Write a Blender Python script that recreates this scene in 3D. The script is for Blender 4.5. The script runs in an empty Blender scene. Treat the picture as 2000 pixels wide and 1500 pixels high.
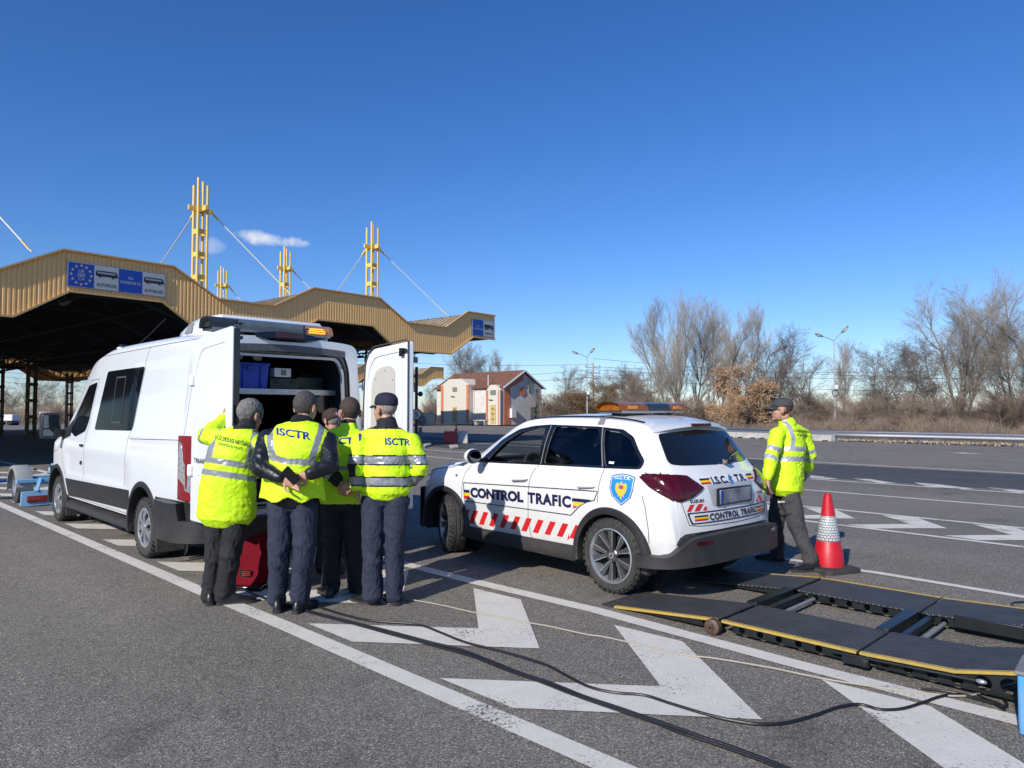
import bpy, bmesh, math, random
import numpy as np
from mathutils import Vector, Matrix, noise
from mathutils.bvhtree import BVHTree
from mathutils.geometry import tessellate_polygon
R=math.radians
scene=bpy.context.scene
COL=scene.collection

# ------------------------------------------------------------------ camera
FPX=1387.0; CAMH=1.63; PITCH=math.atan((803-750)/FPX)
cam=bpy.data.cameras.new('camera'); cam.sensor_width=36; cam.lens=36*FPX/2000; cam.clip_start=.05; cam.clip_end=5000
camo=bpy.data.objects.new('camera',cam); COL.objects.link(camo); camo.location=(0,0,CAMH); camo.rotation_euler=(R(90)+PITCH,0,0)
scene.camera=camo
# ------------------------------------------------------------------ light
SUN_EL=R(31.0); SUN_DX,SUN_DY=-.54,-.842      # towards the sun
world=bpy.data.worlds.new('World'); scene.world=world; world.use_nodes=True
nt=world.node_tree; nt.nodes.clear(); N=nt.nodes; L=nt.links
out=N.new('ShaderNodeOutputWorld'); bg=N.new('ShaderNodeBackground'); sky=N.new('ShaderNodeTexSky')
sky.sky_type='NISHITA'; sky.sun_disc=False; sky.sun_elevation=SUN_EL; sky.sun_rotation=math.atan2(SUN_DX,SUN_DY)
sky.altitude=100; sky.air_density=1.0; sky.dust_density=.15; sky.ozone_density=3.0
hs=N.new('ShaderNodeHueSaturation'); hs.inputs['Saturation'].default_value=1.24; hs.inputs['Hue'].default_value=.5
tc=N.new('ShaderNodeTexCoord')
bg.inputs['Strength'].default_value=.10
L.new(sky.outputs[0],hs.inputs['Color'])
tn=N.new('ShaderNodeMix'); tn.data_type='RGBA'; tn.blend_type='MULTIPLY'; tn.inputs[0].default_value=1; tn.inputs[7].default_value=(.79,.895,1.20,1); L.new(hs.outputs[0],tn.inputs[6]); prev=tn.outputs[2]
def mth(op,a,b=None,nt=nt,clamp=False):
    n=nt.nodes.new('ShaderNodeMath'); n.operation=op; n.use_clamp=clamp
    for i,x in enumerate((a,b)):
        if x is None: continue
        if hasattr(x,'links') or hasattr(x,'is_linked'): nt.links.new(x,n.inputs[i])
        else: n.inputs[i].default_value=x
    return n.outputs[0]
# two small fair-weather clouds near the horizon, noise-shaped, fixed by direction in the sky
def skydir(x,y):
    v=Vector(((x-1000)/FPX,-(y-750)/FPX,1)); c,s=math.cos(PITCH),math.sin(PITCH)
    return Vector((v.x,v.z*c-v.y*s,v.z*s+v.y*c)).normalized()
nz=N.new('ShaderNodeTexNoise'); nz.inputs['Scale'].default_value=42; nz.inputs['Detail'].default_value=8; nz.inputs['Roughness'].default_value=.62
L.new(tc.outputs['Generated'],nz.inputs['Vector'])
for (cx,cy,hw,hh,st) in ((528,468,72,17,.8),(498,459,52,13,.5),(566,475,40,12,.5),(412,480,38,20,.32)):
    d=skydir(cx,cy); rx=Vector((d.y,-d.x,0)).normalized(); uy=rx.cross(d)
    def dot(v):
        n=N.new('ShaderNodeVectorMath'); n.operation='DOT_PRODUCT'; L.new(tc.outputs['Generated'],n.inputs[0]); n.inputs[1].default_value=v; return n.outputs['Value']
    a=mth('MULTIPLY',dot(rx),FPX/hw); b=mth('MULTIPLY',dot(uy),FPX/hh)
    fz=mth('GREATER_THAN',dot(d),.5)
    r2=mth('ADD',mth('MULTIPLY',a,a),mth('MULTIPLY',b,b))
    m=mth('SUBTRACT',mth('SUBTRACT',1.3,r2),mth('MULTIPLY',nz.outputs[0],2.3))
    m=mth('ADD',m,.45); m=mth('MULTIPLY',m,1.3,clamp=True); m=mth('MULTIPLY',mth('MULTIPLY',m,fz),st)
    mx=N.new('ShaderNodeMix'); mx.data_type='RGBA'; L.new(m,mx.inputs[0]); L.new(prev,mx.inputs[6]); mx.inputs[7].default_value=(7.0,7.3,8.0,1); prev=mx.outputs[2]
L.new(prev,bg.inputs['Color']); L.new(bg.outputs[0],out.inputs[0])
sl=bpy.data.lights.new('sun','SUN'); sl.energy=4.2; sl.angle=R(.55); sl.color=(1,.955,.88)
so=bpy.data.objects.new('sun',sl); COL.objects.link(so)
so.rotation_euler=Vector((SUN_DX*math.cos(SUN_EL),SUN_DY*math.cos(SUN_EL),math.sin(SUN_EL))).to_track_quat('Z','Y').to_euler()
vs=scene.view_settings; vs.view_transform='Standard'; vs.look='None'; vs.gamma=1; vs.exposure=.24
scene.render.engine='CYCLES'
cy=scene.cycles; cy.max_bounces=6; cy.diffuse_bounces=3; cy.glossy_bounces=3; cy.transparent_max_bounces=16; cy.caustics_reflective=False; cy.caustics_refractive=False

# ------------------------------------------------------------------ survey: a point seen at photo pixel (x,y)
def _ray(x,y):
    v=((x-1000)/FPX,-(y-750)/FPX,1.0); c,s=math.cos(PITCH),math.sin(PITCH)
    return Vector((v[0],v[2]*c-v[1]*s,v[2]*s+v[1]*c))
def G(x,y,z=0.0):
    d=_ray(x,y); t=(z-CAMH)/d.z; return Vector((d.x*t,d.y*t,z))
def P(x,y,Y):
    d=_ray(x,y); t=Y/d.y; return Vector((d.x*t,Y,CAMH+d.z*t))

# ------------------------------------------------------------------ materials
def _n(nt,t): return nt.nodes.new(t)
def mat(name,col,rough=.6,metal=0,var=0,vscale=8,bump=0,bscale=60,spec=.5,coat=0,col2=None,detail=4,dirt=None,sheen=0,aniso=(1,1,1)):
    m=bpy.data.materials.new(name); m.use_nodes=True; nt=m.node_tree; b=nt.nodes['Principled BSDF']
    b.inputs['Base Color'].default_value=(*col,1); b.inputs['Roughness'].default_value=rough; b.inputs['Metallic'].default_value=metal
    b.inputs['Specular IOR Level'].default_value=spec; b.inputs['Coat Weight'].default_value=coat
    tc=_n(nt,'ShaderNodeTexCoord'); mp=_n(nt,'ShaderNodeMapping'); mp.inputs['Scale'].default_value=aniso; nt.links.new(tc.outputs['Object'],mp.inputs[0])
    src=None
    if var or col2:
        n=_n(nt,'ShaderNodeTexNoise'); n.inputs['Scale'].default_value=vscale; n.inputs['Detail'].default_value=detail; n.inputs['Roughness'].default_value=.6
        nt.links.new(mp.outputs[0],n.inputs['Vector'])
        r=_n(nt,'ShaderNodeMapRange'); r.inputs['From Min'].default_value=.3; r.inputs['From Max'].default_value=.7; nt.links.new(n.outputs[0],r.inputs[0])
        mx=_n(nt,'ShaderNodeMix'); mx.data_type='RGBA'; nt.links.new(r.outputs[0],mx.inputs[0])
        c1=tuple(min(1,c*(1-var)) for c in col); c2=col2 or tuple(min(1,c*(1+var)) for c in col)
        mx.inputs[6].default_value=(*c1,1); mx.inputs[7].default_value=(*c2,1); src=mx.outputs[2]
    if dirt:   # (colour, height in metres, strength): road dirt that thins out upwards
        sp=_n(nt,'ShaderNodeSeparateXYZ'); nt.links.new(tc.outputs['Object'],sp.inputs[0])
        r=_n(nt,'ShaderNodeMapRange'); r.inputs['From Min'].default_value=.2; r.inputs['From Max'].default_value=dirt[1]; r.inputs['To Min'].default_value=dirt[2]; r.inputs['To Max'].default_value=0
        nt.links.new(sp.outputs[2],r.inputs[0])
        n=_n(nt,'ShaderNodeTexNoise'); n.inputs['Scale'].default_value=5; n.inputs['Detail'].default_value=8; n.inputs['Roughness'].default_value=.7; nt.links.new(tc.outputs['Object'],n.inputs['Vector'])
        r2=_n(nt,'ShaderNodeMapRange'); r2.inputs['From Min'].default_value=.32; r2.inputs['From Max'].default_value=.66; nt.links.new(n.outputs[0],r2.inputs[0])
        f=mth('MULTIPLY',r.outputs[0],mth('ADD',r2.outputs[0],.25,nt),nt,True)
        mx=_n(nt,'ShaderNodeMix'); mx.data_type='RGBA'; nt.links.new(f,mx.inputs[0])
        if src: nt.links.new(src,mx.inputs[6])
        else: mx.inputs[6].default_value=(*col,1)
        mx.inputs[7].default_value=(*dirt[0],1); src=mx.outputs[2]
        rr=_n(nt,'ShaderNodeMapRange'); rr.inputs['To Min'].default_value=rough; rr.inputs['To Max'].default_value=.75; nt.links.new(f,rr.inputs[0]); nt.links.new(rr.outputs[0],b.inputs['Roughness'])
    if src: nt.links.new(src,b.inputs['Base Color'])
    if bump:
        n=_n(nt,'ShaderNodeTexNoise'); n.inputs['Scale'].default_value=bscale; n.inputs['Detail'].default_value=5; nt.links.new(mp.outputs[0],n.inputs['Vector'])
        bp=_n(nt,'ShaderNodeBump'); bp.inputs['Strength'].default_value=bump; bp.inputs['Distance'].default_value=.01; nt.links.new(n.outputs[0],bp.inputs['Height']); nt.links.new(bp.outputs[0],b.inputs['Normal'])
    return m
def glass(name,tint,refl=1.0,rough=.01):
    m=bpy.data.materials.new(name); m.use_nodes=True; nt=m.node_tree; nt.nodes.clear()
    o=_n(nt,'ShaderNodeOutputMaterial'); t=_n(nt,'ShaderNodeBsdfTransparent'); t.inputs[0].default_value=(*tint,1)
    g=_n(nt,'ShaderNodeBsdfGlossy'); g.inputs['Roughness'].default_value=rough; g.inputs[0].default_value=(.9,.95,1,1)
    ge=_n(nt,'ShaderNodeNewGeometry'); dt=_n(nt,'ShaderNodeVectorMath'); dt.operation='DOT_PRODUCT'; nt.links.new(ge.outputs['Normal'],dt.inputs[0]); nt.links.new(ge.outputs['Incoming'],dt.inputs[1])
    fr=mth('ADD',mth('MULTIPLY',mth('POWER',mth('SUBTRACT',1.0,mth('ABSOLUTE',dt.outputs['Value'],None,nt),nt),5.0,nt),.9,nt),.045,nt,True)
    x=_n(nt,'ShaderNodeMixShader'); nt.links.new(fr,x.inputs[0]); nt.links.new(t.outputs[0],x.inputs[1]); nt.links.new(g.outputs[0],x.inputs[2]); nt.links.new(x.outputs[0],o.inputs[0])
    return m

# ------------------------------------------------------------------ mesh builder
class MB:
    def __init__(s): s.v=[]; s.f=[]; s.m=[]
    def add(s,vs,fs,mi=0):
        o=len(s.v); s.v.extend([tuple(v) for v in vs]); s.f.extend([tuple(i+o for i in f) for f in fs]); s.m.extend([mi]*len(fs)); return s
    def box(s,c,sz,mi=0,rz=0,M=None):
        hx,hy,hz=sz[0]/2,sz[1]/2,sz[2]/2
        if M is None: M=Matrix.Translation(Vector(c))@Matrix.Rotation(rz,4,'Z')
        vs=[M@Vector((x*hx,y*hy,z*hz)) for x in(-1,1) for y in(-1,1) for z in(-1,1)]
        return s.add(vs,[(0,1,3,2),(4,6,7,5),(0,4,5,1),(2,3,7,6),(0,2,6,4),(1,5,7,3)],mi)
    def beam(s,a,b,w,h,mi=0,up=(0,0,1)):
        a=Vector(a);b=Vector(b);t=(b-a).normalized(); u=Vector(up)
        if abs(t.dot(u))>.98: u=Vector((0,1,0))
        sx=t.cross(u).normalized(); u=sx.cross(t).normalized()
        vs=[p+sx*(x*w/2)+u*(y*h/2) for p in(a,b) for x,y in((-1,-1),(1,-1),(1,1),(-1,1))]
        return s.add(vs,[(3,2,1,0),(4,5,6,7),(0,1,5,4),(1,2,6,5),(2,3,7,6),(3,0,4,7)],mi)
    def cyl(s,a,b,r0,r1=None,n=12,mi=0,caps=True):
        a=Vector(a);b=Vector(b); r1=r0 if r1 is None else r1
        return s.loft([ring(a,b-a,r0,n),ring(b,b-a,r1,n)],mi,caps)
    def loft(s,rings,mi=0,caps=True,closed=True):
        n=len(rings[0]); vs=[p for r in rings for p in r]; fs=[]
        for i in range(len(rings)-1):
            for j in range(n if closed else n-1):
                k=(j+1)%n; fs.append((i*n+j,i*n+k,(i+1)*n+k,(i+1)*n+j))
        if caps and closed: fs.append(tuple(range(n))[::-1]); fs.append(tuple((len(rings)-1)*n+j for j in range(n)))
        return s.add(vs,fs,mi)
    def tube(s,pts,r,n=8,mi=0,caps=True):
        pts=[Vector(p) for p in pts]; rs=r if hasattr(r,'__len__') else [r]*len(pts); rings=[]; u=None
        for i,p in enumerate(pts):
            t=(pts[min(i+1,len(pts)-1)]-pts[max(i-1,0)]).normalized()
            if u is None: u=t.orthogonal().normalized()
            u=(u-t*u.dot(t)).normalized(); w=t.cross(u)
            rings.append([p+(u*math.cos(2*math.pi*k/n)+w*math.sin(2*math.pi*k/n))*rs[i] for k in range(n)])
        return s.loft(rings,mi,caps)
    def prism(s,poly,d,mi=0):
        n=len(poly); d=Vector(d); a=[Vector(p) for p in poly]
        s.add(a+[p+d for p in a],[tuple(range(n))[::-1],tuple(range(n,2*n))]+[(i,(i+1)%n,(i+1)%n+n,i+n) for i in range(n)],mi); return s
    def ell(s,c,r,n=16,m=10,mi=0,M=None):
        c=Vector(c); vs=[];fs=[]
        for i in range(m+1):
            th=math.pi*i/m
            for j in range(n):
                ph=2*math.pi*j/n; p=Vector((r[0]*math.sin(th)*math.cos(ph),r[1]*math.sin(th)*math.sin(ph),r[2]*math.cos(th)))
                if M: p=M@p
                vs.append(c+p)
        for i in range(m):
            for j in range(n): k=(j+1)%n; fs.append((i*n+j,(i+1)*n+j,(i+1)*n+k,i*n+k))
        return s.add(vs,fs,mi)
    def build(s,name,mats,parent=None,smooth=35,bevel=0,seg=2):
        me=bpy.data.meshes.new(name); me.from_pydata(s.v,[],s.f); me.validate()
        if not isinstance(mats,(list,tuple)): mats=[mats]
        for m in mats: me.materials.append(m)
        if len(mats)>1 and len(me.polygons)==len(s.m): me.polygons.foreach_set('material_index',s.m)
        bm=bmesh.new(); bm.from_mesh(me); bmesh.ops.recalc_face_normals(bm,faces=bm.faces); bm.to_mesh(me); bm.free()
        if smooth:
            me.polygons.foreach_set('use_smooth',[True]*len(me.polygons)); me.set_sharp_from_angle(angle=R(smooth))
        o=bpy.data.objects.new(name,me); COL.objects.link(o)
        if parent: o.parent=parent
        if bevel:
            b=o.modifiers.new('b','BEVEL'); b.width=bevel; b.segments=seg; b.limit_method='ANGLE'; b.angle_limit=R(40); b.harden_normals=False
        return o
def ring(c,d,r,n=12,ph=0):
    d=Vector(d).normalized(); u=d.orthogonal().normalized() if abs(d.z)<.999 else Vector((1,0,0)); w=d.cross(u); c=Vector(c)
    return [c+(u*math.cos(2*math.pi*k/n+ph)+w*math.sin(2*math.pi*k/n+ph))*r for k in range(n)]
def lathe(mb,prof,axis='y',n=32,mi=0,c=(0,0,0)):
    """prof: (axial, radius) pairs"""
    rings=[]
    for a,r in prof:
        rg=[]
        for k in range(n):
            t=2*math.pi*k/n; p={'y':(r*math.cos(t),a,r*math.sin(t)),'z':(r*math.cos(t),r*math.sin(t),a),'x':(a,r*math.cos(t),r*math.sin(t))}[axis]
            rg.append(Vector(p)+Vector(c))
        rings.append(rg)
    return mb.loft(rings,mi,False)
def empty(name,loc=(0,0,0),rz=0,label=None,cat=None,group=None):
    o=bpy.data.objects.new(name,None); COL.objects.link(o); o.location=loc; o.rotation_euler=(0,0,rz); o.empty_display_size=.2
    tag(o,label,cat,group); return o
def tag(o,label=None,cat=None,group=None,kind=None):
    if label: o['label']=label
    if cat: o['category']=cat
    if group: o['group']=group
    if kind: o['kind']=kind
    return o
def meshcopy(o,parent):
    c=o.copy(); COL.objects.link(c); c.parent=parent; return c
def copy_tree(o,parent=None):
    c=o.copy(); COL.objects.link(c); c.parent=parent
    for ch in [x for x in bpy.data.objects if x.parent==o]: copy_tree(ch,c)
    return c
def evalmesh(o):
    dg=bpy.context.evaluated_depsgraph_get(); dg.update(); return bpy.data.meshes.new_from_object(o.evaluated_get(dg))
def bake(o):
    me=evalmesh(o); old=o.data; o.modifiers.clear(); nm=old.name; o.data=me; bpy.data.meshes.remove(old); me.name=nm; return o
def _vol(me):
    bm=bmesh.new(); bm.from_mesh(me); v=abs(bm.calc_volume()); x=max((v_.co.y for v_ in bm.verts),default=0); n=len(bm.verts); bm.free(); return v,x,n
def boolean(o,cutter,op='DIFFERENCE'):
    """cut, and check the result; only fall back to the slow self-intersection mode when the quick one fails"""
    v0,x0,n0=_vol(o.data)
    m=o.modifiers.new('bool','BOOLEAN'); m.object=cutter; m.operation=op; m.solver='EXACT'; m.use_self=False
    for k in range(2):
        me=evalmesh(o); v,x,n=_vol(me)
        if (v<v0-1e-5 and x<=x0+.004 and n>n0*.55) or k: break
        bpy.data.meshes.remove(me); m.use_self=True; m.use_hole_tolerant=True
    old=o.data; o.modifiers.clear(); o.data=me; bpy.data.meshes.remove(old); bpy.data.objects.remove(cutter)
    bm=bmesh.new(); bm.from_mesh(me); bmesh.ops.remove_doubles(bm,verts=bm.verts,dist=2e-5); bmesh.ops.dissolve_degenerate(bm,edges=bm.edges,dist=1e-5); bm.to_mesh(me); bm.free()
    return o
def bvh_of(o):
    bm=bmesh.new(); bm.from_mesh(o.data); t=BVHTree.FromBMesh(bm); bm.free(); return t
_fontcache={}
def text2d(s,height,width=None,bold=.0,spacing=1.0):
    """text outline mesh in the xy plane, origin at its lower left, scaled to cap height and width"""
    cu=bpy.data.curves.new('t','FONT'); cu.body=s; cu.size=1; cu.offset=bold; cu.space_character=spacing; cu.resolution_u=3
    o=bpy.data.objects.new('t',cu); COL.objects.link(o); me=evalmesh(o)
    vs=np.array([v.co[:2] for v in me.vertices]); fs=[tuple(p.vertices) for p in me.polygons]
    bpy.data.objects.remove(o); bpy.data.curves.remove(cu); bpy.data.meshes.remove(me)
    mn=vs.min(0); mx=vs.max(0); sy=height/(mx[1]-mn[1]); sx=(width/(mx[0]-mn[0])) if width else sy
    vs=(vs-mn)*np.array([sx,sy]); return vs,fs
def poly2d(loops):
    ls=[[Vector((p[0],p[1],0)) for p in l] for l in loops]; tris=tessellate_polygon(ls); vs=[p[:2] for l in ls for p in l]; return np.array(vs),[tuple(t) for t in tris]
def rrect(x0,y0,x1,y1,r,n=4):
    pts=[]
    for cx,cy,a in((x1-r,y1-r,0),(x0+r,y1-r,90),(x0+r,y0+r,180),(x1-r,y0+r,270)):
        for k in range(n+1): t=R(a+90*k/n); pts.append((cx+r*math.cos(t),cy+r*math.sin(t)))
    return pts
def rpoly(pts,r,n=4):
    """round the corners of a polygon"""
    o=[]; N_=len(pts)
    for i,p in enumerate(pts):
        rr=r[i] if hasattr(r,'__len__') else r
        p=Vector(p[:2]); a=Vector(pts[i-1][:2]); b=Vector(pts[(i+1)%N_][:2]); da=(a-p); db=(b-p); ra=min(rr,da.length*.45,db.length*.45)
        if ra<=0: o.append(tuple(p)); continue
        A=p+da.normalized()*ra; B=p+db.normalized()*ra
        for k in range(n+1): t=k/n; o.append(tuple(A*(1-t)**2+p*2*t*(1-t)+B*t*t))
    return o
def drape(vs,fs,frame,bvh,off,maxe=.06,thick=0):
    """lay a flat 2d mesh onto a surface. frame(x,y)->(origin, direction) of the projecting ray. returns verts, faces"""
    bm=bmesh.new(); bv=[bm.verts.new((p[0],p[1],0)) for p in vs]
    for f in fs:
        try: bm.faces.new([bv[i] for i in f])
        except ValueError: pass
    bmesh.ops.triangulate(bm,faces=bm.faces)
    for _ in range(6):
        le=[e for e in bm.edges if e.calc_length()>maxe]
        if not le: break
        bmesh.ops.subdivide_edges(bm,edges=le,cuts=1); bmesh.ops.triangulate(bm,faces=[f for f in bm.faces if len(f.verts)>3])
    V=[]
    for v in bm.verts:
        o,d=frame(v.co.x,v.co.y); o=Vector(o); d=Vector(d).normalized(); h=bvh.ray_cast(o,d)
        if h[0] is None: h=bvh.find_nearest(o+d*1.0)
        n=h[1]
        if n.dot(d)>0: n=-n
        V.append(h[0]+n*off)
    bm.verts.index_update(); F=[tuple(v.index for v in f.verts) for f in bm.faces]; bm.free(); return V,F
def ribbon2d(pts,w,closed=False):
    """strip of width w along a 2d polyline"""
    pts=[Vector(p[:2]) for p in pts]; n=len(pts); vs=[];fs=[]
    for i,p in enumerate(pts):
        a=pts[i-1] if (i>0 or closed) else p; b=pts[(i+1)%n] if (i<n-1 or closed) else p; t=(b-a).normalized(); q=Vector((-t.y,t.x))
        vs+=[p+q*w/2,p-q*w/2]
    for i in range(n if closed else n-1): k=(i+1)%n; fs.append((2*i,2*i+1,2*k+1,2*k))
    return [tuple(v) for v in vs],fs
def dens(pts,step,closed=False):
    o=[]; n=len(pts)
    for i in range(n if closed else n-1):
        a=Vector(pts[i]); b=Vector(pts[(i+1)%n]); k=max(1,int((b-a).length/step))
        for j in range(k): o.append(tuple(a.lerp(b,j/k)))
    if not closed: o.append(tuple(pts[-1]))
    return o
def smoothp(pts,sub=6):
    """catmull-rom through points"""
    pts=[Vector(p) for p in pts]; o=[]
    for i in range(len(pts)-1):
        p0=pts[max(i-1,0)];p1=pts[i];p2=pts[i+1];p3=pts[min(i+2,len(pts)-1)]
        for k in range(sub):
            t=k/sub; o.append(.5*((2*p1)+(p2-p0)*t+(2*p0-5*p1+4*p2-p3)*t*t+(3*p1-p0-3*p2+p3)*t**3))
    o.append(pts[-1]); return o

# shared materials
M={}
M['white']=mat('white paint',(.74,.74,.73),.25,coat=.6,var=.015,vscale=3,dirt=((.46,.41,.32),.80,.62))
M['whitev']=mat('white van paint',(.74,.76,.78),.25,coat=.6,var=.01,vscale=2,dirt=((.5,.47,.42),.6,.25))
M['black']=mat('black plastic',(.018,.018,.02),.5,var=.3,vscale=6,bump=.15,bscale=200,dirt=((.12,.10,.085),.7,.3))
M['blackg']=mat('gloss black',(.008,.009,.012),.12,coat=.5)
M['rubber']=mat('tyre rubber',(.028,.027,.026),.8,var=.25,vscale=20,bump=.4,bscale=120,col2=(.06,.055,.05))
M['steel']=mat('galvanised steel',(.45,.46,.47),.42,.85,var=.12,vscale=12,bump=.1)
M['silver']=mat('silver wheel',(.5,.51,.53),.3,.7,var=.08,vscale=25)
M['dkrim']=mat('dark wheel',(.13,.13,.135),.35,.6,var=.2,vscale=30)
M['seam']=mat('panel seam',(.05,.052,.056),.7)
M['dk']=mat('dark interior',(.012,.012,.014),.85,var=.2)
M['red']=mat('red sheeting',(.62,.015,.02),.4,var=.1)
M['lampred']=mat('red lamp',(.22,.004,.008),.1,coat=1,var=.3,vscale=18)
M['lampdark']=mat('smoked red lamp',(.06,.002,.004),.15,coat=.3,var=.3,vscale=18)
M['lampclear']=mat('clear lamp',(.42,.43,.45),.12,.35,coat=1,var=.4,vscale=30,bump=.6,bscale=60)
M['navy']=mat('navy print',(.012,.012,.06),.5)
M['yel']=mat('yellow print',(.80,.56,.0),.5)
M['dwhite']=mat('white sheeting',(.74,.75,.75),.45)
M['chrome']=mat('chrome',(.7,.7,.72),.12,1)
M['tint']=glass('tinted glass',(.035,.045,.06))
M['clear']=glass('clear glass',(.62,.68,.68))
M['mirror']=mat('mirror glass',(.10,.12,.15),.03,1)  # dark tone stands in for the reflection of the dark canopy
M['concrete']=mat('pale concrete',(.42,.40,.36),.85,var=.2,vscale=3,bump=.3,bscale=40)
M['grey']=mat('grey plastic',(.20,.20,.20),.6,var=.15)
# ================================================================== GROUND
def asphalt(name,base=.188,tint=(1.14,1.02,.86),dark=0):
    m=bpy.data.materials.new(name); m.use_nodes=True; nt=m.node_tree; b=nt.nodes['Principled BSDF']; L=nt.links
    tc=_n(nt,'ShaderNodeTexCoord'); 
    v=_n(nt,'ShaderNodeTexVoronoi'); v.inputs['Scale'].default_value=150; L.new(tc.outputs['Object'],v.inputs['Vector'])
    v2=_n(nt,'ShaderNodeTexVoronoi'); v2.inputs['Scale'].default_value=330; L.new(tc.outputs['Object'],v2.inputs['Vector'])
    n=_n(nt,'ShaderNodeTexNoise'); n.inputs['Scale'].default_value=.35; n.inputs['Detail'].default_value=6; n.inputs['Roughness'].default_value=.65; L.new(tc.outputs['Object'],n.inputs['Vector'])
    mp=_n(nt,'ShaderNodeMapping'); mp.vector_type='TEXTURE'; mp.inputs['Rotation'].default_value=(0,0,R(134)); mp.inputs['Scale'].default_value=(14,1,1); L.new(tc.outputs['Object'],mp.inputs[0])
    n3=_n(nt,'ShaderNodeTexNoise'); n3.inputs['Scale'].default_value=.75; n3.inputs['Detail'].default_value=5; n3.inputs['Roughness'].default_value=.6; L.new(mp.outputs[0],n3.inputs['Vector'])
    n4=_n(nt,'ShaderNodeTexNoise'); n4.inputs['Scale'].default_value=9; n4.inputs['Detail'].default_value=6; n4.inputs['Roughness'].default_value=.7; L.new(tc.outputs['Object'],n4.inputs['Vector'])
    sx=_n(nt,'ShaderNodeSeparateColor'); L.new(v.outputs['Color'],sx.inputs[0])
    sy=_n(nt,'ShaderNodeSeparateColor'); L.new(v2.outputs['Color'],sy.inputs[0])
    cr=_n(nt,'ShaderNodeValToRGB'); e=cr.color_ramp.elements; e[0].position=0; e[0].color=(.35,.35,.35,1); e[1].position=1; e[1].color=(2.7,2.6,2.4,1)
    for p,c in ((.30,.70),(.6,1.0),(.86,1.28),(.95,1.7)): k=e.new(p); k.color=(c,c,c,1)
    L.new(sx.outputs[0],cr.inputs[0])
    s=mth('ADD',mth('MULTIPLY',sy.outputs[0],.7,nt),.65,nt)
    big=mth('ADD',mth('MULTIPLY',n.outputs[0],.5,nt),.75,nt); lane=mth('ADD',mth('MULTIPLY',n3.outputs[0],.62,nt),.69,nt); med=mth('ADD',mth('MULTIPLY',n4.outputs[0],.5,nt),.75,nt)
    f=mth('MULTIPLY',mth('MULTIPLY',mth('MULTIPLY',s,big,nt),lane,nt),med,nt); f=mth('MULTIPLY',f,base,nt)
    c=_n(nt,'ShaderNodeCombineColor')
    for i in range(3): L.new(mth('MULTIPLY',f,tint[i],nt),c.inputs[i])
    mx=_n(nt,'ShaderNodeMix'); mx.data_type='RGBA'; mx.blend_type='MULTIPLY'; mx.inputs[0].default_value=1; L.new(c.outputs[0],mx.inputs[6]); L.new(cr.outputs[0],mx.inputs[7])
    # oil stains and darker worn patches
    ns=_n(nt,'ShaderNodeTexNoise'); ns.inputs['Scale'].default_value=.9; ns.inputs['Detail'].default_value=7; ns.inputs['Roughness'].default_value=.55; ns.inputs['Distortion'].default_value=.6; L.new(tc.outputs['Object'],ns.inputs['Vector'])
    rs=_n(nt,'ShaderNodeMapRange'); rs.inputs['From Min'].default_value=.60; rs.inputs['From Max'].default_value=.72; rs.inputs['To Min'].default_value=1; rs.inputs['To Max'].default_value=.62; L.new(ns.outputs[0],rs.inputs[0])
    vc=_n(nt,'ShaderNodeTexVoronoi'); vc.feature='DISTANCE_TO_EDGE'; vc.inputs['Scale'].default_value=.23; wv=_n(nt,'ShaderNodeTexNoise'); wv.inputs['Scale'].default_value=1.7; wv.inputs['Detail'].default_value=6; L.new(tc.outputs['Object'],wv.inputs['Vector']); wa=_n(nt,'ShaderNodeVectorMath'); wa.operation='ADD'; L.new(tc.outputs['Object'],wa.inputs[0]); ws=_n(nt,'ShaderNodeVectorMath'); ws.operation='SCALE'; ws.inputs['Scale'].default_value=1.6; L.new(wv.outputs['Color'],ws.inputs[0]); L.new(ws.outputs[0],wa.inputs[1]); L.new(wa.outputs[0],vc.inputs['Vector'])
    rc=_n(nt,'ShaderNodeMapRange'); rc.inputs['From Min'].default_value=.0005; rc.inputs['From Max'].default_value=.0022; rc.inputs['To Min'].default_value=.62; rc.inputs['To Max'].default_value=1; L.new(vc.outputs['Distance'],rc.inputs[0])
    st=_n(nt,'ShaderNodeVectorMath'); st.operation='SCALE'; L.new(mx.outputs[2],st.inputs[0]); L.new(mth('MULTIPLY',rs.outputs[0],rc.outputs[0],nt),st.inputs['Scale'])
    L.new(st.outputs[0],b.inputs['Base Color']); b.inputs['Roughness'].default_value=.85; b.inputs['Specular IOR Level'].default_value=.3
    bp=_n(nt,'ShaderNodeBump'); bp.inputs['Strength'].default_value=.55; bp.inputs['Distance'].default_value=.006
    L.new(mth('ADD',v.outputs['Distance'],mth('MULTIPLY',v2.outputs['Distance'],.6,nt),nt),bp.inputs['Height']); L.new(bp.outputs[0],b.inputs['Normal'])
    return m
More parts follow.
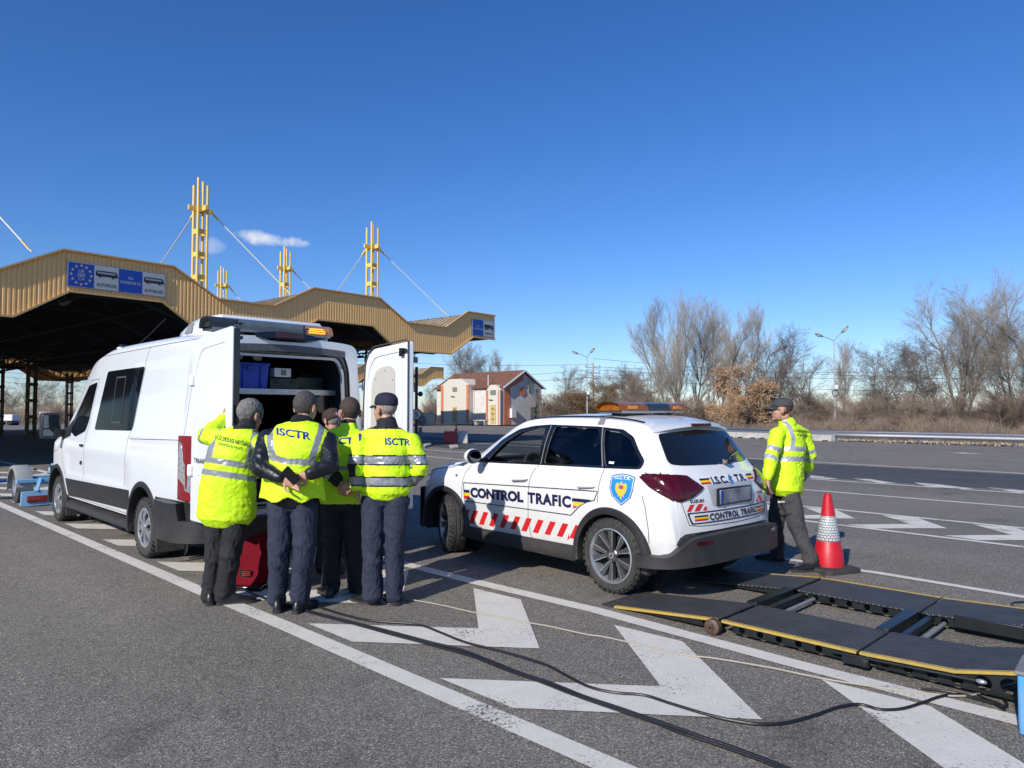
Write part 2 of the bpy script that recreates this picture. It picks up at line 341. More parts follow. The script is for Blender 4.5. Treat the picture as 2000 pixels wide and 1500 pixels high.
def paintmat(name,wear=.5,col=(.70,.66,.58)):
    m=asphalt(name,.12); nt=m.node_tree; L=nt.links; b=nt.nodes['Principled BSDF']
    old=b.inputs['Base Color'].links[0].from_socket
    tc=_n(nt,'ShaderNodeTexCoord')
    n=_n(nt,'ShaderNodeTexNoise'); n.inputs['Scale'].default_value=55; n.inputs['Detail'].default_value=6; n.inputs['Roughness'].default_value=.7; L.new(tc.outputs['Object'],n.inputs['Vector'])
    n2=_n(nt,'ShaderNodeTexNoise'); n2.inputs['Scale'].default_value=2.2; n2.inputs['Detail'].default_value=5; L.new(tc.outputs['Object'],n2.inputs['Vector'])
    a=mth('ADD',mth('MULTIPLY',n.outputs[0],.6,nt),mth('MULTIPLY',n2.outputs[0],.4,nt),nt)
    r=_n(nt,'ShaderNodeMapRange'); r.inputs['From Min'].default_value=.36+.22*wear; r.inputs['From Max'].default_value=.30+.22*wear; r.inputs['To Min'].default_value=1; r.inputs['To Max'].default_value=0; L.new(a,r.inputs[0])
    n3=_n(nt,'ShaderNodeTexNoise'); n3.inputs['Scale'].default_value=5; n3.inputs['Detail'].default_value=8; n3.inputs['Roughness'].default_value=.7; L.new(tc.outputs['Object'],n3.inputs['Vector'])
    cr=_n(nt,'ShaderNodeMix'); cr.data_type='RGBA'; L.new(n3.outputs[0],cr.inputs[0]); cr.inputs[6].default_value=(*[c*.80 for c in col],1); cr.inputs[7].default_value=(*[min(1,c*1.2) for c in col],1)
    mx=_n(nt,'ShaderNodeMix'); mx.data_type='RGBA'; L.new(r.outputs[0],mx.inputs[0]); L.new(old,mx.inputs[6]); L.new(cr.outputs[2],mx.inputs[7]); L.new(mx.outputs[2],b.inputs['Base Color'])
    return m
MA=asphalt('asphalt'); MAD=asphalt('darker asphalt',.085,(.98,1,1.05))
MP=paintmat('road paint',.36); MPW=paintmat('worn road paint',.62)
MF=mat('dry field',(.17,.125,.07),.95,var=.45,vscale=.8,bump=1,bscale=6,detail=9,col2=(.26,.2,.11))
def sheet(name,pts,z,m,kind='structure'):
    mb=MB(); mb.add([(p[0],p[1],z) for p in pts],[tuple(range(len(pts)))]); o=mb.build(name,m,smooth=0); tag(o,kind=kind); return o
# terrain as one sheet to the horizon, gently falling away behind the guardrail
mb=MB(); nx=60
xs=[-2500,-1200,-600,-300]+list(np.linspace(-200,200,41))+[300,600,1200,2500]; ys=[-300,-100,-30]+list(np.linspace(0,140,36))+[200,400,900,2500]
vs=[(x,y,-.05+(noise.noise(Vector((x*.09,y*.09,0)))*.12-.1 if y>20 else -.1)) for y in ys for x in xs]
n_=len(xs); mb.add(vs,[(j*n_+i,j*n_+i+1,(j+1)*n_+i+1,(j+1)*n_+i) for j in range(len(ys)-1) for i in range(n_-1)])
tag(mb.build('ground',MF),kind='structure')
edge=[G(2600,893),G(2000,873.5),G(1630,862),G(1400,853),G(1230,845),G(1060,836),G(1000,832.5),G(860,830.5),G(600,829),G(0,829),G(-1500,831)]
random.seed(3)
ed=[]
for i in range(len(edge)-1):
    for k in range(14):
        p=edge[i].lerp(edge[i+1],k/14); s=.25 if i<5 else 0
        ed.append((p.x+random.uniform(-s,s),p.y+random.uniform(-s,s)))
ed.append(tuple(edge[-1][:2]))
mb=MB(); pts=[(60,-25),(60,5)]+ed+[(-120,-25)]
vs,fs=poly2d([pts]); mb.add([(p[0],p[1],0) for p in vs],fs); apron=mb.build('asphalt_apron',MA,smooth=0); tag(apron,kind='structure')
c5=lambda x,y:G(1500+x/4,860+y/4)
sheet('asphalt_lane',[c5(-2700,-30),c5(350,182),c5(2000,272),c5(4600,420),c5(4600,640),c5(2000,395),c5(330,288),c5(-2700,45)],.003,MAD)
# painted lines and chevrons: flat marks on the road
Z1=.006
marks=MB()
def line(up,lo,w=0):
    a=[Vector(p) for p in up]; b=[Vector(p) for p in lo]
    for i in range(len(a)-1): marks.add([(a[i].x,a[i].y,Z1),(a[i+1].x,a[i+1].y,Z1),(b[i+1].x,b[i+1].y,Z1),(b[i].x,b[i].y,Z1)],[(0,1,2,3)])
def line1(pts,w,mbx=None):
    v,f=ribbon2d([tuple(Vector(p)[:2]) for p in pts],w); (mbx or marks).add([(x,y,Z1) for x,y in v],f)
line1([(-17.2,20.6),(-9.02,12.55),(-2.75,6.43),(-1.70,5.43),(.41,3.36),(1.7,2.1)],.145)
line1([(-24,30.6),(-16.6,23.1),(-14.25,20.85),(-.39,6.87),(.67,5.885),(1.84,4.62),(2.65,3.81),(4.4,2.0)],.15)
tips=[(.66,3.29),(-.44,4.39),(-1.57,5.51),(-2.7,6.62),(-3.84,7.74),(-5.21,9.09),(-6.48,10.35),(-7.75,11.61),(-9.02,12.86),(-10.2,14.1),(-11.3,15.3),(-12.3,16.5),(-13.5,17.8),(-14.8,19.2)]
for i,(x,y) in enumerate(tips):
    poly=[(0,0),(1.32,-.13),(1.215,1.08),(1.645,.69),(1.76,-.58),(.445,-.435)]
    v,f=poly2d([[(x+a,y+b) for a,b in poly]]); marks.add([(p[0],p[1],Z1) for p in v],f)
line1([G(1330,1061),G(1460,1081),c5(672,1012),c5(890,1044),c5(2000,1228),c5(3000,1395)],.11)
line1([c5(-1400,440),c5(0,597),c5(2000,836),c5(3400,1003)],.12)
line1([c5(-1400,352),c5(240,513),c5(2000,689),c5(3400,832)],.12)
line1([c5(-2440,146),c5(0,364),c5(2000,525),c5(3400,640)],.13)
line1([c5(340,304),c5(2000,416),c5(3400,515)],.13,)
line1([c5(-2700,0),c5(350,170),c5(2000,260),c5(3400,338)],.15)
for k in range(-7,5):
    x,y=5.78+.84*k,11.16-.9*k
    poly=[(0,0),(-.05,-.86),(-.97,-.90),(-.76,-1.25),(.26,-1.23),(.40,-.26)]
    v,f=poly2d([[(x+a,y+b) for a,b in poly]]); marks.add([(p[0],p[1],Z1) for p in v],f)
# short bits of line seen between the police car and the canopy
line1([G(800,876),G(900,883.5),G(1100,899)],.14); line1([G(800,888),G(890,897),G(1100,916)],.13)
marks_o=marks.build('road_markings',MP,smooth=0); tag(marks_o,kind='structure')
wm=MB()
for pl in ([(330,275),(420,283),(550,303),(450,306),(330,296)],[(650,297),(790,303),(1010,338),(900,340)],[(1140,330),(1330,345),(1610,380),(1450,384),(1240,362)],[(1700,368),(1850,378),(2100,402),(1960,412)],[(1375,93),(1540,98),(1700,106),(1540,106)]):
    v,f=poly2d([[tuple(c5(*p)[:2]) for p in pl]]); wm.add([(p[0],p[1],Z1) for p in v],f)
tag(wm.build('worn_markings',MPW,smooth=0),kind='structure')
# gravelly verge between the asphalt and the field
vb=MB(); rnd=random.Random(9)
va=[G(2300,882),G(2000,871),G(1800,866),G(1630,861)]
for i in range(1700):
    s=rnd.random()*3; k=min(2,int(s)); p=va[k].lerp(va[k+1],s-k); d=rnd.uniform(-.5,3.2); p=p+Vector((.45,.9,0))*d
    r=rnd.uniform(.03,.10); h=rnd.uniform(.02,.07); a=rnd.random()*6
    vb.add([(p.x+r*math.cos(a+t*2.09),p.y+r*math.sin(a+t*2.09),-.04) for t in range(3)]+[(p.x,p.y,h)],[(0,1,3),(1,2,3),(2,0,3)],rnd.choice((0,0,1)))
tag(vb.build('leaf_litter',[MF,M['concrete']],smooth=0),'dry leaf litter and rubble along the asphalt edge below the guardrail','leaf litter',kind='stuff')

# ================================================================== CANOPY
MG=mat('gold fascia sheet',(.98,.55,.20),.45,.05,var=.10,vscale=1.5,aniso=(9,9,.6))
MY=mat('yellow steel',(.80,.55,.13),.42,var=.06)
MRF=mat('weathered roof sheet',(.33,.26,.18),.8,var=.25,vscale=2)
MTR=mat('dark blue-green truss',(.012,.022,.028),.6,var=.2)
MUN=mat('shade-black canopy lining',(.012,.012,.013),.9)  # near-black colour stands in for the deep shade under the roof
MBLU=mat('sign blue',(.006,.055,.36),.4,var=.06); MSG=mat('sign grey',(.42,.44,.45),.4,var=.05); MSTAR=mat('sign star tan',(.55,.42,.25),.5); MBLK=mat('sign black',(.012,.012,.015),.5)
class Frame2:
    def __init__(s,O,a): s.O=Vector(O); s.a=Vector((a[0],a[1],0)).normalized(); s.n=Vector((-s.a.y,s.a.x,0))   # n points back
    def __call__(s,t,q,z): return s.O+s.a*t+s.n*q+Vector((0,0,z))
    def hit(s,x,y,q=0):
        d=_ray(x,y); o=Vector((0,0,CAMH)); pl=s.O+s.n*q; k=(pl-o).dot(s.n)/d.dot(s.n); w=o+d*k-s.O; return w.dot(s.a),w.z
CF=Frame2((-14.42,20,0),(.648,.762))
def interp(kn,t): return float(np.interp(t,[k[0] for k in kn],[k[1] for k in kn]))
def crest(t0,t1,zt,zc,rise,starts,end,wt,off):
    pass
TOPK=[(-30,5.55)]; BOTK=[(-30,4.35)]
for k in range(-3,2):
    s=8.72*k
    TOPK+=[(1.46-1.7+s,5.55),(1.46+s,6.45),(4.75+s,6.45),(6.3+s,5.55)] ; BOTK+=[(.35+s-.1,4.35),(1.67+s,5.26),(4.4+s,5.26),(5.75+s,4.35)]
TOPK=[k for k in TOPK if k[0]<16]+[(17.4,5.55),(18.9,6.45),(60,6.45)]
BOTK=[k for k in BOTK if k[0]<16]+[(17.8,4.35),(19.3,5.28),(60,5.28)]
def fascia(mb,F,t0,t1,q,top,bot,pitch=.115,d=.030,mi=0,back=1):
    prof=((0,0),(.46,0),(.50,1),(.62,1)); ts=[];n=int((t1-t0)/pitch)
    for i in range(n):
        for a,b in prof: ts.append((t0+(i+a)*pitch,b*d))
    ts.append((t1,0)); vs=[];fs=[]
    for i,(t,o) in enumerate(ts):
        vs+=[F(t,q+o,interp(bot,t)),F(t,q+o,interp(top,t))]
        if i: fs.append((2*i-2,2*i,2*i+1,2*i-1))
    mb.add(vs,fs,mi)
    # back sheet and trims along the edges
    kn=sorted(set([t0,t1]+[k[0] for k in top if t0<k[0]<t1]))
    for i in range(len(kn)-1): mb.beam(F(kn[i],q-.01,interp(top,kn[i])+.02),F(kn[i+1],q-.01,interp(top,kn[i+1])+.02),.16,.05,mi+1)
    kb=sorted(set([t0,t1]+[k[0] for k in bot if t0<k[0]<t1]))
    for i in range(len(kb)-1): mb.beam(F(kb[i],q-.012,interp(bot,kb[i])-.02),F(kb[i+1],q-.012,interp(bot,kb[i+1])-.02),.10,.06,mi+1)
    vs=[];fs=[]; kk=sorted(set(kn+kb))
    for i,t in enumerate(kk):
        vs+=[F(t,q+.12,interp(bot,t)),F(t,q+.12,interp(top,t)-.02)]
        if i: fs.append((2*i-2,2*i,2*i+1,2*i-1))
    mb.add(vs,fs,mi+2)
MCOL=mat('shade-browned column steel',(.10,.055,.02),.6,var=.2)  # yellow column steel darkened to brown, standing in for shade under the canopy
MTRIM=mat('gold trim',(.66,.42,.17),.4,.2)
def canopy(F,t0,t1,depth,top,bot,label,tr=True,pitch=.125,cols=()):
    root=empty('border_canopy',F(t0,0,0),0,label,'canopy')
    def loc(mb): # to root-local coordinates
        o=Vector(F(t0,0,0)); mb.v=[tuple(Vector(v)-o) for v in mb.v]; return mb
    m=MB(); fascia(m,F,t0,t1,0,top,bot,pitch); loc(m).build('front_fascia',[MG,MTRIM,MUN],root,smooth=0)
    m=MB(); fascia(m,F,t0,t1,depth,top,bot,.5); loc(m).build('rear_fascia',[MG,MTRIM,MUN],root,smooth=0)
    m=MB()
    for q in (0,):
        pass
    for tt,sg in ((t0,-1),(t1,1)):
        m.prism([F(tt,.14,interp(bot,tt)),F(tt,depth-.1,interp(bot,tt)),F(tt,depth-.1,interp(top,tt)),F(tt,.14,interp(top,tt))],F.a*(.08*sg if sg<0 else -.08))
    loc(m).build('end_fascia',MG,root,smooth=0)
    kn=sorted(set([t0,t1]+[k[0] for k in top if t0<k[0]<t1])); m=MB()
    for i in range(len(kn)-1):
        a,b=kn[i],kn[i+1]; za,zb=interp(top,a)-.14,interp(top,b)-.14
        m.add([F(a,.15,za),F(b,.15,zb),F(b,depth-.15,zb),F(a,depth-.15,za)],[(0,1,2,3)],0)
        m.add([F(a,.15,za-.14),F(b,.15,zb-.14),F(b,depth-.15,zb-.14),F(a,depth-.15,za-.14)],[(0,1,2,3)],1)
    # ribs across the troughs of the roof
    q=.25
    while q<min(depth-1,14):
        for i in range(len(kn)-1):
            a,b=kn[i],kn[i+1]; m.beam(F(a,q,interp(top,a)-.12),F(b,q,interp(top,b)-.12),.07,.06,0)
        q+=.32
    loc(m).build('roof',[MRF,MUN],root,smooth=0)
    if tr:
        m=MB(); q=.5
        while q<depth:
            t=t0+.2; i=0
            while t<t1-1:
                t2=min(t+1.1,t1-.2); zl=lambda x:interp(bot,x)-.02; zu=lambda x:interp(top,x)-.4
                m.beam(F(t,q,zl(t)),F(t2,q,zl(t2)),.07,.07); m.beam(F(t,q,zu(t)),F(t2,q,zu(t2)),.07,.07)
                m.beam(F(t,q,(zl if i%2 else zu)(t)),F(t2,q,(zu if i%2 else zl)(t2)),.045,.045); i+=1; t=t2
            q+=4.0
        for tt in (x for x in np.arange(t0+1,t1,2.2)): m.beam(F(tt,.3,interp(bot,tt)+.1),F(tt,depth-.3,interp(bot,tt)+.1),.06,.06)
        loc(m).build('roof_truss',MTR,root,smooth=0)
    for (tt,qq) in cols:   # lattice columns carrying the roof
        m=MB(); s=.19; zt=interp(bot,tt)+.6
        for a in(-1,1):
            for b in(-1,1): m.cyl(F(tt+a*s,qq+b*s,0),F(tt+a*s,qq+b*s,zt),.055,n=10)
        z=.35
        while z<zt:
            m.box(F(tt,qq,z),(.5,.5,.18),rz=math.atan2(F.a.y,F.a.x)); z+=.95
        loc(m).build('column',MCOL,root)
    return root
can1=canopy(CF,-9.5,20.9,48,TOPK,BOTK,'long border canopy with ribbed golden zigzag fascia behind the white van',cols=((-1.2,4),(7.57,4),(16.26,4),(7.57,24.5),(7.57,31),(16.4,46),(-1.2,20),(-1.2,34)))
CF2=Frame2(tuple(Vector((-7.6,79,0))-Vector((.648,.762,0))*20.9),(.648,.762))
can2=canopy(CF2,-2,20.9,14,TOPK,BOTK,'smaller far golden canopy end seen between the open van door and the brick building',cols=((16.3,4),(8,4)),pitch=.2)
# masts standing on the canopy, with guy cables
def mast(t,q,cables,label,z0=5.3,F=CF):
    o=Vector(F(t,q,0)); root=empty('roof_mast',o,0,label,'mast','yellow four-pole masts on the canopy roof'); rz=math.atan2(F.a.y,F.a.x); s=.19; m=MB()
    zt=10.85
    for a in(-1,1):
        for b in(-1,1): m.cyl(F(t+a*s,q+b*s,z0)-o,F(t+a*s,q+b*s,zt+.12*(a*b))-o,.055,n=12)
    m.build('pole_cluster',MY,root)
    m=MB(); zc=9.75
    m.box(F(t,q,zc)-o,(1.0,.09,.2),rz=rz); m.box(F(t,q-.2,zc)-o,(.46,.05,.22),rz=rz); m.box(F(t,q+.2,zc)-o,(.46,.05,.22),rz=rz); m.box(F(t,q,zc)-o,(.09,1.0,.2),rz=rz)
    m.build('collar',MY,root,bevel=.01)
    z=zc-.92
    while z>z0:
        m=MB(); m.box(F(t-.19,q,z)-o,(.04,.36,.19),rz=rz); m.box(F(t+.19,q,z)-o,(.04,.36,.19),rz=rz); m.box(F(t,q-.19,z)-o,(.36,.04,.19),rz=rz); m.box(F(t,q+.19,z)-o,(.36,.04,.19),rz=rz)
        m.build('tie_plate',MY,root); z-=.92
    for (a,b) in cables:
        A=Vector(F(*a))-o; B=Vector(F(*b))-o; m=MB(); d=(B-A).normalized(); m.cyl(A,B,.022,n=8); m.build('guy_cable',M['cablew'],root)
        m=MB(); e=B-d*.1; m.beam(e,e-d*.40,.06,.04); m.beam(e-d*.38,e-d*1.1,.034,.03); m.build('turnbuckle',MY,root); m=MB(); m.beam(A,A+d*.35,.1,.08); m.build('cable_lug',MY,root)
M['cablew']=mat('cream cable',(.62,.58,.5),.5)
mast(7.57,4,[((8.05,4,9.7),(10.25,1.6,6.35)),((7.57,4.5,9.7),(7.4,11.5,5.6))],'tallest nearest yellow mast above the bus lane sign')
mast(16.26,4,[((16.75,4,9.7),(19.3,1.7,6.4)),((16.26,4.5,9.7),(16.1,9.5,5.6))],'yellow mast above the middle crest of the canopy, right of the other masts')
mast(16.4,12,[((16.9,12,9.7),(19.2,9.8,6.4))],'yellow mast right of the small clouds, just left of the middle crest')
mast(16.8,20,[((17.3,20,9.7),(19.3,18,6.4))],'smallest farthest yellow mast low over the canopy trough')
mast(-1.2,4,[((-.7,4,9.7),(1.0,1.2,6.5))],'yellow mast out of view at far left whose cable slants down to the canopy')
# the lane signs on the fascia
def signpanel(F,name,cells,corners,label,cat,q=-.05):
    """cells: list of (x0frac,x1frac,material,[items])"""
    (tl,tr,bl)=[F.hit(*c,q) for c in corners]; t0,z1=tl; t1=tr[0]; z0=bl[1]; W=t1-t0; H=z1-z0
    o=Vector(F(t0,q,z0)); root=empty(name,o,math.atan2(F.a.y,F.a.x),label,cat)
    # local x along fascia, y back, z up
    m=MB(); m.box((W/2,.03,H/2),(W+.05,.05,H+.05)); m.build('backing',M['steel'],root)
    for (a,b,mt,items) in cells:
        m=MB(); m.box(((a+b)/2*W,-.002,H/2),((b-a)*W-.015,.02,H)); pn=m.build('panel',mt,root)
        for it in items: it(root,a*W,(b-a)*W,H)
    return root
def flat(root,vs,fs,mt,name='lettering',y=-.0165,th=.003):
    m=MB(); m.add([(p[0],y,p[1]) for p in vs],[tuple(f) for f in fs]); return m.build(name,mt,root,smooth=0)
def txt(s,cx,z,h,w,mt,name='lettering'):
    def f(root,x0,W,H):
        vs,fs=text2d(s,h*H,w*W,.01); vs=vs+np.array([x0+cx*W-w*W/2,z*H]); flat(root,vs,fs,mt,name)
    return f
def stars(root,x0,W,H):
    allv=[];allf=[]
    for k in range(12):
        a=2*math.pi*k/12; cx=x0+W*.5+W*.385*math.sin(a); cz=H*.5+H*.40*math.cos(a); pts=[(cx+(.055 if i%2==0 else .023)*math.sin(i*math.pi/5),cz+(.055 if i%2==0 else .023)*math.cos(i*math.pi/5)) for i in range(10)]
        v,f=poly2d([pts]); o=len(allv); allv+=[tuple(p) for p in v]; allf+=[tuple(i+o for i in t) for t in f]
    flat(root,allv,allf,MSTAR,'star_ring')
def bus(root,x0,W,H):
    S=lambda pts:[(x0+a*W,b*H) for a,b in pts]
    v,f=poly2d([S(rpoly([(.06,.56),(.94,.56),(.95,.66),(.88,.80),(.12,.80),(.06,.74)],.03)),S([(.12,.67),(.86,.67),(.84,.755),(.12,.755)])]); flat(root,v,f,MBLK,'bus_symbol')
    for a in(.22,.74):
        v,f=poly2d([[(x0+a*W+.06*math.cos(t)*W*.8,H*.55+.055*math.sin(t)*H) for t in np.linspace(0,6.28,14)[:-1]]]); flat(root,v,f,MBLK,'bus_wheel',-.0185)
    for a in np.linspace(.24,.76,5):
        v,f=poly2d([S([(a,.67),(a+.018,.67),(a+.018,.755),(a,.755)])]); flat(root,v,f,MBLK,'bus_pillar',-.0175)
def lorry(root,x0,W,H):
    S=lambda pts:[(x0+a*W,b*H) for a,b in pts]
    for pl in ([(.08,.56),(.68,.56),(.68,.76),(.08,.76)],[(.72,.53),(.93,.53),(.93,.64),(.86,.74),(.72,.74)],[(.08,.50),(.93,.50),(.93,.53),(.08,.53)]):
        v,f=poly2d([S(pl)]); flat(root,v,f,MBLK,'lorry_symbol')
    for a in(.2,.3,.4,.85):
        v,f=poly2d([[(x0+a*W+.045*math.cos(t)*W,H*.48+.05*math.sin(t)*H) for t in np.linspace(0,6.28,12)[:-1]]]); flat(root,v,f,MBLK,'lorry_wheel',-.0185)
signpanel(CF,'lane_sign',[(0,.25,MBLU,[txt('UE',.5,.60,.13,.22,MSG),txt('SEE',.5,.43,.13,.30,MSG),txt('CH',.5,.26,.13,.22,MSG),stars]),(.25,.5,MSG,[bus,txt('AUTOBUZE',.5,.12,.14,.82,MBLK)]),(.5,.75,MBLU,[txt('ALL',.5,.58,.13,.26,MSG),txt('PASSPORTS',.5,.36,.13,.86,MSG)]),(.75,1,MSG,[bus,txt('AUTOBUZE',.5,.12,.14,.82,MBLK)])],((133.5,511),(322,536),(133.5,557)),'long blue and grey AUTOBUZE bus lane sign with star ring on the golden fascia','sign')
signpanel(CF,'lane_sign',[(0,.49,MBLU,[txt('ALL',.5,.55,.11,.26,MSG),txt('PASSPORTS',.5,.36,.11,.84,MSG)]),(.49,1,MSG,[lorry,txt('CAMIOANE',.5,.14,.12,.78,MBLK)])],((923.5,623),(964,627),(923.5,654)),'small blue and grey lorry sign at the right end of the golden fascia','sign')
# lamps hung below the canopy
for (t,q,lab) in ((3.1,5,'round lamp hung inside the canopy mouth above the van'),):
    m=MB(); o=Vector(CF(t,q,5.55)); m.cyl((0,0,0),(0,0,.5),.02,n=6); lathe(m,[(-.02,.20),(.05,.22),(.16,.08),(.2,.03)],'z',16); m.ell((0,0,-.03),(.18,.18,.08),12,6)
    l=m.build('hanging_lamp',mat('milky lamp',(.35,.36,.36),.3)); l.location=o; tag(l,lab,'lamp')
m=MB(); m.box((0,0,0),(.30,.2,.26)); m.beam((0,0,.1),(0,0,.5),.05,.05); l=m.build('floodlight',M['blackg'],bevel=.02); l.location=P(810,703,33); tag(l,'small black floodlight hanging under the canopy edge beside the open van door','floodlight')
# ================================================================== BUILDING
MW=mat('cream render',(.68,.63,.53),.9,var=.10,vscale=1.2,bump=.3,bscale=20,col2=(.60,.56,.47)); MBR=mat('orange brick',(.58,.20,.10),.85,var=.25,vscale=6); MGR=mat('grey render',(.62,.59,.54),.9,var=.1,vscale=1.5)
MRO=mat('brown roof tiles',(.17,.075,.045),.85,var=.45,vscale=2.2,aniso=(1,1,3)); MDO=mat('ochre painted steel door',(.55,.43,.18),.6,var=.12); MWI=mat('dull window',(.18,.22,.19),.3,var=.2)
BF=Frame2((-.97,84,0),(-.72,.69)); BF.n=Vector((.69,.72,0)).normalized(); RZB=math.atan2(.69,-.72)      # t runs left along the facade, q into the building
bo=Vector((-.97,84,0))
bld=empty('brick_building',bo,0,'cream two-storey building with orange brick pilasters and brown tiled gable roof','building')
def blt(mb,name,mt,smooth=0,**k):
    mb.v=[tuple(Vector(v)-bo) for v in mb.v]; return mb.build(name,mt,bld,smooth=smooth,**k)
Wd=6.7; ez=4.5; rzz=6.5; Lf=12.2
m=MB(); b=lambda t,q,z:BF(t,q,z)
m.prism([b(0,0,0),b(0,Wd,0),b(0,Wd,ez),b(0,Wd/2,rzz-.15),b(0,0,ez)],BF.a*Lf); blt(m,'wall',MGR)
m=MB()
for (q0,z0,q1,z1) in ((-.35,ez-.12,Wd/2,rzz),(Wd+.35,ez-.12,Wd/2,rzz)):
    m.prism([b(-.3,q0,z0),b(-.3,q1,z1),b(-.3,q1,z1+.14),b(-.3,q0,z0+.14)],BF.a*(Lf+.6))
roof=blt(m,'roof',MRO)
m=MB(); 
for (q0,z0,q1,z1) in ((-.4,ez-.13,Wd/2,rzz+.02),(Wd+.4,ez-.13,Wd/2,rzz+.02)): m.beam(b(-.36,q0,z0),b(-.36,q1,z1),.14,.16)
blt(m,'barge_board',M['dwhite'])
m=MB(); m.prism([b(-.005,0,0),b(-.005,1.0,0),b(-.005,1.0,ez-.1),b(-.005,Wd/2,rzz-1.1),b(-.005,Wd/2,rzz-.2),b(-.005,0,ez-.1)],BF.a*-.05); blt(m,'brick_band',MBR)
m=MB(); m.cyl(b(-.02,Wd/2-.1,4.0),b(-.08,Wd/2-.1,4.0),.52,n=24); blt(m,'round_vent',MBR)
m=MB(); m.box(b(-.05,5.3,1.0),(.1,1.2,2.2),rz=RZB); blt(m,'door',mat('green door',(.03,.05,.04),.6))
m=MB(); m.box(b(-.08,4.5,4.6),(.1,.5,1.2),rz=RZB); blt(m,'window',MWI)
m=MB()
for q in (4.75,5.1): m.cyl(b(-.2,q,0.2),b(-.2,q,5.0),.03,n=6)
for z in np.arange(.4,5,.35): m.cyl(b(-.2,4.75,z),b(-.2,5.1,z),.02,n=6)
for z,q in ((4.9,5.4),(4.2,5.6),(3.6,5.9)): m.cyl(b(-.15,q-.7,z+.3),b(-.15,q+.5,z-.3),.03,n=6)
blt(m,'ladder',M['steel'])
m=MB(); m.box(b(-.22,1.35,1.4),(.4,.75,1.1),rz=RZB); blt(m,'meter_box',M['dwhite'])
rzb=math.atan2(BF.a.y,BF.a.x)
def bay(t0,t1,zt,chx,door,win,q0=-.75,pil=.42):
    m=MB(); c=(t0+t1)/2
    m.prism([b(t0,q0,0),b(t1,q0,0),b(t1,q0,zt-chx),b(c+(t1-t0)*.22,q0,zt),b(c-(t1-t0)*.22,q0,zt),b(t0,q0,zt-chx)],BF.n*(1.6 if zt<5 else 3.0)); blt(m,'bay',MW)
    for t in (t0+pil/2,t1-pil/2): m=MB(); m.box(b(t,q0-.04,(zt-chx)/2),(pil,.1,zt-chx-.05),rz=rzb); blt(m,'brick_pilaster',MBR)
    d=MB(); d.box(b(c,q0-.03,door[1]/2+.2),(door[0],.08,door[1]),rz=rzb); D=blt(d,'door',MDO)
    h=MB(); h.beam(b(c,q0-.09,.3),b(c,q0-.09,door[1]+.1),.04,.02)
    for z in (.7,1.3,1.9): h.beam(b(c-.3*door[0],q0-.09,z),b(c+.3*door[0],q0-.09,z),.03,.12)
    h.v=[tuple(Vector(v)-bo) for v in h.v]; h.build('hinge_bars',mat('rusty bars',(.22,.15,.07),.7),D)
    w=MB(); w.box(b(c,q0-.03,win),(door[0],.08,.55),rz=rzb); blt(w,'window',MWI)
    m=MB(); m.cyl(b(c,q0-.1,win-.9),b(c+.6,q0-.15,win-.88),.05,n=6); blt(m,'lamp_bracket',M['blackg'])
def tx(x):  # facade coordinate seen at photo column x
    k=(x-1000)/FPX; return (k*84+.97)/(-.72-.69*k)
bay(tx(925),tx(871),5.65,.75,(.78,2.0),4.35); bay(tx(984),tx(957),4.75,.6,(.9,2.2),3.85,-.6,.3)
for t_,q_,z0_,z1_ in ((tx(957)+.2,-.1,2.6,6.0),(tx(925)-.15,-.1,0,4.3),(tx(985),-.75,0,4.3)): m=MB(); m.cyl(b(t_,q_,z0_),b(t_,q_,z1_),.05,n=8); blt(m,'downpipe',M['dwhite'])
m=MB()
for t in (tx(948),tx(966)):
    m.box(b(t,-2.2,.55),(2.0,.5,.12),rz=rzb)
    for a in(-.7,.7): m.box(b(t+a,-2.2,.25),(.12,.4,.5),rz=rzb)
m.v=[tuple(Vector(v)-bo) for v in m.v]; o=m.build('stone_bench',M['concrete']); o.location=bo; tag(o,'grey stone bench at the foot of the cream building by its second door','bench')
# pale container behind the speed sign
m=MB(); c0=G(824,829.5); m.box((0,0,.75),(1.6,1.2,1.3)); m.box((0,0,1.43),(1.7,1.3,.06)); m.box((-.3,-.61,.8),(.5,.03,.9)); m.box((.35,-.61,.8),(.5,.03,.9)); m.box((.5,-.3,1.55),(.3,.3,.2))
o=m.build('metal_cabinet',mat('dull white metal',(.36,.35,.31),.6,var=.15),bevel=.02); o.location=P(833.5,815,80); o.location.z=0; o.rotation_euler.z=.3; tag(o,'dull white metal cabinet standing behind the round speed sign','cabinet')

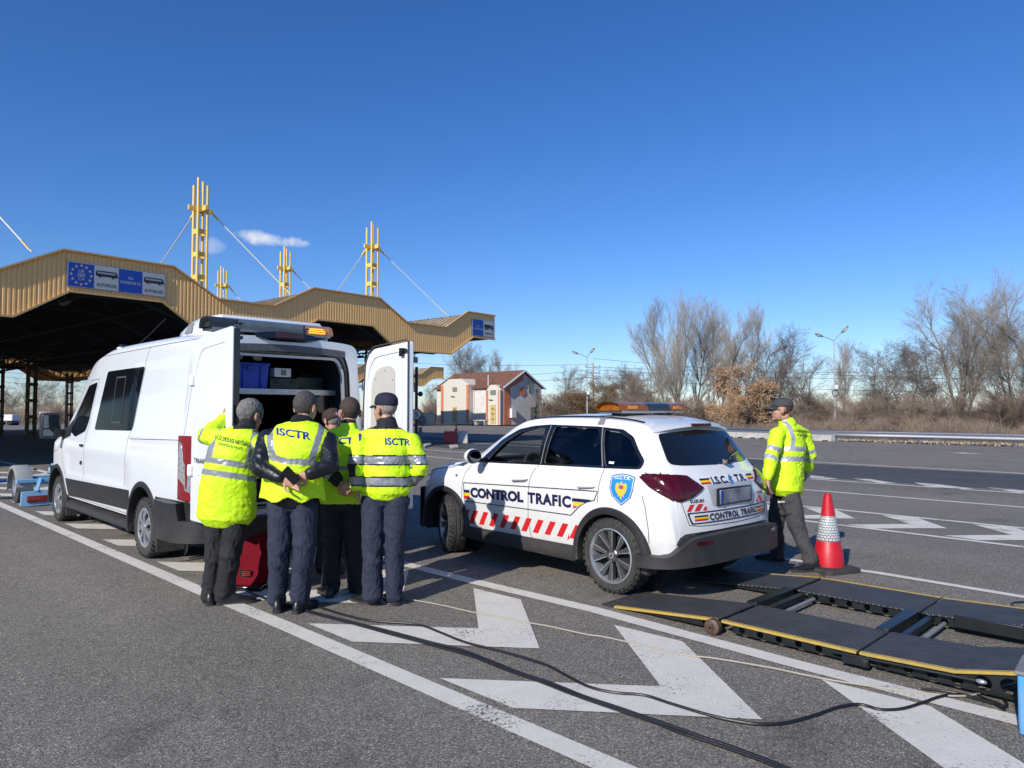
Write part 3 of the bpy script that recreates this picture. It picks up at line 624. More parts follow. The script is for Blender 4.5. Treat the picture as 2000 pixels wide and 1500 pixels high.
# ================================================================== STREET FURNITURE
MPOLE=mat('grey lamp pole',(.42,.42,.41),.5,.3,var=.1)
def street_lamp(px,Y,h,arms,label):
    base=P(px,803,Y); base.z=-.1; root=empty('street_lamp',base,0,label,'street lamp','street lamps beyond the guardrail')
    m=MB(); m.cyl((0,0,0),(0,0,h*.45),.085,.075,n=12); m.cyl((0,0,h*.45),(0,0,h-.3),.05,.04,n=10); m.build('pole',MPOLE,root)
    m=MB(); m.box((0.1,-.05,h*.47),(.28,.2,.34)); m.build('junction_box',M['dwhite'],root,bevel=.02)
    m=MB(); m.tube([( .26*math.cos(t),-.1,h*.405+.26*math.sin(t)) for t in np.linspace(0,6.28,20)],.035,6); m.build('cable_coil',M['blackg'],root)
    for (dx,dy,dz) in arms:
        e=Vector((dx,dy,h+dz)); a=Vector((0,0,h-.35)); m=MB(); m.tube([a,a.lerp(e,.5)+Vector((0,0,.06)),e],.03,8); m.build('arm',MPOLE,root)
        d=(e-a).normalized(); m=MB(); c=e+d*.35; Mx=d.to_track_quat('X','Z').to_matrix().to_4x4(); m.ell((0,0,0),(.42,.17,.11),16,8); m.v=[tuple(Mx@Vector(v)+c) for v in m.v]; hd=m.build('lamp_head',mat('lamp head',(.35,.36,.36),.4,.3),root)
        m=MB(); m.ell((0,0,-.06),(.26,.13,.10),14,7); m.v=[tuple(Mx@Vector(v)+c) for v in m.v]; m.build('lens',mat('lamp lens',(.75,.76,.75),.2),hd)
street_lamp(1147,77,7.9,[(-1.0,-.2,.05),(.35,-.6,.15)],'slim double-headed street lamp left of the bare poplars')
street_lamp(1631,59.7,8.0,[(-1.1,-.3,.0),(.45,-.5,.3)],'taller double-headed street lamp right of the walking man')
# concrete power pole and wires
pp=P(1158,803,96); pp.z=0; root=empty('power_pole',pp,0,'concrete power pole with crossarms just right of the left street lamp','power pole')
m=MB(); m.cyl((0,0,-.2),(0,0,8.2),.22,.13,n=8); m.build('pole',M['concrete'],root)
m=MB(); 
for z in (6.2,6.9,7.6): m.beam((-1.0,0,z),(1.1,.1,z-.15),.1,.1); m.cyl((-.95,0,z),(-.95,0,z+.25),.06,n=6); m.cyl((.95,0,z),(.95,0,z+.25),.06,n=6)
m.build('crossarm',M['grey'],root)
wires=[((1158,712),(640,700)),((1158,722),(640,745)),((1158,737),(640,752)),((1158,700),(2300,742)),((1158,716),(2300,707)),((1158,722),(2300,728)),((1158,735),(2300,762)),((-200,690),(170,735)),((-200,700),(200,747)),((-200,715),(240,757))]
for i,(a,c) in enumerate(wires):
    A=P(*a,96); B=P(*c,70 if c[0]>1500 else (120 if i<3 else 110)); 
    if i>=7: A=P(*a,110)
    pts=[]
    for k in range(25):
        s=k/24; p=A.lerp(B,s); p.z-=4*s*(1-s)*(.9 if i>2 else .5); pts.append(p-A)
    m=MB(); m.tube(pts,.022,5); o=m.build('overhead_wire',M['blackg']); o.location=A; tag(o,'dark overhead power wire sagging across the trees','wire','overhead power wires')
# guardrail
rail=[G(x,y,.40) for x,y in ((1060,832.5),(1250,836),(1400,840),(1500,843.3),(1630,847.5),(1800,851.3),(2000,856),(2300,863.5),(2700,874))]
rail=smoothp(rail,5); r0=Vector((rail[0].x,rail[0].y,0)); root=empty('guardrail',r0,0,'long galvanised steel guardrail along the far edge of the asphalt','guardrail')
prof=[(0,-.155),(.03,-.14),(.05,-.10),(.0,-.03),(.0,.03),(.05,.10),(.03,.14),(0,.155)]
rings=[]
for i,p in enumerate(rail):
    t=(rail[min(i+1,len(rail)-1)]-rail[max(i-1,0)]).normalized(); n=Vector((t.y,-t.x,0)); 
    rings.append([p-r0+n*a+Vector((0,0,zz+.02)) for a,zz in prof])
m=MB(); m.loft(rings,0,False,False); o=m.build('rail',M['steel'],root,smooth=60); sd=o.modifiers.new('s','SOLIDIFY'); sd.thickness=.012
d_=0;nxt=1.0; posts=[]
for i in range(len(rail)-1):
    a,b_=rail[i],rail[i+1]; l=(b_-a).length
    while nxt<d_+l: posts.append(a.lerp(b_,(nxt-d_)/l)); nxt+=4.0
    d_+=l
for p in posts:
    m=MB(); q=p-r0; t=Vector((.1,.14,0)); m.box((q.x+.05,q.y+.1,.15),(.08,.14,.75)); m.build('post',M['steel'],root)
# concrete kerb blocks in front of the rail
bx=[1140,1183,1226,1269,1312,1355,1398,1441,1484,1527,1578,1628]
by=[844,845,847,848,850,851.5,853,854.8,856.5,858.3,860,862.3]
for i in range(len(bx)-1):
    a=G(bx[i],by[i]); c=G(bx[i+1],by[i+1]); d=(c-a); L_=d.length-.04; a.z=0; m=MB()
    pr=[(-.2,0),(.2,0),(.14,.34),(-.14,.34)]; m.prism([(-L_/2,y,z) for y,z in pr],(L_,0,0)); m.box((-L_*.3,-.21,.03),(.35,.1,.06),1); m.box((L_*.3,-.21,.03),(.35,.1,.06),1)
    o=m.build('concrete_block',[M['concrete'],M['blackg']],bevel=.015); mid=(a+c)/2; o.location=(mid.x,mid.y,0); o.rotation_euler.z=math.atan2(d.y,d.x); tag(o,'low pale concrete block in the row before the guardrail','concrete block','pale concrete blocks along the guardrail')
# speed sign and traffic lamp post
sb=P(814,803,38); root=empty('speed_sign',(sb.x,sb.y,0),0,'round speed limit 5 sign on a dark post by the open van door','sign')
m=MB(); m.cyl((-.03,.05,0),(-.03,.05,4.0),.085,.08,n=12); m.build('post',mat('dark green post',(.02,.035,.035),.5),root)
m=MB(); m.cyl((0,-.06,1.45),(0,-.04,1.45),.31,n=32); d=m.build('disc',M['red'],root); 
m=MB(); m.cyl((0,-.075,1.45),(0,-.062,1.45),.235,n=32); m.build('face',M['dwhite'],d)
v,f=text2d('5',.27,.17,.02); m=MB(); m.add([(p[0]-.085,-.079,p[1]+1.32) for p in v],f); m.build('lettering',MBLK,d,smooth=0)
m=MB(); m.box((-.1,.1,2.9),(.16,.2,.5)); m.ell((.18,.1,2.55),(.14,.14,.14),10,8); m.box((-.35,.1,3.5),(.5,.16,.1)); m.build('signal_head',M['blackg'],root,bevel=.02)
m=MB(); m.box((.2,-.02,.62),(.2,.12,.3)); m.ell((.28,0,1.15),(.25,.15,.28),12,8); m.build('control_box',M['grey'],root,bevel=.02)
# plastic road barriers
def barrier(px0,px1,yb,mt,label):
    a=G(px0,yb); c=G(px1,yb); w=(c-a).length; h=.62; sec=lambda z:(.22-.12*z/h)
    m=MB(); nx=7
    for i in range(1):
        rings=[]
        for z,k in ((0,.9),(.05,1),(.3,.86),(.34,.80),(.58,.62),(.62,.55)): 
            ww=w/2*(.98 if z<.3 else .94); d=.25*k; rings.append([(-ww,-d,z),(ww,-d,z),(ww,d,z),(-ww,d,z)])
        m.loft(rings)
        for j in range(3): m.box((-w*.3+j*w*.3,-.23+.03,.2),(.06,.06,.38),0)
    o=m.build('plastic_barrier',mt,bevel=.02); o.location=((a+c)/2); tag(o,label,'barrier','plastic road barriers'); return o
MRP=mat('faded red plastic',(.48,.04,.035),.55,var=.2,vscale=6); MWP=mat('scuffed white plastic',(.50,.48,.45),.6,var=.3,vscale=6)
barrier(867,893,866.5,MRP,'red plastic road barrier standing left of its white twin'); barrier(893.5,914,866,MWP,'scuffed white plastic road barrier right of the red one')
m=MB(); m.cyl((0,0,.62),(0,0,.72),.08,n=10); m.cyl((0,0,.72),(0,0,.95),.035,.03,n=8); o=m.build('warning_lamp',MRP); o.location=G(891,866); tag(o,'small red and white marker post stuck on the plastic barriers','marker')
for (pts,lab) in (([(826,869),(838,866),(843,871),(830,875)],'grey kerb stone lying beside the hi-vis sleeve'),([(877,873),(893,872),(897,877),(882,878)],'flat pale kerb stone in front of the barriers')):
    q=[G(*p) for p in pts]; c=sum(q,Vector())/4; m=MB(); m.prism([(p.x-c.x,p.y-c.y,0) for p in q],(0,0,.10)); o=m.build('kerb_stone',M['concrete'],bevel=.02); o.location=c; tag(o,lab,'kerb stone')
# far parked white van/truck bits under the canopy
def far_truck(x,y,Y,s,label):
    m=MB(); m.box((0,0,1.1*s),(2.2*s,1.6*s,.9*s)); m.box((-1.4*s,0,.85*s),(.8*s,1.5*s,.9*s)); m.box((-1.5*s,-.02,1.1*s),(.5*s,1.53*s,.3*s),1)
    for a in(-1.3*s,.7*s): m.cyl((a,-.85*s,.35*s),(a,.85*s,.35*s),.35*s,n=14,mi=1)
    o=m.build('parked_truck',[M['dwhite'],M['blackg']],bevel=.05*s); p=G(x,y); p=P(x,803,Y); o.location=(p.x,p.y,0); tag(o,label,'truck')
far_truck(17,812,82,.8,'small white truck far off between the left canopy columns'); far_truck(87,815,95,1.0,'small pale truck far off just above the van mirror')

# ================================================================== TREES
MBK=mat('grey bark',(.23,.195,.155),.9,var=.35,vscale=6,bump=.5,bscale=30); MTW=mat('pale twigs',(.27,.235,.195),.9,var=.3,vscale=.4); MTD=mat('dark twigs',(.14,.11,.09),.9,var=.3,vscale=.4); MTR2=mat('reddish twigs',(.25,.185,.14),.9,var=.35,vscale=.5)
MLF=mat('dead oak leaves',(.42,.27,.15),.8,var=.45,vscale=3)
def gentree(seed,h,spread,stems=1,up=.5,levels=5,ang=28,thick=.014,dense=1.0,clear=.15,twig=.010):
    """bare tree: returns trunk mesh builder and crown mesh builder; height h"""
    rn=random.Random(seed); T=MB(); C=MB(); leafpts=[]
    def seg(mb,p,q,r0,r1,n):
        d=(q-p); 
        if d.length<1e-4: return
        u=d.orthogonal().normalized(); w=d.normalized().cross(u); o=[]
        for (c,r) in((p,r0),(q,r1)):
            for k in range(n): a=2*math.pi*k/n; o.append(c+(u*math.cos(a)+w*math.sin(a))*r)
        mb.add(o,[(k,(k+1)%n,(k+1)%n+n,k+n) for k in range(n)])
    def grow(p,d,L_,r,lv):
        n=max(2,int(4 if lv<2 else 3)); st=L_/n; nseg=6 if lv==0 else (4 if lv==1 else 3)
        for i in range(n):
            d=(d+Vector((rn.gauss(0,.09),rn.gauss(0,.09),rn.gauss(0,.05)+up*.10))).normalized(); q=p+d*st; r1=max(twig*.45,r*(1-.62/n))
            seg(T if lv<=1 else C,p,q,r,r1,nseg)
            p=q;r=r1; fr=(i+1)/n
            if lv<levels and fr>(clear if lv==0 else .15):
                nb={0:4,1:3,2:2.4,3:1.2,4:1}.get(lv,1); nb=int(nb*dense+rn.random()*.9)
                for _ in range(nb):
                    a=R(ang)*rn.uniform(.6,1.35)*(1.15 if lv==0 else 1); ax=d.orthogonal().normalized(); ax=Matrix.Rotation(rn.uniform(0,6.28),3,d)@ax
                    nd=(Matrix.Rotation(a,3,ax)@d); nd=(nd+Vector((0,0,up*.22))).normalized()
                    nd=Vector((nd.x*spread,nd.y*spread,nd.z)).normalized()
                    k=rn.uniform(.48,.78)*(1-.35*fr if lv==0 else 1-.2*fr); grow(p.copy(),nd,L_*k*(.72 if lv==0 else .8),max(twig*.5,r*rn.uniform(.4,.62)),lv+1)
        if lv>=levels-1: leafpts.append(p.copy())
    for s in range(stems):
        a=2*math.pi*s/max(1,stems)+rn.random(); lean=0 if stems==1 else rn.uniform(.12,.34)*spread
        grow(Vector((math.cos(a)*.25*(stems>1),math.sin(a)*.25*(stems>1),-.2)),Vector((math.cos(a)*lean,math.sin(a)*lean,1)).normalized(),h*rn.uniform(.82,.98),h*thick/(1 if stems==1 else 1.25),0)
    zm=max(v[2] for v in C.v); k=h/zm
    for B_ in (T,C): B_.v=[(x*k,y*k,z*k) for x,y,z in B_.v]
    return T,C,[p*k for p in leafpts]
PROTO={}
def proto(key,mt,mtw,leaf=0,**kw):
    T,C,lp=gentree(**kw); PROTO[key]=[kw['h'],T.build('trunk',MBK,smooth=60),C.build('crown',mtw,smooth=0),None]
    if leaf:
        rn=random.Random(5); m=MB()
        for p in lp:
            for _ in range(leaf):
                c=p+Vector((rn.gauss(0,.16),rn.gauss(0,.16),rn.gauss(0,.14))); a=Vector((rn.gauss(0,1),rn.gauss(0,1),rn.gauss(0,1))).normalized(); b_=a.orthogonal().normalized(); s=rn.uniform(.035,.075); m.add([c-a*s*1.4,c+b_*s*.7,c+a*s*1.4,c-b_*s*.7],[(0,1,2,3)])
        PROTO[key][3]=m.build('leaves',MLF,smooth=0)
proto('poplar',MBK,MTW,seed=11,h=15,spread=1.0,stems=3,up=.62,levels=4,ang=30,dense=1.0,clear=.12,twig=.013)
proto('poplar2',MBK,MTW,seed=23,h=15,spread=.95,stems=2,up=.66,levels=4,ang=32,dense=1.1,clear=.15,twig=.013)
proto('big',MBK,MTW,seed=37,h=15,spread=1.15,stems=4,up=.5,levels=4,ang=34,dense=1.0,clear=.1,twig=.013)
proto('round',MBK,MTD,seed=41,h=9,spread=1.25,stems=4,up=.35,levels=4,ang=34,dense=.95,clear=.08,twig=.011)
proto('dark',MBK,MTD,seed=53,h=9,spread=1.2,stems=2,up=.25,levels=4,ang=40,dense=1.05,clear=.15,twig=.011)
proto('shrub',MBK,MTR2,seed=61,h=6,spread=1.3,stems=5,up=.3,levels=3,ang=36,dense=1.2,clear=.06,twig=.012)
proto('oak',MBK,MTD,seed=71,h=6.5,spread=1.35,stems=2,up=.25,levels=3,ang=42,dense=1.2,clear=.08,twig=.014,leaf=4)
used=set()
LBL={'poplar':'tall bare poplar','poplar2':'tall slim bare poplar','big':'big spreading bare tree','round':'rounded bare willow','dark':'dark bare tree','shrub':'reddish bare shrub','oak':'small oak holding brown leaves'}
def tree(key,px,ytop,Y,rot,where,wx=1.0,cat='tree'):
    h0,T,C,Lf=PROTO[key]; p=P(px,803,Y); h=CAMH+(803-ytop)*Y/FPX+.3; s=h/h0
    root=empty('bare_tree' if key not in('shrub','oak') else ('bare_shrub' if key=='shrub' else 'oak_tree'),(p.x,p.y,-.25),rot,(LBL[key]+' '+where),'shrub' if key=='shrub' else 'tree','bare winter trees beyond the asphalt')
    root.scale=(s*wx,s*wx,s)
    for o in (T,C,Lf):
        if o is None: continue
        if o.name in used: meshcopy(o,root)
        else: o.parent=root; used.add(o.name)
tree('poplar',1318,562,75,0.3,'leftmost of the tall clump behind the police car',.82)
tree('poplar2',1352,560,80,1.9,'second of the tall clump, over the light bar',.9)
tree('poplar',1395,556,76,2.6,'centre of the tall clump above the brown oak',.9)
tree('poplar2',1443,585,84,4.2,'right side of the tall clump, leaning over the oak',.9)
tree('round',1505,628,88,.8,'pale and hazy right behind the walking man')
tree('round',1560,680,72,2.0,'with a wide dome right of the walking man')
tree('poplar2',1650,648,105,.4,'pale and thin behind the right street lamp',.8)
tree('dark',1708,672,70,1.2,'just right of the right street lamp')
tree('dark',1775,655,66,2.9,'left of the biggest tree on the right')
tree('big',1875,512,66,.6,'tallest on the right of the picture')
tree('dark',1830,650,60,4.0,'in front of the biggest tree on the right')
tree('big',1985,545,62,2.4,'cut by the right edge of the picture')
tree('round',2040,600,56,5.0,'beyond the right edge of the picture')
tree('oak',1450,702,60,.2,'behind the walking man\'s cap',.8)
tree('oak',1420,765,57,2.2,'lowest, beside the light bar',.8)
tree('oak',1162,740,82,3.3,'at the foot of the power pole')
tree('round',908,668,112,.2,'behind the golden canopy end, left of its pair')
tree('poplar2',955,662,112,3.1,'behind the brick building roof',1.15)
tree('dark',1100,712,88,.7,'right of the brick building')
tree('dark',1195,712,84,2.2,'between the street lamp and the poplars')
tree('round',1238,704,90,3.9,'left behind the tall clump')
tree('shrub',1262,715,80,1.1,'low left of the tall clump')
tree('dark',60,735,112,.7,'seen under the canopy at far left')
tree('dark',102,738,104,3.0,'seen under the canopy above the van mirror')
tree('round',20,752,118,5.0,'seen at the left picture edge under the canopy')
tree('dark',845,745,108,2.0,'behind the metal cabinet')
rn=random.Random(77)
for i,(x,yt,Y) in enumerate([(1080,762,86),(1125,758,84),(1215,765,74),(1255,770,70),(1320,768,66),(1365,765,70),(1500,768,62),(1545,775,60),(1600,760,72),(1665,778,56),(1690,770,60),(1738,765,60),(1790,760,55),(1845,768,52),(1905,765,52),(1955,755,50),(2000,760,50),(1030,775,100),(845,790,100),(885,780,104)]):
    tree('shrub',x,yt,Y,rn.uniform(0,6.2),['left of the left street lamp','left of the left street lamp','behind the police car roof','behind the police car roof','under the tall clump','under the tall clump','right behind the walking man','right behind the walking man','between walking man and street lamp','right of the right street lamp','right of the right street lamp','under the dark trees','under the dark trees','below the biggest tree','below the biggest tree','near the right picture edge','at the right picture edge','right of the brick building','behind the metal cabinet','left of the brick building'][i],1.25)
for k,(h0,T,C,Lf) in PROTO.items():
    if T.name not in used: bpy.data.objects.remove(T); bpy.data.objects.remove(C)
# thicket and reeds as ground cover
def thicket(name,band,n,hmin,hmax,mt,label,cat,seed):
    rn=random.Random(seed); m=MB()
    for i in range(n):
        s=rn.random()*(len(band)-1); k=min(len(band)-2,int(s)); (x0,Y0),(x1,Y1)=band[k],band[k+1]; x=x0+(x1-x0)*(s-k); Y=Y0+(Y1-Y0)*(s-k)+rn.random()**1.5*14
        p=P(x,803,Y); p.z=-.2; h=rn.uniform(hmin,hmax)*(.75+.9*noise.noise(Vector((x*.022,Y*.1,0)))+.3*noise.noise(Vector((x*.09,Y*.3,4)))); h=max(h,.25); w=.006+.00022*Y
        q=p+Vector((rn.gauss(0,.22),rn.gauss(0,.22),1))*h; r=p.lerp(q,.5)
        m.add([p-Vector((w,0,0)),p+Vector((w,0,0)),q],[(0,1,2)],rn.choice((0,0,1)))
        for _ in range(3):
            a=p.lerp(q,rn.uniform(.25,.8)); b_=a+Vector((rn.gauss(0,.35),rn.gauss(0,.35),rn.uniform(.2,.6)))*h*.5; m.add([a-Vector((w*.7,0,0)),a+Vector((w*.7,0,0)),b_],[(0,1,2)],rn.choice((0,1)))
    return tag(m.build(name,mt,smooth=0),label,cat,kind='stuff')
MRE=mat('reeds',(.40,.29,.155),.9,var=.3,vscale=2)
thicket('thicket',[(1010,88),(1250,62),(1500,50),(1640,46),(1800,41),(2000,38),(2200,36)],22000,.5,1.5,[MTR2,MTD],'brown bramble thicket along the whole far verge','thicket',1)
thicket('reed_bed',[(1490,55),(1640,49),(1800,43),(2000,40)],9000,.5,1.15,[MRE,MF],'pale dry reeds and grass behind the guardrail','reeds',2)
thicket('far_thicket',[(-60,92),(60,92),(200,95),(840,100),(900,100)],12000,1.5,3.6,[MTR2,MTD],'low red-brown scrub far off beyond the canopy','scrub',3)
thicket('far_wood',[(1040,105),(1300,100),(1500,95),(1700,90),(2150,80)],15000,1.6,3.8,[MTD,MTR2],'far grey-brown wood along the horizon','wood',4)
# ================================================================== VEHICLES (local x forward, y left, z up)
def pch(kn,x):
    xs=[k[0] for k in kn]; ys=[k[1] for k in kn]; n=len(xs)
    if x<=xs[0]: return ys[0]
    if x>=xs[-1]: return ys[-1]
    i=max(j for j in range(n-1) if xs[j]<=x); h=xs[i+1]-xs[i]; d=[(ys[j+1]-ys[j])/(xs[j+1]-xs[j]) for j in range(n-1)]
    def m(j):
        if j==0: return d[0]
        if j==n-1: return d[-1]
        return 0 if d[j-1]*d[j]<=0 else 2*d[j-1]*d[j]/(d[j-1]+d[j])
    t=(x-xs[i])/h; return (2*t**3-3*t**2+1)*ys[i]+(t**3-2*t**2+t)*h*m(i)+(-2*t**3+3*t**2)*ys[i+1]+(t**3-t**2)*h*m(i+1)
def smst(a,b,x): t=max(0,min(1,(x-a)/(b-a))); return t*t*(3-2*t)
def carbody(us,section,sub=5,shift=None,post=None):
    """loft a closed body from half sections. section(u)-> list of (w,z) from bottom centre to top centre"""
    rings=[]
    for u in us:
        h=[Vector((w,z,0)) for w,z in section(u)]; hs=smoothp(h,sub); pts=[(p.x,p.y) for p in hs]
        full=[(w,z) for w,z in pts]+[(-w,z) for w,z in pts[-2:0:-1]]; rg=[]
        for w,z in full:
            x=u+(shift(u,w,z) if shift else 0); y=w
            if post: x,y,z=post(x,y,z)
            rg.append(Vector((x,y,z)))
        rings.append(rg)
    m=MB(); m.loft(rings,0,True); return m
side=lambda sg: (lambda x,y:((x,sg*3,y),(0,-sg,0)))
def sidepoly(body,bv,pts,holes,off,name,mt,parent,sg=1,maxe=.07):
    v,f=poly2d([pts]+(holes or [])); V,F=drape(v,f,side(sg),bv,off,maxe); m=MB(); m.add(V,F); return m.build(name,mt,parent,smooth=60)
def seam(bv,parent,lines,frame,w=.007,off=.0012,name='panel_gap',mt=None):
    for l in lines:
        m=MB(); v,f=ribbon2d(dens(l,.04),w); V,F=drape(v,f,frame,bv,off,.2); m.add(V,F); o=m.build(name,mt or M['seam'],parent,smooth=0)
    return o
def sidetext(bv,parent,s,x0,z0,h,w,mt,frame,off=.004,slope=0,bold=.02,name='lettering',xs=-1,sp=1.0,maxe=.08):
    v,f=text2d(s,h,w,bold,sp); pts=[(x0+xs*p[0],z0+p[1]+slope*p[0]) for p in v]; V,F=drape(pts,f,frame,bv,off,maxe); m=MB(); m.add(V,F); return m.build(name,mt,parent,smooth=0)
def wheel(parent,x,y,r,w,rimr,style,steer=0,rx=0):
    """wheel centred at (x,y,r) local, outside facing +y (or -y when y<0)"""
    sg=1 if y>0 else -1; e=bpy.data.objects.new('wheel',None); COL.objects.link(e); e.parent=parent; e.location=(x,y-sg*w/2,r); e.rotation_euler=(0,R(17)+rx,steer+(math.pi if sg<0 else 0))
    m=MB(); h=w/2
    prof=[(-h*.8,rimr),(-h*.96,rimr+.02),(-h,(rimr+r)/2),(-h*.9,r-.025),(-h*.72,r-.006),(-h*.3,r),(-h*.26,r-.009),(-h*.2,r-.009),(-h*.16,r),(h*.16,r),(h*.2,r-.009),(h*.26,r-.009),(h*.3,r),(h*.72,r-.006),(h*.9,r-.025),(h,(rimr+r)/2+.01),(h*.985,(rimr+r)/2-.008),(h*.96,rimr+.012),(h*.86,rimr)]
    lathe(m,prof,'y',64)
    nb=34
    for k in range(nb):    # tread blocks
        for s2,ph in((-1,0),(1,.5)):
            a=2*math.pi*(k+ph)/nb; c=Vector((math.cos(a)*(r-.002),s2*h*.62,math.sin(a)*(r-.002))); Mx=Matrix.Translation(c)@Matrix.Rotation(-a,4,'Y')@Matrix.Rotation(.25*s2,4,'X'); m.box(None,(.005,h*.46,.036),0,M=Mx)
            c=Vector((math.cos(a)*(r-.022),s2*h*.95,math.sin(a)*(r-.022))); Mx=Matrix.Translation(c)@Matrix.Rotation(-a,4,'Y'); m.box(None,(.014,h*.08,.026),0,M=Mx)
    m.build('tyre',M['rubber'],e,smooth=30)
    m=MB(); b=h*.9
    lathe(m,[(b,rimr+.004),(b+.004,rimr-.008),(b-.012,rimr-.018),(b-.05,rimr-.03),(-h*.8,rimr-.04),(-h*.8,.03)],'y',48,0)
    face=MB()
    if style=='alloy':
        lathe(m,[(b-.095,rimr-.03),(b-.10,.05),(b-.10,.001)],'y',40,2)
        for k in range(5):
            a0=2*math.pi*k/5+.3
            for da in(-.17,.17):
                def pt(rr,aa,yy): return (rr*math.cos(aa),yy,rr*math.sin(aa))
                # a spoke: wide dark wedge with a thin machined edge
                A=a0+da*.55; B=a0+da*1.55; wi=.17; wo=.135
                top=[pt(.05,A-wi*1.4,b-.035),pt(rimr-.02,B-wo,b-.012),pt(rimr-.02,B+wo,b-.012),pt(.05,A+wi*1.4,b-.035)]
                bot=[(p[0],p[1]-.04,p[2]) for p in top]; m.add(top+bot,[(0,1,2,3),(7,6,5,4),(0,4,5,1),(1,5,6,2),(2,6,7,3),(3,7,4,0)],1)
                s2=1 if da>0 else -1
                e1=[pt(.07,A+s2*wi*.9,b-.0315),pt(rimr-.022,B+s2*wo*.62,b-.0095),pt(rimr-.022,B+s2*wo*.98,b-.0095),pt(.07,A+s2*wi*1.35,b-.0315)]; m.add(e1,[(0,1,2,3)],0)
        lathe(m,[(b-.03,.062),(b-.022,.05),(b-.02,.0)],'y',24,1)
        for k in range(5): a=2*math.pi*k/5+.3+.63; m.cyl((.052*math.cos(a),b-.045,.052*math.sin(a)),(.052*math.cos(a),b-.018,.052*math.sin(a)),.011,n=8,mi=2)
        m.cyl((0,b-.02,0),(0,b-.014,0),.027,n=20,mi=0); m.beam((-.012,b-.013,.008),(.012,b-.013,-.008),.012,.003,2,(0,1,0))
        m.build('rim',[M['silver'],M['dkrim'],M['dk']],e,smooth=30)
    else:
        lathe(m,[(b-.02,rimr-.012),(b-.055,rimr-.05),(b-.06,.1),(b-.06,.001)],'y',40,2)
        for k in range(7):
            a=2*math.pi*k/7+.2
            def pt(rr,aa,yy): return (rr*math.cos(aa),yy,rr*math.sin(aa))
            top=[pt(.045,a-.55,b+.0),pt(rimr*.6,a-.20,b+.012),pt(rimr-.008,a-.27,b-.004),pt(rimr-.008,a+.27,b-.004),pt(rimr*.6,a+.20,b+.012),pt(.045,a+.55,b+.0)]
            bot=[(p[0],p[1]-.035,p[2]) for p in top]; m.add(top+bot,[(0,1,2,3,4,5),(11,10,9,8,7,6)]+[(i,i+6,(i+1)%6+6,(i+1)%6) for i in range(6)],0)
            m.beam(pt(.05,a,b+.006),pt(rimr-.02,a,b+.004),.012,.006,0,(0,1,0))
        lathe(m,[(b-.012,rimr),(b+.002,rimr-.006),(b-.004,rimr-.03),(b-.02,rimr-.032)],'y',48,0)
        lathe(m,[(b-.01,.06),(b+.018,.05),(b+.022,.0)],'y',24,0)
        m.build('hubcap',[M['silver'],M['dkrim'],M['dk']],e,smooth=30)
    return e
def archring(x,z,r0,r1,y,w,a0=-8,a1=188,n=30,lean=0):
    """wheel-arch cladding: a lip standing out of the body side"""
    rings=[]; sg=1 if y>0 else -1
    for k in range(n+1):
        a=R(a0+(a1-a0)*k/n); c,s=math.cos(a),math.sin(a); P_=lambda rr,yy:Vector((x+rr*c,yy,z+rr*s))
        rings.append([P_(r0,y-sg*.10),P_(r0,y+sg*w),P_(r0+.012,y+sg*(w+.006)),P_(r1-.012,y+sg*(w-.004)),P_(r1,y+sg*(w-.022)),P_(r1,y-sg*.10)])
    m=MB(); m.loft(rings); return m

# ---------------------------------------------------------------- POLICE-STYLE INSPECTION CAR
SA=math.atan2(.75,-.662); so_=Vector((.868,6.404,0))+Vector((-.75,-.662,0)).normalized()*-.875
suv=empty('inspection_car',so_,SA,'white traffic inspection car with amber light bar, red stripes and CONTROL TRAFIC on its doors','car')
Z9=[(-.74,.60),(-.728,.80),(-.71,.95),(-.67,1.04),(-.61,1.10),(-.56,1.155),(-.45,1.295),(-.34,1.435),(-.27,1.505),(-.15,1.55),(.1,1.588),(.4,1.605),(.8,1.605),(1.15,1.59),(1.45,1.55),(1.684,1.465),(1.9,1.345),(2.05,1.25),(2.2,1.15),(2.36,1.06),(2.6,1.035),(2.9,.995),(3.1,.945),(3.22,.88),(3.29,.76),(3.31,.60)]
Z7=[(-.74,.58),(-.728,.78),(-.71,.93),(-.67,1.02),(-.61,1.08),(-.56,1.13),(-.45,1.265),(-.34,1.40),(-.27,1.465),(-.15,1.51),(.1,1.54),(.4,1.555),(.8,1.555),(1.15,1.545),(1.38,1.515),(1.54,1.46),(1.684,1.385),(1.895,1.26),(2.025,1.18),(2.2,1.085),(2.36,1.035),(2.6,1.01),(2.9,.965),(3.1,.915),(3.22,.85),(3.29,.73),(3.31,.58)]
W7=[(-.74,.70),(-.58,.665),(-.33,.585),(0,.60),(.8,.615),(1.38,.60),(1.7,.615),(2.03,.66),(2.3,.68),(2.6,.68),(3.1,.60),(3.31,.55)]
ZB=[(-.74,.57),(-.728,.76),(-.71,.90),(-.67,.985),(-.61,1.04),(-.5,1.075),(-.40,1.095),(-.1,1.125),(.5,1.105),(1.2,1.085),(1.9,1.05),(2.36,1.0),(2.94,.935),(3.1,.885),(3.22,.82),(3.31,.57)]
WB=[(-.74,.72),(-.68,.755),(-.5,.79),(-.2,.82),(.5,.83),(1.9,.825),(2.4,.81),(3.0,.77),(3.31,.66)]
W4=[(-.74,.76),(-.70,.815),(-.6,.855),(-.4,.875),(0,.882),(.5,.868),(1.2,.862),(2.0,.866),(2.45,.882),(2.9,.86),(3.15,.80),(3.31,.70)]
ZBOT=[(-.74,.42),(-.55,.36),(-.4,.30),(-.2,.24),(2.9,.22),(3.31,.32)]
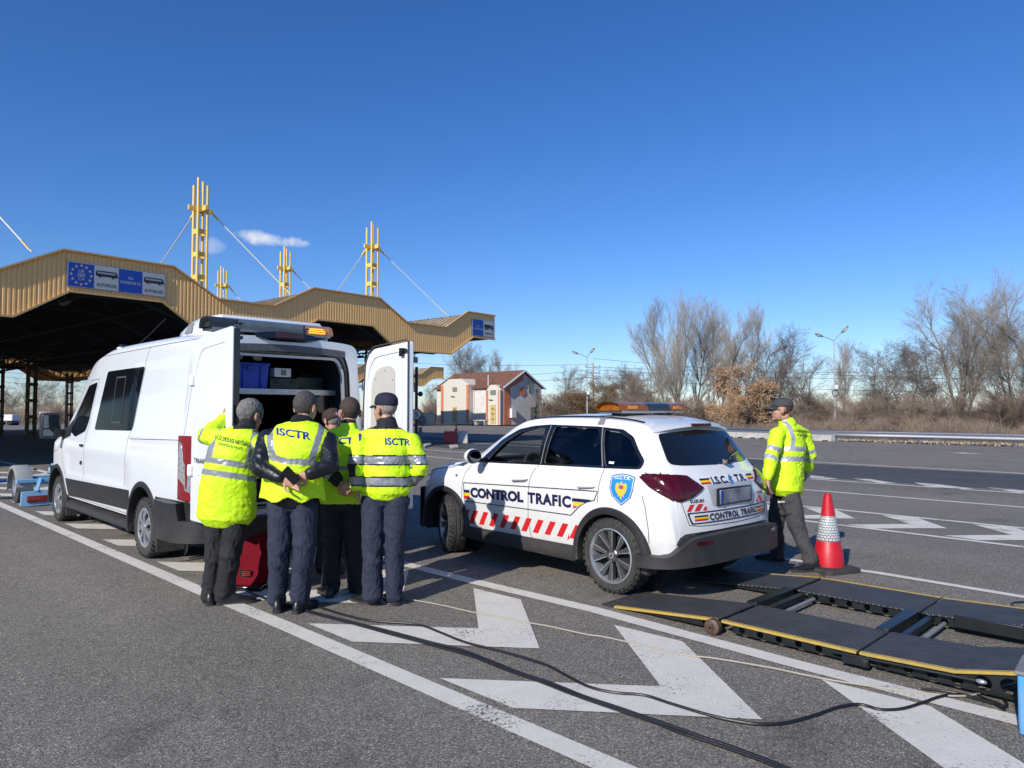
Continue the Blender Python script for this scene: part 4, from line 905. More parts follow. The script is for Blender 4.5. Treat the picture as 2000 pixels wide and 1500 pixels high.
def suvsec(u):
    z9,z7,w7,zb,wb,w4,z0=[pch(k,u) for k in (Z9,Z7,W7,ZB,WB,W4,ZBOT)]; zb=min(zb,z9-.03); z7=min(max(z7,zb+.008),z9-.006)
    zm=(zb+z7)/2; wm=wb+(w7-wb)*.5+.028*min(1,(z7-zb)/.3); zs=z0+(zb-z0)*.70; zq=z0+(zb-z0)*.42
    return [(0,z0),(w4-.22,z0),(w4-.055,z0+.015),(w4-.03,z0+.06),(w4-.008,zq),(w4,zs),(w4-.006,zs+(zb-zs)*.45),(wb+.012,zb-.028),(wb,zb),(wm,zm),(w7+.02,z7-.02),(w7-.03,z7+.008),(w7*.6,z9-(z9-z7)*.2),(0,z9)]
def suvshift(u,w,z):
    k=smst(-.05,-.65,u); f=smst(2.6,3.3,u); a=abs(w)/.87
    return .15*k*a**2.6-.24*f*a**2.4
us=[-.74,-.735,-.725,-.71,-.69]+list(np.arange(-.66,.0,.03))+list(np.arange(0,1.3,.06))+list(np.arange(1.3,2.5,.045))+list(np.arange(2.5,3.2,.06))+[3.2,3.24,3.27,3.295,3.31]
bm_=carbody(us,suvsec,5,suvshift)
body=bm_.build('body',[M['white'],M['dk']],suv,smooth=60)
bvS=bvh_of(body)      # untouched outer skin, for laying windows, gaps and lettering on
# windows in side view (x forward, z)
FW=[(1.80,1.078),(1.743,1.158),(1.604,1.295),(1.41,1.40),(1.195,1.45),(1.009,1.466),(.962,1.115)]
RW=[(.875,1.474),(.30,1.462),(.18,1.30),(.13,1.13),(.885,1.112)]
QW=[(.22,1.452),(.02,1.435),(-.113,1.374),(-.29,1.175),(-.268,1.14),(.083,1.13)]
FWr,RWr,QWr=[rpoly(p,.035) for p in (FW,RW,QW)]
cav=carbody([-.40,-.3,-.2,0,.4,.8,1.2,1.5,1.7,1.9,2.05],lambda u:[(max(0,w-(.07 if z>.3 else 0)),min(max(z,.34),pch(Z9,u+ (.05 if u>1.2 else 0))-.06) ) for w,z in suvsec(u)],3)
c=cav.build('cav',M['dk'],suv,smooth=0); boolean(body,c)
for pl in (FWr,RWr,QWr):
    m=MB(); m.prism([(x,-1.2,z) for x,z in pl],(0,2.4,0)); c=m.build('cut',M['dk'],suv,smooth=0); boolean(body,c)
m=MB(); m.prism([(3.0,y,z) for y,z in rrect(-.60,1.10,.60,1.50,.05)],(-1.9,0,0)); # windscreen opening, cut from the front above the cowl
c=m.build('cut',M['dk'],suv,smooth=0); boolean(body,c)
m=MB(); 
wrr=.385
for (x,yy) in ((0,1),(0,-1),(2.5,1),(2.5,-1)): m.cyl((x,yy*.50,.33),(x,yy*1.1,.33),wrr,n=40)
c=m.build('cut',M['dk'],suv,smooth=0); boolean(body,c)
body.data.polygons.foreach_set('use_smooth',[True]*len(body.data.polygons)); body.data.set_sharp_from_angle(angle=R(32))
# dark inside of the cabin: any face of the cavity
for p in body.data.polygons: pass
# window surrounds, glass
def glasspane(pl,mt,sg,off=-.012,name='window_glass'):
    return sidepoly(body,bvS,pl,None,off,name,mt,suv,sg,.12)
def grow2(pl,d):
    c=Vector((sum(p[0] for p in pl)/len(pl),sum(p[1] for p in pl)/len(pl))); return [tuple(Vector(p)+(Vector(p)-c).normalized()*d) for p in pl]
OUTL=rpoly([(1.95,1.065),(1.70,1.315),(1.43,1.437),(1.2,1.475),(.96,1.492),(.31,1.482),(.0,1.46),(-.14,1.395),(-.314,1.19),(-.30,1.12),(.08,1.11),(1.0,1.09)],.03)
for sg in(1,-1):
    sidepoly(body,bvS,OUTL,[FWr,RWr,QWr],.004,'window_surround',M['blackg'],suv,sg)
    for i,pl in enumerate((FWr,RWr,QWr)):
        if i==0 and sg==1: continue
        glasspane(pl,M['clear'] if i==0 else M['tint'],sg)
m=MB()  # vertical channel behind rear door
v,f=ribbon2d(dens([(.108,1.12),(.245,1.475)],.05),.012); V,F=drape(v,f,side(1),bvS,.007,.2); m.add(V,F); m.build('window_channel',M['grey'],suv,smooth=0); m=MB()
v,f=ribbon2d(dens([(.925,1.1),(.935,1.485)],.05),.010); V,F=drape(v,f,side(1),bvS,.007,.2); m.add(V,F)
m.build('window_channel',M['grey'],suv,smooth=0)
# lower cladding and sill
SP=[(2.18,.30),(2.14,.245),(.47,.235),(.44,.30),(.47,.345),(2.12,.325)]
for sg in(1,-1):
    m=MB(); m.loft([[Vector((x,sg*(.845+a),z)) for a,z in((-.05,.20),(.03,.225),(.045,.27),(.03,.325),(.005,.35+.012*(1-i/8)),(-.06,.35))] for i,x in enumerate(np.linspace(.42,2.17,9))]); m.build('sill_cladding',M['black'],suv,smooth=50)
    for x in(0,2.5):
        o=archring(x,.33,.375,.445,sg*.865,.028,-12,192).build('arch_cladding',M['black'],suv,smooth=40)
    # dark wheel well
    for x in(0,2.5):
        m=MB(); m.loft([[Vector((x+.382*math.cos(R(a)),sg*yy,.33+.382*math.sin(R(a)))) for a in range(-15,200,10)] for yy in(.52,.86)],0,False,False); m.add([(x+.38*math.cos(R(a)),sg*.52,.33+.38*math.sin(R(a))) for a in range(0,360,20)],[tuple(range(18))]); m.build('wheel_well',M['dk'],suv,smooth=60)
# rear bumper wrapping round the tail
def ubump(path,prof,mt,name,parent):
    """path: (x,y) outline from left to right; prof(i,s)->[(out,z)]"""
    P_=smoothp([Vector((x,y,0)) for x,y in path],6); rings=[]
    for i,p in enumerate(P_):
        t=(P_[min(i+1,len(P_)-1)]-P_[max(i-1,0)]).normalized(); n=Vector((t.y,-t.x,0)) ; s=i/(len(P_)-1)
        rings.append([p+n*(-a)+Vector((0,0,z)) for a,z in prof(s)])
    m=MB(); m.loft(rings); return m.build(name,mt,parent,smooth=45)
hp=[(-.36,.862),(-.46,.862),(-.58,.80),(-.66,.66),(-.715,.40),(-.73,0)]; path=hp+[(x,-y) for x,y in hp[-2::-1]]
def bprof(s):
    e=min(s,1-s)*2; top=.415+.15*smst(.36,.66,e)+.02*smst(.6,.9,e); bo=.31+.03*e
    h=top-bo; return [(-.10,bo),(-.02,bo)]+[(a,bo+h*k) for a,k in ((0,.08),(.006,.42),(.034,.50),(.036,.57),(.018,.63),(.020,.90),(.014,.98),(0,1),(-.10,1))]
rb=ubump(path,bprof,M['black'],'rear_bumper',suv)
m=MB(); m.loft([[Vector((-.760-.035*math.cos(y/.62*1.4)+.02*(z<.34),y,z+.05*(abs(y)/.46)**3)) for z in(.325,.345,.395)] for y in np.linspace(-.46,.46,14)],0,False,False); o=m.build('skid_plate',mat('scuffed grey plastic',(.16,.16,.155),.5,var=.2),rb,smooth=50); sd=o.modifiers.new('s','SOLIDIFY'); sd.thickness=.02
m=MB(); m.tube([(-.70,.56,.36),(-.775,.47,.44),(-.795,.3,.455),(-.80,0,.46),(-.795,-.3,.455),(-.775,-.47,.44),(-.70,-.56,.36)],.012,6); m.build('bumper_crease',M['black'],rb)
bvB=bvh_of(rb)
def rearframe(x,y): return ((-3,y*0+x,y),(1,0,0))    # x here is the lateral coordinate
RF=lambda x,y:((-3,x,y),(1,0,0))
for y in(.56,-.56):
    v,f=poly2d([[(y-.09,.505),(y+.09,.505),(y+.09,.535),(y-.09,.535)]]); V,F=drape(v,f,RF,bvB,.004,.05); m=MB(); m.add(V,F); m.build('reflector',M['lampdark'],rb,smooth=0)
# tailgate glass, spoiler, lamps, gaps
RG=rpoly([(.565,1.425),(.635,1.165),(.5,1.15),(0,1.14),(-.5,1.15),(-.635,1.165),(-.565,1.425),(0,1.455)],.05)
v,f=poly2d([RG]); V,F=drape(v,f,RF,bvS,.004,.06); m=MB(); m.add(V,F); rg=m.build('rear_window',M['blackg'],suv,smooth=60)
m=MB(); rings=[]
for y in np.linspace(-.60,.60,17):
    k=(y/.6)**2; x0=-.12+.06*k; x1=-.385+.10*k; z=1.555-.055*k
    rings.append([Vector((x0,y,z-.02)),Vector((x0-.1,y,z+.0)),Vector((x1,y,z-.045)),Vector((x1-.003,y,z-.065)),Vector((x1+.04,y,z-.08)),Vector((x0,y,z-.08))])
m.loft(rings); sp=m.build('roof_spoiler',M['white'],suv,smooth=40); bvP=bvh_of(sp)
m=MB(); m.box((-.385,0,1.502),(.03,.30,.026)); m.build('high_brake_lamp',M['lampdark'],sp,bevel=.004)
m=MB(); m.tube([(-.60,-.10,1.175),(-.57,-.2,1.215),(-.535,-.38,1.25)],.010,6); m.box((-.60,-.09,1.165),(.05,.06,.04)); m.build('rear_wiper',M['blackg'],suv)
# tail lamps: side piece plus tailgate piece
LS=rpoly([(-.32,1.075),(-.42,1.115),(-.55,1.125),(-.75,1.115),(-.75,.93),(-.60,.905),(-.45,.985)],.015)
LT=[(.80,1.11),(.60,1.105),(.40,.985),(.56,.93),(.80,.885)]
for sg in(1,-1):
    m=MB()
    # wrap: use a cylinder-ish projection around the corner
    def cf(x,y,sg=sg):  # x: angle coordinate 0..1 from side to rear
        a=R(90)*x; o=Vector((-.30,sg*.45,y)); d=Vector((-math.sin(a),sg*math.cos(a),0)); return (o+d*1.5,-d)
    lp=rpoly([(.01,1.055),(.12,1.085),(.35,1.08),(.60,1.075),(.80,1.065),(1.05,.965),(.80,.89),(.60,.86),(.46,.885),(.20,.975)],.01); v,f=poly2d([lp]); V,F=drape(v,f,cf,bvS,.014,.05); m.add(V,F); o=m.build('tail_lamp',M['lampdark'],suv,smooth=60)
    sd=o.modifiers.new('s','SOLIDIFY'); sd.thickness=.02; sd.offset=-1
    m=MB(); v,f=ribbon2d(dens([(.64,1.065),(.66,.885)],.03),.012); V,F=drape(v,f,cf,bvS,.017,.2); m.add(V,F); m.build('lamp_split',M['blackg'],o,smooth=0)
seam(bvS,suv,[[(.70,.90),(.655,.76),(.62,.66),(.50,.645),(0,.635),(-.5,.645),(-.62,.66),(-.655,.76),(-.70,.90)]],RF)
# number plate recess with blank plate
v,f=poly2d([rpoly([(.37,.985),(-.37,.985),(-.33,.80),(.33,.80)],.03)]); V,F=drape(v,f,RF,bvS,.003,.06); m=MB(); m.add(V,F); m.build('plate_recess',mat('plate recess',(.45,.46,.47),.4),suv,smooth=0)
m=MB(); m.box((-.739,.0,.875),(.015,.50,.12)); pl_=m.build('number_plate',mat('blurred plate',(.20,.21,.23),.5,var=.6,vscale=7),suv,bevel=.004); m=MB(); m.box((-.748,.232,.875),(.004,.03,.108)); m.build('plate_band',MBLU,pl_)
m=MB(); m.box((-.729,0,.875),(.014,.57,.155)); m.build('plate_frame',M['blackg'],suv,bevel=.01)
# rear lettering
def rear_tri(y0,y1,z,h,sl=0):
    for k,mt in enumerate((M['navy'],M['yel'],M['red'])):
        a=z+h-(k+1)*h/3; v,f=poly2d([[(y0,a),(y1,a),(y1,a+h/3),(y0,a+h/3)]]); V,F=drape(v,f,RF,bvS,.0035,.08); m=MB(); m.add(V,F); m.build('colour_bar',mt,suv,smooth=0)
v,f=poly2d([rpoly([(.44,.975),(-.44,.975),(-.44,1.055),(.44,1.055)],.01)]); V,F=drape(v,f,RF,bvS,.0022,.08); m=MB(); m.add(V,F); m.build('name_strip',M['dwhite'],suv,smooth=0)
rear_tri(.43,.30,.99,.05); rear_tri(-.30,-.43,.99,.05)
sidetext(bvS,suv,'I.S.C.',.285,.985,.062,.235,M['navy'],RF,off=.008,bold=.04,maxe=.03); sidetext(bvS,suv,'T.R.',-.075,.985,.062,.185,M['navy'],RF,off=.008,bold=.04,maxe=.03)
v,f=poly2d([[(.035,1.01),(.0,1.055),(-.04,1.025),(-.01,1.02),(-.035,.995),(0,.965),(.04,.99),(.01,.995)]]); V,F=drape(v,f,RF,bvS,.008,.05); m=MB(); m.add(V,F); m.build('maker_emblem',M['chrome'],suv,smooth=0)
v,f=poly2d([rpoly([(.60,.665),(-.60,.665),(-.64,.765),(.64,.765)],.02),rpoly([(.585,.675),(-.585,.675),(-.62,.755),(.62,.755)],.02)]); V,F=drape(v,f,RF,bvS,.0038,.08); m=MB(); m.add(V,F); m.build('border_line',M['navy'],suv,smooth=0)
sidetext(bvS,suv,'CONTROL TRAFIC',.385,.685,.058,.77,M['navy'],RF,off=.007,bold=.035,sp=1.1); rear_tri(.56,.40,.69,.045); rear_tri(-.40,-.56,.69,.045)
sidetext(bvS,suv,'SUZUKI',.60,.845,.028,.16,M['blackg'],RF,off=.006,bold=.03); sidetext(bvS,suv,'VITARA',-.44,.845,.028,.15,M['blackg'],RF,bold=.02)
def hatch(poly,stripes,frame,name='hatch_stripe'):
    for s in stripes:
        v,f=poly2d([s]); V,F=drape(v,f,frame,bvS,.004,.08); m=MB(); m.add(V,F); m.build(name,M['red'],suv,smooth=0)
hatch(None,[[(.64,.775),(.60,.775),(.55,.832),(.60,.832)],[(.56,.775),(.50,.775),(.45,.832),(.51,.832)],[(.46,.775),(.41,.775),(.41,.80),(.43,.81)]],RF)
hatch(None,[[(-.46,.775),(-.41,.775),(-.41,.80),(-.43,.81)],[(-.56,.775),(-.50,.775),(-.45,.832),(-.51,.832)]],RF)
# side gaps, handles, lettering
SF=side(1)
seam(bvS,suv,[[(.955,1.085),(1.02,1.02),(1.055,.95),(1.075,.85),(1.09,.55),(1.07,.42),(1.045,.33)],[(2.04,1.03),(2.13,.93),(2.165,.80),(2.18,.565),(2.13,.40),(2.08,.335)],[(.085,1.115),(.115,.95),(.135,.80)],[(-.37,.90),(-.40,.80),(-.42,.62),(-.42,.5)],[(2.36,.99),(2.6,.965),(3.0,.905)],[(-.34,1.10),(-.42,1.05)]],SF)
for x0 in(1.32,.385):
    v,f=poly2d([rpoly([(x0,.915),(x0-.06,.955),(x0-.15,.97),(x0-.235,.95),(x0-.235,.93),(x0-.15,.905)],.02)]); m=MB(); m.ell((x0-.115,.868,.945),(.05,.012,.035),14,8); m.build('handle_cup',M['white'],suv)
    m=MB(); m.tube([(x0,.878,.925),(x0-.03,.90,.932),(x0-.2,.897,.945),(x0-.235,.875,.948)],[.010,.015,.015,.010],8); m.build('door_handle',M['white'],suv)
LW=.0055
seam(bvS,suv,[[(2.135,.828),(.13,.90),(.17,.815),(.27,.79),(.36,.745),(.48,.645),(2.125,.625),(2.137,.828)]],SF,.009,.0035,'panel_outline',M['navy'])
sidetext(bvS,suv,'CONTROL',2.02,.675,.112,.87,M['navy'],SF,bold=.055,slope=.026); sidetext(bvS,suv,'TRAFIC',1.085,.70,.113,.61,M['navy'],SF,bold=.045,slope=.022,sp=1.12)
for k,mt in enumerate((M['navy'],M['yel'],M['red'])):
    z=.752-.034*k
    for i,pl in enumerate(([(2.125,z),(2.035,z+.002),(2.035,z-.030),(2.125,z-.032)],[(.455-.006*k,z+.058),(.21+.085*k,z+.064-.006*k),(.28+.085*k,z+.030),(.46-.006*k,z+.027)])):
        v,f=poly2d([pl]); V,F=drape(v,f,SF,bvS,.0036,.08); m=MB(); m.add(V,F); m.build('colour_bar',mt,suv,smooth=0)
st=[]
for k in range(10):
    x=2.06-.172*k; sl=.0022*k*2; st.append([(x,.388+sl),(x-.075,.386+sl),(x-.165,.535+sl*.6),(x-.09,.537+sl*.6)])
st[-1]=[(x,z) for x,z in st[-1]]
hatch(None,[[(2.118,.53),(2.10,.45),(2.03,.532)]]+st+[[(.515,.42),(.545,.40),(.515,.47)]],SF)
# shield emblem on the rear quarter: blue shield with gold eagle shape
SHc=(-.147,.945)
shp=lambda k:[(SHc[0]+dx*k,SHc[1]+dz*k) for dx,dz in ((.128,.105),(.07,.125),(0,.132),(-.07,.125),(-.128,.105),(-.132,0),(-.105,-.07),(0,-.148),(.105,-.07),(.132,0))]
for k,mt,of in((1,mat('shield rim',(.01,.08,.30),.4),.003),(.93,M['dwhite'],.0038),(.88,mat('shield blue',(.02,.24,.55),.4),.0045)):
    v,f=poly2d([shp(k)]); V,F=drape(v,f,SF,bvS,of,.06); m=MB(); m.add(V,F); m.build('shield_emblem',mt,suv,smooth=0)
MGOLD=mat('gold print',(.75,.50,.05),.5)
eg=[(0,.075),(.012,.062),(.010,.045),(.02,.05),(.045,.062),(.062,.04),(.06,.0),(.045,-.03),(.03,-.035),(.035,-.06),(.012,-.05),(0,-.09),(-.012,-.05),(-.035,-.06),(-.03,-.035),(-.045,-.03),(-.06,0),(-.062,.04),(-.045,.062),(-.02,.05),(-.010,.045),(-.012,.062)]
v,f=poly2d([[(SHc[0]+a,SHc[1]-.01+b) for a,b in eg]]); V,F=drape(v,f,SF,bvS,.0055,.06); m=MB(); m.add(V,F); m.build('eagle_crest',MGOLD,suv,smooth=0)
for (cx,cz,w_,h_,mt) in ((-.012,.015,.012,.016,M['red']),(.012,.015,.012,.016,mat('crest blue',(.05,.15,.5),.5)),(0,-.016,.012,.012,M['yel'])):
    v,f=poly2d([[(SHc[0]+cx-w_,SHc[1]+cz-h_),(SHc[0]+cx+w_,SHc[1]+cz-h_),(SHc[0]+cx+w_,SHc[1]+cz+h_),(SHc[0]+cx-w_,SHc[1]+cz+h_)]]); V,F=drape(v,f,SF,bvS,.0065,.06); m=MB(); m.add(V,F); m.build('crest_field',mt,suv,smooth=0)
sidetext(bvS,suv,'I.S.C.T.R.',SHc[0]+.085,1.025,.026,.17,M['dwhite'],SF,off=.0065,bold=.03)
v,f=poly2d([[(.06,1.155),(.0,1.155),(.0,1.175),(.06,1.175)]]); V,F=drape(v,f,SF,bvS,-.008,.06); m=MB(); m.add(V,F); m.build('window_sticker',M['dwhite'],suv,smooth=0)
# fender vent, side repeater
v,f=poly2d([[(2.39,1.0),(2.19,1.01),(2.16,1.035),(2.20,1.045),(2.36,1.035)]]); V,F=drape(v,f,SF,bvS,.004,.06); m=MB(); m.add(V,F); m.build('wing_vent',M['blackg'],suv,smooth=0)
m=MB(); m.ell((2.27,.868,.90),(.022,.012,.016),12,8); m.build('side_repeater',M['chrome'],suv)
v,f=poly2d([[(3.25,.93),(2.85,.955),(2.80,.90),(2.95,.84),(3.28,.80)]]); V,F=drape(v,f,SF,bvS,.006,.06); m=MB(); m.add(V,F); m.build('headlight',M['lampclear'],suv,smooth=0)
m=MB(); m.loft([[Vector((3.27-.22*(abs(y)/.8)**2.4+.05,y,z)) for z in(.22,.30,.50,.62,.70)] for y in np.linspace(-.80,.80,17)],0,False,False); m.build('front_bumper',M['black'],suv,smooth=50)
# mirrors
for sg in(1,-1):
    m=MB(); m.ell((1.80,sg*1.01,1.145),(.075,.105,.082),18,12); m.v=[(min(x,1.86) if x>1.8 else max(x,1.775),y,z) for x,y,z in m.v]; mm=m.build('door_mirror',M['white'],suv)
    m=MB(); m.beam((1.80,sg*.83,1.095),(1.80,sg*.93,1.10),.08,.05); m.ell((1.772,sg*1.01,1.145),(.02,.10,.076),16,8); m.build('mirror_base',M['blackg'],mm)
    m=MB(); m.ell((1.757,sg*1.01,1.147),(.008,.086,.064),16,8); m.build('mirror_glass',M['mirror'],mm)
# roof rails, light bar, antenna, roof strap
for sg in(1,):
    pass
seam(bvS,suv,[[(-.22,1.53),(-.1,1.545),(.1,1.585)]],lambda x,y:((x,.56,3),(0,0,-1)),.014,.001,'roof_groove',M['blackg']) if False else None
m=MB()
for sg in(1,-1):
    pts=[]
    for x in np.arange(-.15,1.42,.1):
        h=bvS.ray_cast(Vector((x,sg*.545,3)),Vector((0,0,-1))); pts.append(h[0]+Vector((0,0,.002)))
    m=MB(); m.tube(pts,.012,6); m.build('roof_rail',M['blackg'],suv)
    h=bvS.ray_cast(Vector((.28,sg*.6,3)),Vector((0,0,-1)))[0]
    v,f=poly2d([[(.25,1.50),(.33,1.50),(.32,1.575),(.26,1.575)]]); V,F=drape(v,f,side(sg),bvS,.006,.02); m=MB(); m.add(V,F); m.build('bar_clamp',M['grey'],suv,smooth=0)
lb=bpy.data.objects.new('light_bar',None); COL.objects.link(lb); lb.parent=suv; lb.location=(.30,0,1.622)
MAM=mat('amber lens',(.27,.085,.010),.25,coat=.3,var=.35,vscale=14); MSM=mat('smoke lens',(.035,.038,.042),.3,coat=.2)
def barseg(y0,y1,mt,name,parent,e0=0,e1=0,h=.095,d=.15):
    rings=[]
    for y,k in((y0,1-e0),(y0+.05*(e0>0),1),(y1-.05*(e1>0),1),(y1,1-e1)):
        rings.append([Vector((a*d*(.8+.2*k),y,.012+b*h*k)) for a,b in((-1,0),(-1,.35),(-.8,.8),(-.4,1),(.4,1),(.8,.8),(1,.35),(1,0))])
    m=MB(); m.loft(rings); return m.build(name,mt,parent,smooth=40)
barseg(.49,.10,MAM,'amber_lens',lb,.35,0,.085); barseg(.10,-.26,MSM,'centre_lens',lb,0,0,.085); barseg(-.26,-.49,MAM,'amber_lens',lb,0,.35,.085)
m=MB(); m.box((0,0,0),(.30,.99,.022)); m.build('bar_base',M['silver'],lb,bevel=.004)
for y in(.33,-.33): m=MB(); m.box((0,y,-.025),(.12,.16,.04)); m.build('bar_foot',M['blackg'],lb,bevel=.004)
for y in(.34,-.38):
    m=MB(); m.box((-.151,y,.045),(.004,.14,.03)); m.build('lens_reflector',mat('lamp reflector %g'%y,(.75,.32,.05),.25),lb)
m=MB(); m.tube([(.13,-.25,1.60),(-.02,-.25,1.70)],.004,5); m.cyl((.13,-.25,1.595),(.13,-.25,1.615),.02,n=10); m.build('antenna',M['blackg'],suv)
# cabin: seats, dashboard, steering wheel, mirror
def seat(x,y):
    m=MB(); m.loft([[Vector((x+a,y+s*w,z)) for s,a2 in((-1,0),(1,0)) for a in ((0,) if 0 else (0,))] for w,z in((.2,.5),)],0,False,False) if False else None
    m=MB(); m.prism([(x+.25,y-.24,.42),(x+.27,y-.24,.58),(x-.20,y-.24,.55),(x-.24,y-.24,.42)],(0,.48,0)); m.prism([(x-.16,y-.23,.55),(x-.32,y-.23,1.14),(x-.42,y-.23,1.12),(x-.30,y-.23,.5)],(0,.46,0)); m.build('seat',M['dk'],suv,bevel=.05)
    m=MB(); m.prism([(x-.34,y-.13,1.18),(x-.36,y-.13,1.36),(x-.43,y-.13,1.34),(x-.42,y-.13,1.17)],(0,.26,0)); m.build('headrest',M['dk'],suv,bevel=.03)
seat(1.15,.38); seat(1.15,-.38); seat(.25,.38); seat(.25,-.38)
m=MB(); m.prism([(1.72,-.72,.5),(1.60,-.72,.85),(1.66,-.72,1.03),(1.95,-.72,1.06),(2.1,-.72,.95),(2.1,-.72,.5)],(0,1.44,0)); m.prism([(1.63,.22,1.0),(1.66,.22,1.09),(1.86,.22,1.08),(1.86,.22,1.0)],(0,.34,0)); m.build('dashboard',M['dk'],suv,bevel=.03)
m=MB(); c=Vector((1.45,.38,1.0)); n_=Vector((-.90,0,.44)).normalized(); u=n_.orthogonal().normalized(); w_=n_.cross(u); m.tube([c+(u*math.cos(t)+w_*math.sin(t))*.18 for t in np.linspace(0,2*math.pi,28)],.017,8); 
m.beam(c-w_*.17,c+w_*.17,.04,.02); m.ell(c-n_*.03,(.04,.07,.07),12,8); m.cyl(c,c-n_*.3,.03,n=8); m.build('steering_wheel',mat('wheel leather',(.03,.035,.035),.45),suv)
m=MB(); m.ell((1.30,0,1.42),(.02,.12,.035),14,8); m.build('inner_mirror',M['dk'],suv)
v,f=poly2d([rrect(-.59,1.10,.59,1.50,.05)]); V,F=drape(v,f,lambda x,y:((4,x,y),(-1,0,0)),bvS,-.01,.15); m=MB(); m.add(V,F); m.build('windscreen',M['clear'],suv,smooth=60)
for (x,y,s_) in ((0,.872,0),(0,-.872,0),(2.5,.862,R(-24)),(2.5,-.862,R(-24))): wheel(suv,x,y,.335,.215,.242,'alloy',s_)
m=MB(); m.box((1.25,0,.26),(3.0,1.3,.08)); m.build('underbody',M['dk'],suv)

# ---------------------------------------------------------------- VAN
VA=math.atan2(.7071,-.7071); vo_=Vector((-3.966,7.816,0))+Vector((-.7071,-.7071,0))*-1.0
van=empty('panel_van',vo_,VA,'white high-roof panel van with both rear doors open and amber roof bar','van')
Z9=[(-1.15,2.435),(-1.0,2.455),(-.7,2.50),(0,2.53),(1.4,2.53),(2.2,2.50),(2.6,2.455),(2.9,2.375),(3.15,2.25),(3.35,2.10),(3.6,1.87),(3.9,1.58),(4.05,1.43),(4.15,1.355),(4.3,1.30),(4.6,1.20),(4.75,1.12),(4.86,1.0),(4.93,.82),(4.95,.6)]
Z7=[(-1.15,2.345),(-.9,2.37),(0,2.40),(1.4,2.41),(1.93,2.395),(2.38,2.34),(2.77,2.265),(3.05,2.12),(3.26,1.98),(3.5,1.76),(3.8,1.47),(3.95,1.36),(4.1,1.30),(4.3,1.25),(4.6,1.15),(4.75,1.07),(4.86,.96),(4.93,.80),(4.95,.59)]
W7=[(-1.15,.86),(0,.875),(2.4,.865),(3.0,.84),(3.5,.84),(4.0,.84),(4.3,.80),(4.95,.62)]
W4=[(-1.15,.985),(-1.0,1.0),(0,1.015),(3.0,1.015),(3.7,1.01),(4.3,.99),(4.7,.90),(4.95,.75)]
def vansec(u):
    z9,z7,w7,w4=[pch(k,u) for k in (Z9,Z7,W7,W4)]; zb=min(1.32,z7-.04); wb=w4-.035 if z7>1.5 else w4-.06; zm=(zb+z7)/2
    s=w4-w7; return [(0,.40),(w4-.15,.40),(w4-.035,.42),(w4-.01,.5),(w4+.005,.72),(w4+.012,.95),(w4,min(1.15,zb-.03)),(wb+.01,zb),(wb-.30*(wb-w7),zb+(z7-zb)*.42),(wb-.62*(wb-w7),zb+(z7-zb)*.74),(w7+.022,z7-.05),(w7-.01,z7+.018),(w7-.09,z7+.055),(w7*.6,z9-(z9-z7)*.16),(0,z9)]
def vshift(u,w,z):
    f=smst(4.0,4.95,u); a=abs(w)/.95; return -.34*f*a**2.4-(.12*smst(3.0,3.5,u)*(1-smst(3.9,4.3,u))*0)
def vpost(x,y,z):
    # swaged side panels and sculpted lower doors
    sg=1 if y>0 else -1; d=0
    if abs(y)>.7:
        a=smst(-.86,-.82,x)*(1-smst(.78,.82,x))*smst(1.40,1.44,z)*(1-smst(2.14,2.18,z)); d-=.012*a
        b_=smst(-.80,-.72,x)*(1-smst(.74,.80,x))*smst(1.19,1.22,z)*(1-smst(1.28,1.305,z)); d-=.012*b_
        c_=smst(.55,.9,x)*(1-smst(3.2,3.5,x))*smst(.72,.80,z)*(1-smst(.95,1.12,z)); d-=.016*c_
    return x,y+sg*d,z
us=[-1.15,-1.14]+list(np.arange(-1.1,4.0,.05))+list(np.arange(4.0,4.9,.05))+[4.9,4.93,4.95]
vb_=carbody(us,vansec,6,vshift,vpost); vbody=vb_.build('body',[M['whitev'],M['dk']],van,smooth=60); bvV=bvh_of(vbody)
m=MB(); 
op=rpoly([(-.80,.60),(.80,.60),(.80,1.7),(.775,2.12),(.70,2.30),(-.70,2.30),(-.775,2.12),(-.80,1.7)],[.02,.02,.3,.14,.14,.14,.14,.3],5)
m.prism([(-1.4,y,z) for y,z in op],(2.9,0,0)); c=m.build('cut',M['dk'],van,smooth=0); boolean(vbody,c)
m=MB()
for (x,yy) in ((.19,1),(.19,-1),(3.93,1),(3.93,-1)): m.cyl((x,yy*.62,.36),(x,yy*1.3,.36),.44,n=44)
c=m.build('cut',M['dk'],van,smooth=0); boolean(vbody,c)
vbody.data.polygons.foreach_set('use_smooth',[True]*len(vbody.data.polygons)); vbody.data.set_sharp_from_angle(angle=R(30))
# interior lining, floor, shelf, things on it
MIN=mat('cargo lining',(.045,.05,.055),.7,var=.2)
m=MB(); m.loft([[Vector((x,y*.995,z*.999+.001)) for y,z in op] for x in(-1.02,1.48)],0,False); m.add([(1.47,y,z) for y,z in op],[tuple(range(len(op)))]); m.build('cargo_lining',MIN,van,smooth=0)
m=MB(); m.prism([(-1.148,y,z) for y,z in op]+[(-1.148,y,z) for y,z in rpoly([(-.74,.64),(.74,.64),(.74,1.7),(.715,2.08),(.64,2.22),(-.64,2.22),(-.715,2.08),(-.74,1.7)],[.02,.02,.3,.14,.14,.14,.14,.3],5)],(0,0,0)) if False else None
v,f=poly2d([op,rpoly([(-.735,.66),(.735,.66),(.735,1.7),(.71,2.07),(.64,2.215),(-.64,2.215),(-.71,2.07),(-.735,1.7)],[.02,.02,.3,.14,.14,.14,.14,.3],5)])
m=MB(); m.add([(-1.10,p[0],p[1]) for p in v],f); m.add([(-1.06,p[0],p[1]) for p in v],f); o=m.build('door_frame',M['dwhite'],van,smooth=0)
